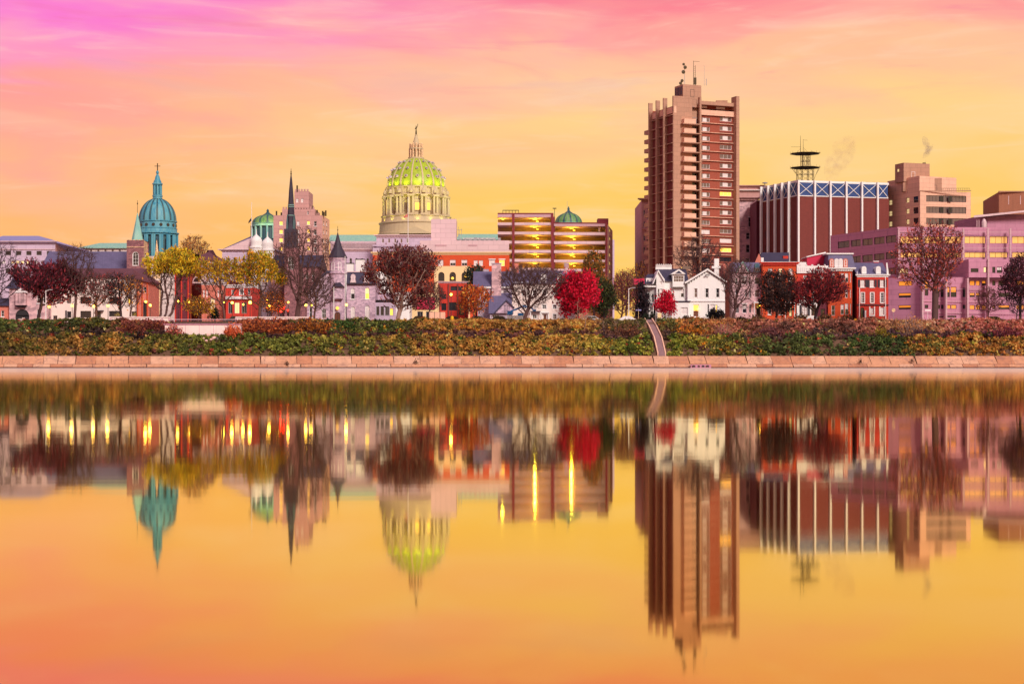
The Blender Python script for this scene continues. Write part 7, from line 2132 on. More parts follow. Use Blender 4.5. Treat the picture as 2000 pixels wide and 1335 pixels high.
def rowhouses():
    # white victorian house
    Y = 330
    b = Bd('white_victorian_house', 'white clapboard victorian house with slate gables, oriel dormer and lit doorway', 'house', 1340, Y)
    zk = lambda py: Z(py, Y); xk = lambda px: X(px, Y)
    # main body left of the big gable
    w = [(1310.5, 564, 1316.5, 580, 'w/half/1x2/c'), (1329.5, 564, 1336, 580.5, 'w/half/1x2/c'), (1330, 601, 1343, 613, 'w/blind/2x2')]
    A, B, z0, z1 = b.pw((1296, Y), (1344, Y), 549, w, 'white_paint'); b.shell(A, B, 11, z0, z1, 'white_paint', top=False)
    # gable bay on the left
    A, B, z0, z1 = b.pw((1282, Y - 1.2), (1298, Y - 1.2), 548, [(1289.5, 564, 1294, 580, 'w/half/1x2/c'), (1284.5, 564, 1287.5, 580, 'w/dark/1x2'), (1288, 541 + 8, 1293, 556, 'w/blind/1x2')], 'white_paint', prof=[(1298, 545), (1287, 530), (1282, 540)]); b.shell(A, B, 8, z0, z1, 'white_paint', top=False)
    mb = MB(); yo = Y - 1.6
    mb.extr([(X(1275, yo), Z(553, yo)), (X(1286, yo), Z(526.5, yo)), (X(1299, yo), Z(548, yo)), (X(1297.5, yo), Z(549.5, yo)), (X(1286, yo), Z(530.5, yo)), (X(1276.5, yo), Z(554, yo))], yo, Y + 6); b.add(mb, 'gable_trim', 'white_paint')
    # big front gable
    w = [(1356, 563, 1362, 581, 'w/warm/1x2/c'), (1377.5, 563, 1384, 581, 'w/dark/1x2/c'), (1398.5, 563, 1405, 581, 'w/dark/1x2/c'), (1353, 594, 1365.5, 619, 'w/litdoor/1x2/k'), (1381.5, 594, 1385, 612, 'w/dark/1x1'), (1387, 594, 1396, 612, 'w/half/1x1'), (1397.5, 595, 1401, 610, 'w/lit/1x1'), (1378, 542, 1385.5, 552, 'w/blind/2x1/a')]
    A, B, z0, z1 = b.pw((1343, Y - 1), (1416, Y - 1), 553, w, 'white_paint', prof=[(1416, 549), (1382, 527), (1343, 549)]); b.shell(A, B, 12, z0, z1, 'white_paint', top=False)
    yo = Y - 1.5
    mb = MB(); mb.extr([(X(1337, yo), Z(551, yo)), (X(1382, yo), Z(524, yo)), (X(1420, yo), Z(549, yo)), (X(1419, yo), Z(551.5, yo)), (X(1382, yo), Z(527.5, yo)), (X(1339, yo), Z(553.5, yo))], yo, yo + 0.25); b.add(mb, 'bargeboard', 'white_paint')
    mb = MB()
    mb.poly([(X(1337, yo), yo, Z(550.6, yo)), (X(1382, yo), yo, Z(523.8, yo)), (X(1382, Y), Y + 11, Z(523.8, yo)), (X(1337, Y), Y + 11, Z(550.6, yo))])
    mb.poly([(X(1420, yo), yo, Z(548.7, yo)), (X(1382, yo), yo, Z(523.8, yo)), (X(1382, Y), Y + 11, Z(523.8, yo)), (X(1420, Y), Y + 11, Z(548.7, yo))]); b.add(mb, 'gable_roof', 'slate_dark')
    mb = MB()
    for i in range(7):
        t = (i + 0.5) / 7
        mb.box(X(1344 + 36 * t, yo) - 0.06, X(1344 + 36 * t, yo) + 0.06, yo + 0.26, yo + 0.5, Z(552 - 23 * t, yo) - 0.25, Z(552 - 23 * t, yo)); mb.box(X(1384 + 32 * t, yo) - 0.06, X(1384 + 32 * t, yo) + 0.06, yo + 0.26, yo + 0.5, Z(529.5 + 21 * t, yo) - 0.25, Z(529.5 + 21 * t, yo))
    b.add(mb, 'bracket', 'dark_trim')
    mb = MB()
    for t in np.linspace(0.25, math.pi - 0.25, 6):
        mb.bar((X(1381.5 + 2 * math.cos(t), yo), yo - 0.02, Z(538.5 - 1 * math.sin(t), yo)), (X(1381.5 + 5 * math.cos(t), yo), yo - 0.02, Z(538.5 - 4 * math.sin(t), yo)), 0.07)
    b.add(mb, 'gable_fan', 'dark_trim')
    # main roof, cross slope
    mb = MB(); mb.poly([(xk(1284), Y - 0.5, zk(549)), (xk(1345), Y - 0.5, zk(549)), (xk(1345), Y + 5.5, Z(524.5, Y + 5)), (xk(1286), Y + 5.5, Z(524.5, Y + 5))])
    mb.poly([(xk(1284), Y + 11.5, zk(549)), (xk(1345), Y + 11.5, zk(549)), (xk(1345), Y + 5.5, Z(524.5, Y + 5)), (xk(1286), Y + 5.5, Z(524.5, Y + 5))]); b.add(mb, 'roof', 'slate_dark')
    mb = MB()
    for i in range(15):
        u = xk(1285.5 + i * 2.15); mb.box(u, u + 0.13, Y + 5.3, Y + 5.5, Z(526, Y + 5), Z(516.5 - 1.5 * (i % 2), Y + 5))
    mb.box(xk(1285), xk(1317), Y + 5.25, Y + 5.55, Z(526.5, Y + 5), Z(521.5, Y + 5)); b.add(mb, 'roof_cresting', 'white_paint')
    # oriel dormer
    yo = Y - 1.0
    A, B, a_, c_ = b.pw((1314, yo), (1336.5, yo), 534.5, [(1315.5, 538.5, 1335, 550.5, 'w/warm/4x2')], 'white_paint', pybot=560); b.shell(A, B, 4, a_, c_, 'white_paint')
    mb = MB(); mb.extr([(X(1309, yo), Z(535.5, yo)), (X(1325.5, yo), Z(525.5, yo)), (X(1339, yo), Z(535, yo))], yo - 0.4, Y + 4); b.add(mb, 'dormer_roof', 'white_paint')
    mb = MB(); mb.extr([(X(1318, yo), Z(534, yo)), (X(1325.5, yo), Z(528.5, yo)), (X(1332, yo), Z(534, yo))], yo - 0.45, yo - 0.41); b.add(mb, 'dormer_gable', 'slate_dark')
    # left two-storey bay with balcony
    A, B, a_, c_ = b.pw((1258.5, Y + 1), (1282, Y - 0.6), 561, [(1261, 567, 1263.5, 585, 'w/dark/1x2'), (1265.5, 567, 1268.5, 585, 'w/dark/1x2'), (1273, 574, 1276.5, 588, 'd/dark/1x2'), (1278.5, 574, 1281, 588, 'd/dark/1x2'), (1264.5, 597, 1268, 606, 'w/dark/1x1'), (1274, 596, 1280, 616, 'd/dark/1x1')], 'white_paint', ztop=Z(561, Y)); b.shell(A, B, 8, a_, c_, 'white_paint')
    b.add(MB().box(X(1257.5, Y), X(1283, Y), Y - 1.0, Y + 4, c_ + 0.003, c_ + 0.3), 'bay_cornice', 'white_paint')
    A, B, a_, c_ = b.pw((1262, Y + 2), (1284, Y + 2), 543, [(1263.5, 546, 1267, 553, 'w/dark/1x2'), (1271.5, 545, 1275, 552, 'w/blind/1x2')], 'white_paint', pybot=561); b.shell(A, B, 6, a_, c_, 'white_paint', top=False)
    mb = MB(); mb.frustum(X(1259, Y), X(1286, Y), Y + 1.5, Y + 9, Z(553, Y), X(1268, Y), X(1284, Y), Y + 4, Y + 8, Z(533, Y)); b.add(mb, 'bay_roof', 'slate_dark')
    mb = MB(); mb.box(X(1257.5, Y), X(1284, Y), Y - 1.6, Y - 0.7, Z(594.5, Y), Z(592.5, Y)); b.add(mb, 'porch_roof', 'slate')
    for px in (1259.5, 1267, 1274.5, 1282):
        b.add(MB().bar((X(px, Y), Y - 1.4, GZ), (X(px, Y), Y - 1.4, Z(594.6, Y)), 0.09, n=6), 'porch_post', 'white_paint')
    mb = MB(); mb.box(xk(1312), xk(1347), Y - 1.9, Y - 0.003, zk(589.5), zk(588)); b.add(mb, 'porch_roof', 'slate_dark')
    A, B, a_, c_ = b.pw((1312, Y - 1.6), (1346, Y - 1.6), 590, [(1330, 600, 1343, 614, 'w/blind/2x2/c')], 'white_paint'); b.shell(A, B, 1.58, a_, c_, 'white_paint', top=False)
    b.pbox(1343, 586.5, 1416, 589, Y - 1, 0.2, 'trim', 'string_course', -0.2)
    # chimneys, door lamp, steps
    b.add(MB().box(xk(1399), xk(1408), Y + 3, Y + 4, zk(540), Z(505, Y + 3)).box(xk(1394), xk(1411), Y + 2.9, Y + 4.1, Z(524, Y + 3), Z(519.5, Y + 3)), 'chimney', 'white_paint')
    b.pbox(1333, 519.5, 1348, 525.5, Y + 5, 1.2, 'glass_warm', 'skylight')
    b.add(MB().lathe([(0.02, -0.2), (0.2, -0.1), (0.2, 0.1), (0.02, 0.2)], 0, 0, 8), 'door_lamp', 'lamp_glow').location = (xk(1361), Y - 1.3, zk(604))
    point_light('porch_light', (xk(1359), Y - 1.9, zk(600)), 7, (1.0, 0.66, 0.2), 0.2, b.root, b.loc)
    mb = MB()
    for i in range(4):
        mb.box(xk(1355), xk(1367), Y - 3.4 + i * 0.5, Y - 1.01, GZ + 0.17 * i, GZ + 0.17 * (i + 1) - 0.003)
    b.add(mb, 'steps', 'concrete_pink')

    # stone rowhouse with blue gable
    Y = 331
    b = Bd('stone_rowhouse', 'grey pink stone rowhouse with slate mansard and pale blue gable', 'house', 1455, Y)
    w = [(1449, 541, 1458.5, 555, 't/half/1x2/h'), (1463, 541, 1466.5, 555, 't/dark/1x2'), (1474, 541.5, 1484, 555, 't/dark/1x2/a'), (1455, 565, 1459, 580.5, 't/dark/1x2'), (1463, 565, 1466.5, 581, 't/dark/1x2'), (1474, 565, 1484, 580, 't/warm/1x2/a'),
         (1436, 594, 1443.5, 611, 't/dark/2x1'), (1450, 594, 1458.5, 611, 't/half/1x2/h'), (1463, 594, 1467, 611, 't/dark/1x2'), (1477, 594, 1485, 617, 'd/dark/1x1'), (1436, 566, 1441, 580, 't/dark/1x2'), (1436, 542, 1441, 555, 't/dark/1x2')]
    A, B, z0, z1 = b.pw((1431, Y), (1488, Y), 532, w, 'stone_pink'); b.shell(A, B, 11, z0, z1, 'stone_pink', top=False)
    mb = MB(); mb.frustum(A[0], B[0], Y - 0.3, Y + 11, z1 + 0.003, A[0] + 0.1, B[0] - 0.4, Y + 1.2, Y + 10, Z(511.5, Y)); b.add(mb, 'mansard', 'slate')
    u = X(1450, Y)
    mb = MB(); mb.extr([(u - 1.15, z1), (u + 1.15, z1), (u, Z(512, Y))], Y - 0.45, Y + 2.0); b.add(mb, 'gable', 'stone_pink')
    mb = MB(); mb.bar((u - 1.25, Y - 0.5, z1), (u, Y - 0.5, Z(511, Y)), 0.13); mb.bar((u + 1.25, Y - 0.5, z1), (u, Y - 0.5, Z(511, Y)), 0.13); b.add(mb, 'gable_trim', 'copper_pale')
    b.window((u - 0.42, Y - 0.47, z1 + 0.1), 0, 0.84, 0.9, 'd/dark/2x1/fa')
    mb = MB(); mb.frustum(X(1471, Y), X(1487, Y), Y - 0.5, Y + 2, z1 + 0.004, X(1476, Y), X(1482, Y), Y + 0.6, Y + 2, Z(514, Y)); b.add(mb, 'tower_roof', 'copper_dark')
    b.window((X(1474.5, Y), Y - 0.35, z1 + 0.15), 0, 0.9, 0.7, 't/dark/2x1/f')
    mb = MB(); mb.box(X(1470, Y), X(1488, Y), Y - 1.6, Y - 0.003, Z(592, Y), Z(589.5, Y)); b.add(mb, 'porch_roof', 'trim')
    for px in (1471, 1487):
        b.add(MB().bar((X(px, Y), Y - 1.5, GZ), (X(px, Y), Y - 1.5, Z(592, Y)), 0.09, n=6), 'porch_post', 'trim')
    b.add(MB().lathe([(0.02, -0.25), (0.24, -0.1), (0.24, 0.1), (0.02, 0.25)], 0, 0, 8), 'porch_lamp', 'lamp_glow').location = (X(1482, Y), Y - 0.9, Z(595.5, Y))
    point_light('porch_light', (X(1482, Y), Y - 1.1, Z(599, Y)), 12, (1.0, 0.62, 0.12), 0.2, b.root, b.loc)
    mb = MB()
    for i in range(5):
        mb.box(X(1473, Y), X(1488, Y), Y - 3.6 + i * 0.45, Y - 0.01, GZ + 0.17 * i, GZ + 0.17 * (i + 1) - 0.003)
    b.add(mb, 'steps', 'concrete_pink')
    # party gable of the brick neighbour left of it
    b.pw((1419, Y + 5), (1431, Y + 5), 515, [], 'brick_pink'); b.add(MB().box(X(1419, Y), X(1431, Y), Y + 5.02, Y + 11, GZ, Z(515, Y + 5) - 0.004), 'side_wall', 'brick_pink')
    b.add(MB().box(X(1428, Y + 4.9), X(1430, Y + 4.9), Y + 4.5, Y + 4.95, Z(545, Y), Z(511, Y)), 'downpipe', 'copper_pale')

    # tall orange red rowhouse
    Y = 329
    b = Bd('orange_red_rowhouse', 'tall orange red brick rowhouse with bracketed cornice and pale attic windows', 'house', 1523, Y)
    w = [(1500.5, 524, 1508.5, 535, 'w/blind/1x2/s'), (1521, 524, 1528, 535, 'w/pale/1x2/s'), (1540.5, 524, 1548, 535, 'w/blind/1x2/s'), (1541, 545, 1547.5, 558, 'w/half/1x2/ash'), (1500, 545, 1506.5, 558, 'w/half/1x2/ash'), (1521, 545, 1527.5, 558, 'w/half/1x2/ash'),
         (1541, 568, 1547.5, 582, 'w/half/1x2/as'), (1500, 568, 1506.5, 582, 'w/half/1x2/as'), (1521, 568, 1527.5, 582, 'w/half/1x2/as'), (1540.5, 598, 1547.5, 618, 'd/pale/1x2/k'), (1500, 598, 1507, 614, 'w/dark/1x2/s'), (1521, 598, 1528, 614, 'w/dark/1x2/s')]
    A, B, z0, z1 = b.pw((1489.5, Y), (1556, Y), 515, w, 'brick_orange'); b.shell(A, B, 12, z0, z1, 'brick_orange')
    b.cornice(1489.5, 1556, 512, 519, Y, 'brick_red', 0.5, 22); b.pbox(1489, 511.2, 1556.5, 512, Y, 0.7, 'trim', 'gutter', -0.6)
    A2 = MB(); A2.poly([(X(1480, Y + 6), Y + 6, Z(511, Y + 6)), (X(1541, Y + 6), Y + 6, Z(511, Y + 6)), (X(1541, Y + 9), Y + 9, Z(493, Y + 9)), (X(1488, Y + 9), Y + 9, Z(493, Y + 9))])
    A2.poly([(X(1480, Y + 6), Y + 12, Z(511, Y + 6)), (X(1541, Y + 6), Y + 12, Z(511, Y + 6)), (X(1541, Y + 9), Y + 9, Z(493, Y + 9)), (X(1488, Y + 9), Y + 9, Z(493, Y + 9))]); b.add(A2, 'rear_roof', 'slate_dark')
    b.add(MB().extr([(X(1474, Y + 6), Z(513, Y + 6)), (X(1490, Y + 6), Z(513, Y + 6)), (X(1482, Y + 6), Z(495, Y + 6))], Y + 5.8, Y + 6.0), 'rear_gable', 'brick_pink')
    b.pbox(1541, 495, 1551, 513, Y, 1.2, 'brick_red', 'chimney', 7); b.pbox(1491, 501, 1496, 512, Y, 0.5, 'white_paint', 'chimney_pot', 3)
    b.pbox(1531, 590, 1551, 592, Y, 1.2, 'trim', 'porch_roof', -1.2)
    for px in (1532, 1550):
        b.add(MB().bar((X(px, Y), Y - 1.1, GZ), (X(px, Y), Y - 1.1, Z(592, Y)), 0.09, n=6), 'porch_post', 'trim')

    # brick house with white lattice balcony front and white ground floor
    b = Bd('white_parapet_rowhouse', 'brick rowhouse with ornate white parapet and white ground floor with maroon shutters', 'house', 1587, Y)
    w = [(1566.5, 595, 1577, 616, 'm/blind/2x2/x'), (1584.5, 595, 1594, 616, 'm/dark/2x2'), (1603, 603, 1611, 624, 'd/dark/1x1')]
    w2 = [(1569, 537, 1576, 551, 'w/half/1x2/s'), (1586, 537, 1592, 551, 'w/pale/1x2/s'), (1602, 537, 1609, 551, 'w/half/1x2/s'), (1569, 563, 1576, 580, 'w/half/1x2/s'), (1586, 563, 1592, 580, 'w/half/1x2/s'), (1602, 563, 1609, 580, 'w/half/1x2/s')]
    A, B, z0, z1 = b.pw((1556.5, Y), (1617, Y), 533, w2, 'brick_red', pybot=588); b.shell(A, B, 12, GZ, z1, 'brick_red')
    b.pw((1556.5, Y - 0.3), (1596, Y - 0.3), 588, w[:2], 'white_paint'); b.pw((1596, Y), (1617, Y), 588, w[2:], 'brick_dark', pybot=None)
    mb = MB(); mb.box(X(1556.5, Y), X(1596.3, Y), Y - 0.32, Y - 0.003, Z(588, Y) + 0.003, Z(586, Y)); b.add(mb, 'ground_cornice', 'white_paint')
    b.pbox(1556, 519, 1617.5, 533.5, Y, 0.3, 'white_paint', 'parapet', -0.3)
    mb = MB()
    for i in range(14):
        u = X(1558 + i * 4.2, Y); mb.box(u, u + 0.22, Y - 0.38, Y - 0.302, Z(530, Y), Z(522.5, Y))
    for i in range(5):
        u = X(1562 + i * 12, Y); mb.box(u - 0.2, u + 0.2, Y - 0.36, Y - 0.1, Z(519, Y) + 0.004, Z(516.5, Y))
    b.add(mb, 'parapet_relief', 'trim')
    b.pbox(1556, 510, 1580, 519, Y, 1.5, 'white_paint', 'chimney', 3)
    # mansard house with round-arched dormers and magenta side
    b = Bd('mansard_rowhouse', 'dark brick mansard house with slate roof, arched dormer row and magenta side wall', 'house', 1645, Y)
    w = [(1642, 533, 1648.5, 551.5, 'w/half/1x2'), (1650.5, 533, 1657, 551.5, 'w/half/1x2'), (1660.5, 533, 1662.5, 551.5, 'w/blind/1x2'), (1651, 564, 1656, 581.5, 'w/half/1x2'), (1660.5, 564, 1662.5, 581.5, 'w/blind/1x2'), (1642, 594, 1648.5, 614, 'w/half/1x2'), (1650.5, 592, 1657, 614, 'w/half/1x2'), (1660.5, 592, 1662.5, 614, 'w/blind/1x2'), (1624, 533, 1631, 551, 'w/half/1x2'), (1624, 564, 1631, 582, 'w/half/1x2'), (1624, 596, 1631, 616, 'w/dark/1x2')]
    A, B, z0, z1 = b.pw((1617.5, Y - 0.5), (1664, Y - 0.5), 527, w, 'brick_orange'); b.pw((1664, Y - 0.5), (1672, Y + 7), 527, [], 'brick_dark', ztop=z1); b.shell(A, B, 12, z0, z1, 'brick_red', right=False)
    b.cornice(1617.5, 1665, 522.5, 529.5, Y - 0.5, 'white_paint', 0.6, 14)
    mb = MB(); mb.frustum(A[0], B[0] + 0.7, Y - 0.4, Y + 12, Z(522.5, Y), A[0] + 0.35, B[0] + 0.35, Y + 1.0, Y + 11, Z(496, Y)); b.add(mb, 'mansard', 'slate')
    mb = MB(); mb.box(A[0] - 0.1, B[0] + 0.6, Y + 0.7, Y + 11.2, Z(496, Y) + 0.003, Z(493.5, Y)); b.add(mb, 'roof_cornice', 'white_paint')
    for a_ in ((1612.5, 493.5, 1617.5, 520),):
        mb = MB(); mb.extr([(X(1576, Y + 5), Z(519, Y + 5)), (X(1614, Y + 5), Z(519, Y + 5)), (X(1611, Y + 5), Z(494, Y + 5)), (X(1576, Y + 5), Z(502.5, Y + 5))], Y + 5, Y + 11); b.add(mb, 'side_wall', 'magenta_siding')
        mb = MB(); mb.extr([(X(1575, Y + 5), Z(502.5, Y + 5)), (X(1575, Y + 5), Z(500.5, Y + 5)), (X(1612, Y + 5), Z(492, Y + 5)), (X(1616, Y + 5), Z(520, Y + 5)), (X(1613, Y + 5), Z(520, Y + 5)), (X(1610.5, Y + 5), Z(495, Y + 5))], Y + 4.7, Y + 11.2); b.add(mb, 'side_trim', 'white_paint')
    for px in (1623.5, 1633, 1641, 1650.5):
        u = X(px, Y); hw = 0.44
        mb = MB(); mb.extr([(u - hw, Z(522, Y)), (u + hw, Z(522, Y)), (u + hw, Z(509, Y))] + [(u + hw * math.cos(t), Z(509, Y) + 0.42 * math.sin(t)) for t in np.linspace(0, math.pi, 7)][1:-1] + [(u - hw, Z(509, Y))], Y - 0.55, Y + 1.2)
        b.add(mb, 'dormer', 'trim' if px in (1633, 1641) else 'brick_pink'); b.window((u - 0.28, Y - 0.57, Z(520.5, Y)), 0, 0.56, 1.35, 'w/pale/1x2/fa' if px != 1623.5 else 'w/blind/1x2/fa')
    b.add(MB().bar((X(1672.5, Y), Y - 0.8, GZ), (X(1672.5, Y), Y - 0.8, Z(530, Y)), 0.07), 'downpipe', 'white_paint')
    b.pbox(1620, 540, 1624, 541, Y - 0.5, 0.2, 'white_paint', 'string_course', -0.2)

    # small red federal house with dormers and shutters
    Y = 328
    b = Bd('red_federal_house', 'small red brick house with slate roof, two white dormers and black shutters', 'house', 1705, Y)
    w = [(1680.5, 546, 1689, 560.5, 'w/blind/2x3/xs'), (1699, 546, 1707.5, 560.5, 'w/blind/2x3/xs'), (1719, 546, 1727, 560.5, 'w/blind/2x3/xs'), (1682, 571.5, 1688, 591, 'w/dark/2x4/cs'), (1700.5, 571.5, 1706.5, 591, 'w/dark/2x4/cs'), (1720, 571.5, 1726, 591, 'w/dark/2x4/cs'), (1680.5, 600, 1688, 623, 'b/dark/1x1/a'), (1700, 601, 1706, 613, 'w/blind/2x3/k'), (1719.5, 600, 1726, 614, 'w/blind/2x3/k')]
    A, B, z0, z1 = b.pw((1674, Y), (1735, Y), 539, w, 'brick_red'); b.shell(A, B, 10, z0, z1, 'brick_red', top=False)
    b.gable_roof(1675, 1733, Y, 10, 537, 513, 'slate', 0.2)
    b.cornice(1674, 1735, 535.5, 541, Y, 'white_paint', 0.35, 0)
    mb = MB(); yo = Y - 0.2
    mb.extr([(X(1732, Y), Z(537, Y)), (X(1735, Y), Z(537, Y)), (X(1735.5, Y), Z(533, Y)), (X(1724, Y + 4), Z(515, Y + 4)), (X(1722, Y + 4), Z(516, Y + 4))], Y - 0.1, Y + 0.15) ; b.add(mb, 'rake_trim', 'white_paint')
    for px in (1688, 1716):
        u = X(px, Y); hw = 0.47
        mb = MB(); mb.extr([(u - hw, Z(534.5, Y)), (u + hw, Z(534.5, Y)), (u + hw, Z(523.5, Y))] + [(u + hw * math.cos(t), Z(523.5, Y) + 0.4 * math.sin(t)) for t in np.linspace(0, math.pi, 7)][1:-1] + [(u - hw, Z(523.5, Y))], Y + 0.15, Y + 4)
        b.add(mb, 'dormer', 'white_paint'); b.window((u - 0.3, Y + 0.13, Z(533.5, Y)), 0, 0.6, 1.3, 'w/blind/2x3/fa')
    b.pbox(1717.5, 508, 1727, 526, Y, 1.0, 'brick_red', 'chimney', 5.0); b.pbox(1716.8, 506.4, 1727.7, 508.1, Y, 1.2, 'trim', 'chimney_cap', 4.9); b.pbox(1707, 510, 1711, 516, Y, 0.6, 'brick_red', 'chimney', 5.0)
    for px in (1701, 1720.5):                       # white ground floor surrounds
        mb = MB(); u0, u1 = X(px - 3.5, Y), X(px + 8, Y)
        mb.box(u0, X(px - 1.2, Y), Y - 0.1, Y - 0.003, Z(617, Y), Z(598.5, Y)); mb.box(X(px + 5.8, Y), u1, Y - 0.1, Y - 0.003, Z(617, Y), Z(598.5, Y)); mb.box(X(px - 1.2, Y), X(px + 5.8, Y), Y - 0.1, Y - 0.003, Z(617, Y), Z(614.3, Y))
        b.add(mb, 'panel_shutter', 'white_paint')
    b.pbox(1673.5, 594.5, 1735.5, 596, Y, 0.25, 'dark_trim', 'string_course', -0.25)
    for px in (1677.5, 1729.5):
        b.add(MB().bar((X(px, Y), Y - 0.3, GZ), (X(px + (0.8 if px < 1700 else -1), Y), Y - 0.3, Z(541 if px > 1700 else 562, Y)), 0.08), 'downpipe', 'white_paint')
    b.add(MB().box(X(1687.5, Y), X(1690, Y), Y - 0.9, Y - 0.02, GZ, Z(606, Y)), 'door_pier', 'white_paint')

# ------------------------------------------------------------------ street furniture, terrace, steps, cars
def lamps():
    spots = [(96, 599, 308, 'before the maroon tree'), (141, 597, 309, 'at the slim bare tree trunk'), (183, 598, 308, 'before the wide ground floor window'), (211, 597, 308, 'at the right of the white building door'),
             (285, 589, 312, 'taller of the pair by the brick gable'), (293.5, 596, 309, 'shorter of the pair by the brick gable'), (348, 588, 311, 'left of the small gold green tree'), (369.5, 590, 313, 'over the small gold green tree'), (393, 591, 312, 'before the pink brick hall'),
             (436.5, 591.5, 312, 'at the leaning yellow tree'), (453.5, 591, 308, 'before the red brick block'), (475, 594.5, 314, 'dimmer one before the red brick block'), (488.5, 590.5, 307, 'brightest, left of the tall yellow tree'), (522.5, 585.5, 316, 'upper of two at the small brown tree'), (526.5, 597, 308, 'lower of two at the small brown tree'),
             (543.5, 588, 318, 'small and far, left of the red signal'), (563, 590, 318, 'small and far, above the red signal'), (597.5, 595.5, 308, 'left of the pair at the stone wing'), (608, 596.5, 311, 'right of the pair at the stone wing'), (676.5, 595, 307, 'before the turret house door'), (881, 575, 318, 'orange, before the red brick shop')]
    proto = None
    for i, (px, py, Y, where) in enumerate(spots):
        z = Z(py, Y); x = X(px, Y); loc = (x, Y, GZ)
        rt = bpy.data.objects.new('street_lamp', None); rt.location = loc; COL.objects.link(rt)
        tag(rt, 'lit globe street lamp ' + where, 'street lamp', 'lit lamps along the riverfront')
        if proto is None:
            pb = MB().lathe([(0.16, 0), (0.16, 0.25), (0.09, 0.4), (0.06, 1.0), (0.05, 2.0)], 0, 0, 8)
            gb = MB().lathe([(0.05, -0.26), (0.2, -0.16), (0.26, 0.0), (0.2, 0.17), (0.04, 0.26)], 0, 0, 10)
            cb = MB().lathe([(0.05, 0.265), (0.17, 0.28), (0.03, 0.42), (0.01, 0.5)], 0, 0, 8).lathe([(0.06, -0.34), (0.12, -0.27), (0.05, -0.27)], 0, 0, 8)
            proto = (pb.mesh('post', MT['black_metal']), gb.mesh('globe', MT['lamp_glow'], True), cb.mesh('cap', MT['black_metal']))
        p = obj('post', proto[0], rt); p.scale = (1, 1, (z - 0.3 - GZ) / 2.0)
        s_ = 0.75 if 'dimmer' in where or 'small' in where else (1.25 if 'brightest' in where else 1.0)
        g = obj('globe', proto[1], rt); g.location = (0, 0, z - GZ); g.scale = (s_, s_, s_)
        c = obj('cap', proto[2], rt); c.location = (0, 0, z - GZ); c.scale = (s_, s_, s_)
        d = bpy.data.lights.new('lamp_light', 'POINT'); d.energy = 110 * s_; d.color = (1.0, 0.60, 0.10); d.shadow_soft_size = 0.3
        l = bpy.data.objects.new('lamp_light', d); COL.objects.link(l); l.parent = rt; l.location = (0, -0.55, z - GZ)


def pole(name, label, cat, px, py, Y, m='white_paint', r=0.09):
    b = Bd(name, label, cat, px, Y)
    x = X(px, Y)
    b.add(MB().bar((x, Y, GZ), (x, Y, Z(py, Y)), r, n=8, r1=r * 0.65), 'pole', m)
    b.add(MB().lathe([(r * 2.2, GZ), (r * 2.2, GZ + 0.25), (r * 1.3, GZ + 0.4)], x, Y, 8), 'base', m)
    return b, x


def car(px, Y, label, m, ang=0.0, seed=0):
    b = Bd('parked_car', label, 'car', px, Y, 'cars along the riverfront street')
    x = X(px, Y)
    fr = lambda: MB((x, Y), (math.cos(ang), math.sin(ang)))
    low = [(-2.2, 0.32), (2.2, 0.32), (2.25, 0.62), (2.05, 0.86), (1.05, 0.96), (-1.35, 0.98), (-2.12, 0.92), (-2.25, 0.6)]
    cab = [(-1.55, 0.97), (1.15, 0.95), (0.45, 1.40), (0.1, 1.46), (-0.85, 1.45), (-1.15, 1.38)]
    def sh(pts): return [(u, GZ + z) for u, z in pts]
    b.add(fr().extr(sh(low), -0.86, 0.86), 'body', m)
    b.add(fr().extr(sh(cab), -0.72, 0.72), 'cabin', m)
    b.add(fr().extr(sh([(-1.3, 1.0), (-0.28, 1.0), (-0.28, 1.36), (-1.0, 1.36)]), -0.735, -0.722), 'side_window', 'glass')
    b.add(fr().extr(sh([(-0.2, 1.0), (0.92, 1.0), (0.35, 1.36), (-0.2, 1.36)]), -0.735, -0.722), 'side_window', 'glass')
    for u in (-1.4, 1.4):
        for v in (-0.87, 0.72):
            w = fr(); n = 14
            ring = [(u + 0.33 * math.cos(2 * math.pi * i / n), GZ + 0.33 + 0.33 * math.sin(2 * math.pi * i / n)) for i in range(n)]
            wh = b.add(w.extr(ring, v, v + 0.18), 'wheel', 'black_metal')
    b.add(fr().box(2.18, 2.27, -0.7, -0.4, GZ + 0.62, GZ + 0.76), 'headlight', 'blind')
    b.add(fr().box(-2.27, -2.17, -0.72, -0.45, GZ + 0.7, GZ + 0.84), 'tail_light', 'magenta_siding')


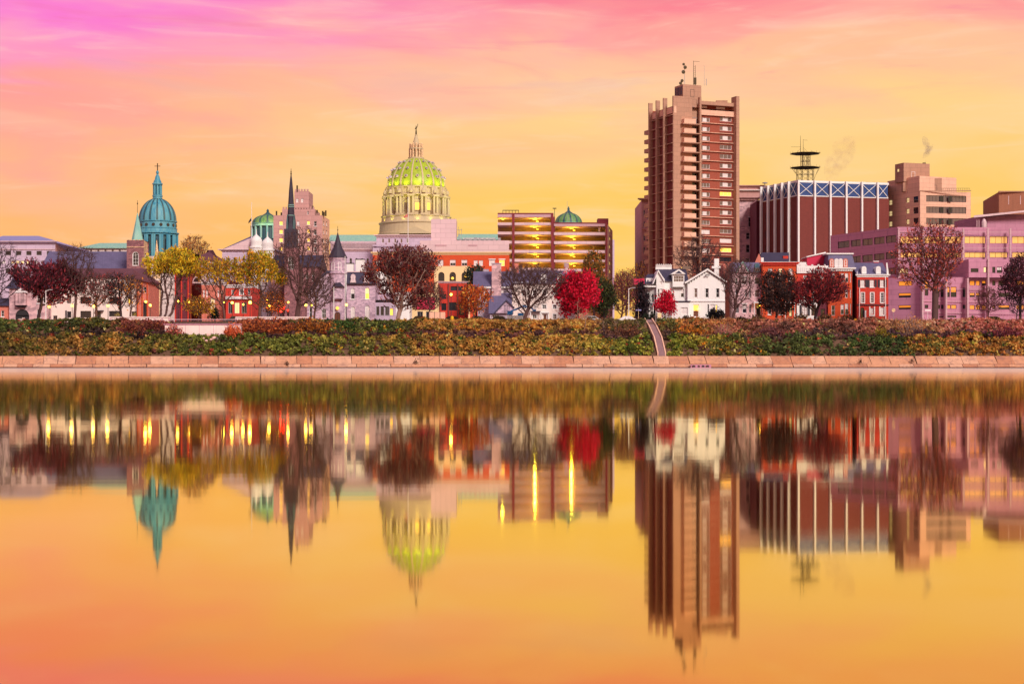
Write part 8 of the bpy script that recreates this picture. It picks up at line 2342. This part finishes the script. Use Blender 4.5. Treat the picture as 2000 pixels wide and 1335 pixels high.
def street():
    lamps()
    for px, py, Y, lb in ((89.5, 567, 304.0, 'plain white pole before the maroon tree at far left'), (652, 560, 304.5, 'plain white pole beside the turret house oriel'), (674, 500, 313, 'tall slim pale pole at the right edge of the turret'),
                          (1228, 563, 306, 'tall white lamp pole in the street gap')):
        b, x = pole('light_pole', lb, 'pole', px, py, Y)
        if px in (1228, 89.5):
            y = Y; zt = Z(py, Y)
            b.add(MB().bar((x, y, zt - 0.1), (x + 0.75, y, zt + 0.12), 0.05), 'arm', 'white_paint')
            b.add(MB().box(x + 0.6, x + 1.25, y - 0.14, y + 0.14, zt + 0.06, zt + 0.2), 'lamp_head', 'grey_metal')
    # street name sign at the steps
    b, x = pole('street_sign', 'slim post with small blue street name blades by the bank steps', 'sign', 1247, 603, 300.5, 'cream_wall', 0.045)
    b.add(MB().box(x - 0.5, x + 0.5, 300.44, 300.47, Z(606.5, 300.5), Z(604.3, 300.5)), 'name_blade', 'metal_roof')
    b.add(MB().box(x - 0.02, x + 0.02, 300.0, 301.0, Z(604.0, 300.5), Z(602.0, 300.5)), 'name_blade', 'metal_roof')
    b, x = pole('round_sign', 'round pale sign on a post right of the red federal house', 'sign', 1745, 604, 306, 'grey_metal', 0.04)
    o = b.add(MB().lathe([(0.01, -0.02), (0.34, -0.02), (0.34, 0.02), (0.01, 0.02)], 0, 0, 16), 'disc', 'stone_pale'); o.location = (x, 305.93, Z(605.5, 306)); o.rotation_euler = (math.pi / 2, 0, 0)
    b, x = pole('info_sign', 'small cream notice board on a post before the white victorian house', 'sign', 1288, 611, 305, 'white_paint', 0.05)
    b.add(MB().box(x - 0.35, x + 0.35, 304.9, 304.95, Z(620, 305), Z(611, 305)), 'board', 'cream_wall')
    b, x = pole('white_sign', 'small white sign post left of the great oak', 'sign', 1812, 605, 306, 'white_paint', 0.04)
    b.add(MB().box(x - 0.55, x + 0.55, 305.9, 305.94, Z(607, 306), Z(604.5, 306)), 'board', 'white_paint')
    for i, (px, py) in enumerate(((1281, 606), (1301, 611))):
        pole('marker_post', ['thin white post left of the small crimson maple', 'thin white stake under the small crimson maple'][i], 'post', px, py, 305.5, 'white_paint', 0.04)
    # traffic signals
    def signal(px, py, Y, lb, on):
        b, x = pole('traffic_signal', lb, 'traffic signal', px, py - 4, Y, 'black_metal', 0.07)
        z = Z(py, Y)
        b.add(MB().box(x - 0.2, x + 0.2, Y - 0.35, Y - 0.08, z - 0.62, z + 0.62), 'housing', 'black_metal')
        for k, dz in (('red', 0.4), ('amber', 0.0), ('green', -0.4)):
            o = b.add(MB().lathe([(0.01, -0.03), (0.15, -0.03), (0.15, 0.03), (0.01, 0.06)], 0, 0, 12), 'signal_lens', 'red_glow' if (k == 'red' and on) else 'glass')
            o.location = (x, Y - 0.38, z + dz); o.rotation_euler = (math.pi / 2, 0, 0)
        if on:
            point_light('signal_light', (x, Y - 0.75, z + 0.4), 60, (1.0, 0.02, 0.01), 0.15, b.root, b.loc)
    signal(555, 605, 312, 'traffic signal glowing red left of the large bare tree', True)
    signal(563, 610, 312.6, 'second traffic signal glowing red close to the large bare trunk', True)
    signal(549, 612, 309, 'low red crossing signal at the parapet end', True)
    # red banner and its cables over the street gap
    b = Bd('red_awning', 'bright red hanging street banner left of the white victorian house', 'banner', 1248, 330, z=Z(557, 330))
    Y = 330
    mb = MB()
    for i in range(5):
        u0, u1 = X(1237.5 + i * 4.2, Y), X(1241.7 + i * 4.2, Y)
        o1, o2 = 0.12 * math.sin(i), 0.12 * math.sin(i + 1)
        mb.poly([(u0, Y + o1, Z(543.5, Y)), (u1, Y + o2, Z(543.5, Y)), (u1, Y + o2, Z(555 + (0.8 if i < 4 else -1), Y)), (u0, Y + o1, Z(555.5, Y))])
    b.add(mb, 'cloth', 'magenta_siding')
    b.add(MB().bar((X(1236.5, Y), Y, Z(543.2, Y)), (X(1259.5, Y), Y, Z(543.2, Y)), 0.05), 'rail', 'black_metal')
    b.add(MB().bar((X(1237.5, Y), Y + 0.1, GZ), (X(1237.5, Y), Y + 0.1, Z(543.2, Y)), 0.05), 'post', 'black_metal')
    # blue boom lift
    mat('lift_blue', lm(44, 130, 200), 0.4, 0.1)
    Y = 316; z = lambda py: Z(py, Y); x = lambda px: X(px, Y)
    b = Bd('boom_lift', 'bright blue boom lift parked behind the wide bare tree', 'boom lift', 1007, Y)
    b.add(MB().box(x(990), x(1023), Y, Y + 2.0, GZ + 0.5, z(616)), 'chassis', 'white_paint')
    b.add(MB().box(x(1011), x(1023), Y - 0.05, Y + 1.9, z(616) + 0.003, z(611)), 'engine_cover', 'lift_blue')
    b.add(MB().box(x(991), x(1002), Y - 0.05, Y + 1.9, z(614), z(607)), 'turntable', 'lift_blue')
    b.add(MB().bar((x(994), Y + 0.9, z(609)), (x(1024), Y + 0.9, z(597)), 0.22, n=4), 'boom', 'lift_blue')
    b.add(MB().bar((x(1024), Y + 0.9, z(597)), (x(1042), Y + 0.9, z(603)), 0.16, n=4), 'jib', 'lift_blue')
    mb = MB(); mb.box(x(1040), x(1047), Y + 0.4, Y + 1.4, z(607), z(604)); 
    for px in (1040, 1043.5, 1047):
        mb.bar((x(px), Y + 0.4, z(604)), (x(px), Y + 0.4, z(596)), 0.05)
    mb.bar((x(1040), Y + 0.4, z(596)), (x(1047), Y + 0.4, z(596)), 0.05).bar((x(1040), Y + 0.4, z(600)), (x(1047), Y + 0.4, z(600)), 0.05); b.add(mb, 'basket', 'lift_blue')
    for px in (993.5, 1019.5):
        ring = [(x(px) + 0.45 * math.cos(2 * math.pi * i / 14), GZ + 0.45 + 0.45 * math.sin(2 * math.pi * i / 14)) for i in range(14)]
        b.add(MB().extr(ring, Y - 0.3, Y - 0.02), 'wheel', 'black_metal')
    for px in (990, 1001, 1012, 1023):
        b.add(MB().bar((x(px), Y - 0.1, GZ + 0.6), (x(px), Y - 0.1, z(609)), 0.03), 'guard_post', 'white_paint')
    # cars
    mat('car_dark', (0.03, 0.035, 0.045), 0.25, 0.05, 0.5, 'glass', spec=0.6); mat('car_silver', lm(206, 206, 214), 0.25, 0.05, 0.5, 'glass', spec=0.6)
    mat('car_white', (0.75, 0.74, 0.74), 0.3, 0.04, 0.5, 'glass', spec=0.6); mat('car_black', (0.012, 0.012, 0.016), 0.25, 0.05, 0.5, 'glass', spec=0.6)
    car(823, 311.5, 'dark car with pale windscreen parked left of the small bare tree', 'car_dark')
    car(880, 312, 'black car below the orange street lamp', 'car_black', math.pi)
    car(935, 312, 'black car parked in front of the orange leaved tree', 'car_black')
    car(972, 312.5, 'black car left of the blue boom lift', 'car_black', math.pi)
    car(1158, 312, 'silver car right of the large crimson maple', 'car_silver')
    car(1222, 312.5, 'white car beside the tall white lamp pole', 'car_white', math.pi)
    car(465, 312, 'dark car behind the parapet under the street lamps', 'car_dark')
    car(1942, 314, 'black car before the violet office block', 'car_black')
    car(540, 313, 'silver car left of the red traffic signals', 'car_silver', math.pi)
    # yellow litter bin and dark green boxes
    mat('yellow_paint', lm(240, 190, 20), 0.5, 0.08)
    b = Bd('yellow_bollard', 'bright yellow bollard at the top of the bank below the orange lamp', 'bollard', 883, 301)
    b.add(MB().lathe([(0.3, GZ - 0.1), (0.3, Z(619, 301)), (0.22, Z(617.3, 301)), (0.02, Z(616.8, 301))], X(883, 301), 301, 12), 'post', 'yellow_paint')
    b = Bd('barrier_screen', 'pair of salmon construction barrier panels behind the small bare tree', 'barrier', 850, 306)
    for px in (838.5, 849, 860):
        b.add(MB().box(X(px, 306), X(px + 9.6, 306), 306, 306.1, GZ, Z(609, 306)), 'panel', 'concrete_pink')
    for px in (848.3, 859.3):
        b.add(MB().box(X(px, 306), X(px + 0.7, 306), 305.95, 306.15, GZ, Z(608, 306)), 'post', 'dark_trim')
    # terrace with white retaining wall and parapets
    mat('terrace_white', lm(252, 226, 220), 0.85, 0.22, 0.5, 'concrete')
    b = Bd('river_terrace', 'pale terrace with white retaining wall, dark rail and panelled parapets', 'terrace', 397, 296, z=6.0)
    Y = 290.6
    z = lambda py, Y=Y: Z(py, Y)
    x = lambda px, Y=Y: X(px, Y)
    b.add(MB().box(x(322), x(470), Y, Y + 9.5, 4.6, z(634)), 'retaining_wall', 'terrace_white')
    for px in (335, 362, 389, 417, 444):
        b.add(MB().box(x(px), x(px + 0.5), Y - 0.03, Y - 0.002, 5.6, z(634.6)), 'joint', 'concrete_violet')
    b.add(MB().box(x(320), x(472), Y - 0.15, Y + 0.4, z(634) + 0.002, z(632.2)), 'coping', 'concrete_violet')
    mb = MB()
    for i in range(45):
        u = x(333) + (x(462) - x(333)) * i / 44; mb.box(u - 0.03, u + 0.03, Y + 0.05, Y + 0.12, z(632.2), z(624.2))
    b.add(mb, 'railing', 'dark_trim')
    b.add(MB().box(x(333), x(462), Y - 0.02, Y + 0.2, z(624.2), z(623)), 'handrail', 'concrete_lilac')
    for (a_, c_) in ((216, 331), (461, 602)):
        Yp = 299.2
        b.add(MB().box(X(a_, Yp), X(c_, Yp), Yp, Yp + 0.5, GZ - 1.2, Z(620, Yp)), 'parapet', 'terrace_white')
        b.add(MB().box(X(a_ - 0.8, Yp), X(c_ + 0.8, Yp), Yp - 0.12, Yp + 0.62, Z(620, Yp) + 0.002, Z(618.2, Yp)), 'parapet_coping', 'terrace_white')
        n = int((c_ - a_) / 14)
        for i in range(n + 1):
            u = X(a_ + (c_ - a_) * i / n, Yp)
            b.add(MB().box(u - 0.16, u + 0.16, Yp - 0.1, Yp - 0.003, GZ - 1.2, Z(620.2, Yp)), 'parapet_pier', 'concrete_lilac')
    # pale boulders under the terrace
    rg = random.Random(9)
    mat('boulder', lm(236, 190, 180), 0.9, 0.2, 1.5)
    for i, (px, py, r_) in enumerate(((407, 662, 0.5), (413, 668, 0.38), (403, 670, 0.32), (418, 664, 0.42), (425, 662, 0.3), (433, 661, 0.26), (398, 665, 0.24))):
        ys = np.linspace(284, 300, 300); rows = HOR - (bank_z(ys) - CH) * F / ys; Yb = float(ys[np.abs(rows - py).argmin()]) - 0.6
        mb = MB(); n = 9
        prof = [(0.05, -r_ * 0.6), (r_ * 0.8, -r_ * 0.35), (r_, 0.05), (r_ * 0.75, r_ * 0.45), (0.08, r_ * 0.62)]
        mb.lathe(prof, 0, 0, n)
        mb.v = [(a * rg.uniform(0.8, 1.2), c * rg.uniform(0.8, 1.2), d_ * rg.uniform(0.85, 1.15)) for a, c, d_ in mb.v]
        o = obj('boulder', mb.mesh('boulder', MT['boulder']))
        o.location = (X(px, Yb), Yb, float(bank_z(Yb)) + 0.75)
        tag(o, ['largest pale boulder below the terrace wall', 'pale boulder just right of and below the largest boulder', 'lowest small pale boulder below the terrace', 'pale boulder right of the largest one', 'small pale boulder in the right hand row', 'rightmost small pale boulder below the terrace', 'leftmost small pale boulder below the terrace'][i], 'boulder', 'boulders below the terrace')
    # steps down the bank with cheek walls
    mat('step_concrete', lm(150, 120, 126), 0.9, 0.2, 0.9, 'concrete')
    b = Bd('bank_steps', 'straight concrete steps with pale cheek walls running down the bank', 'steps', 1280, 292, z=2.0)
    mb = MB(); n = 36; y0, y1 = 284.0, 300.2
    st = lambda y: float(np.interp(y, [284.0, 288.6, 294.8, 300.2], [2.35, 5.25, 7.35, 8.8]))
    for i in range(n):
        ya, yb = y0 + (y1 - y0) * i / n, y0 + (y1 - y0) * (i + 1) / n
        za = st(yb); c = STEP_X((ya + yb) / 2)
        mb.box(c - 0.56, c + 0.56, ya, yb + 0.02, za - 0.6, za)
    b.add(mb, 'treads', 'step_concrete')
    for s_ in (-1, 1):
        mb = MB()
        for i in range(14):
            ya, yb = y0 + (y1 - y0) * i / 14, y0 + (y1 - y0) * (i + 1) / 14
            za, zb = st(ya) - 0.13, st(yb) - 0.13
            ca, cb = STEP_X(ya) + s_ * 0.66, STEP_X(yb) + s_ * 0.66
            pts = [(ca - 0.1, ya, za + 0.42), (ca + 0.1, ya, za + 0.42), (cb + 0.1, yb, zb + 0.42), (cb - 0.1, yb, zb + 0.42)]
            mb.poly(pts); mb.poly([(p[0], p[1], p[2] - 1.0) for p in pts])
            mb.poly([pts[0], pts[3], (pts[3][0], pts[3][1], pts[3][2] - 1), (pts[0][0], pts[0][1], pts[0][2] - 1)]); mb.poly([pts[1], pts[2], (pts[2][0], pts[2][1], pts[2][2] - 1), (pts[1][0], pts[1][1], pts[1][2] - 1)])
            if i == 0:
                mb.poly([pts[0], pts[1], (pts[1][0], pts[1][1], pts[1][2] - 1), (pts[0][0], pts[0][1], pts[0][2] - 1)])
        b.add(mb, 'cheek_wall', 'concrete_pink')
    # pale kerb along the top of the bank on the right
    mat('kerb', lm(226, 196, 140), 0.9, 0.15, 0.5)
    mb = MB(); mb.box(X(1140, 300), 130, 300.3, 300.8, 8.3, Z(627.2, 300.3))
    o = obj('kerb', mb.mesh('kerb', MT['kerb'])); tag(o, kind='structure')
    # smoke from the beige building's chimney and a fainter plume behind the mast
    def smoke(name, label, path, dens, colr):
        m = bpy.data.materials.new(name); m.use_nodes = True; nt = m.node_tree; nt.nodes.clear(); N, L = nt.nodes.new, nt.links.new
        v = N('ShaderNodeVolumePrincipled'); v.inputs['Color'].default_value = colr
        tc = N('ShaderNodeTexCoord'); nz = N('ShaderNodeTexNoise'); nz.inputs['Scale'].default_value = 0.55; nz.inputs['Detail'].default_value = 5
        L(tc.outputs['Object'], nz.inputs['Vector'])
        mr = N('ShaderNodeMapRange'); mr.inputs['From Min'].default_value = 0.47; mr.inputs['From Max'].default_value = 0.7; mr.inputs['To Max'].default_value = dens
        L(nz.outputs[0], mr.inputs['Value']); L(mr.outputs[0], v.inputs['Density'])
        o = N('ShaderNodeOutputMaterial'); L(v.outputs[0], o.inputs['Volume'])
        MT[name] = m
        mb = MB(); n = 14; b0 = 0
        rings = [(X(px, Y), Y, Z(py, Y), r_) for px, py, r_, Y in path]
        for (a_, y_, z_, r_) in rings:
            mb.v += [(a_ + r_ * math.cos(2 * math.pi * i / n), y_ + r_ * math.sin(2 * math.pi * i / n), z_) for i in range(n)]
        for k in range(len(rings) - 1):
            for i in range(n):
                j = (i + 1) % n; mb.f.append((k * n + i, k * n + j, (k + 1) * n + j, (k + 1) * n + i)); mb.m.append(0)
        mb.f.append(tuple(range(n - 1, -1, -1))); mb.m.append(0)
        mb.f.append(tuple((len(rings) - 1) * n + i for i in range(n))); mb.m.append(0)
        o = obj('smoke', mb.mesh(name, m)); tag(o, label, 'smoke', kind='stuff')
    smoke('smoke_dark', 'thin dark smoke rising from the beige building chimney', [(1805.5, 318, 0.35, 438), (1806.5, 312, 0.7, 438), (1810, 303, 1.0, 438), (1814, 294, 1.3, 438), (1813, 283, 1.5, 438), (1809, 272, 1.2, 438), (1806, 266, 0.5, 438)], 0.55, (0.45, 0.38, 0.4, 1))
    smoke('steam_pale', 'faint wide steam plume drifting behind the lattice mast', [(1626, 352, 1.5, 470), (1628, 335, 3.0, 470), (1638, 315, 4.0, 470), (1646, 295, 4.0, 470), (1652, 276, 3.2, 470), (1660, 264, 1.2, 470)], 0.11, (0.8, 0.55, 0.42, 1))

left_buildings()
mid_buildings()
right_buildings()
rowhouses()
street()
all_vegetation()
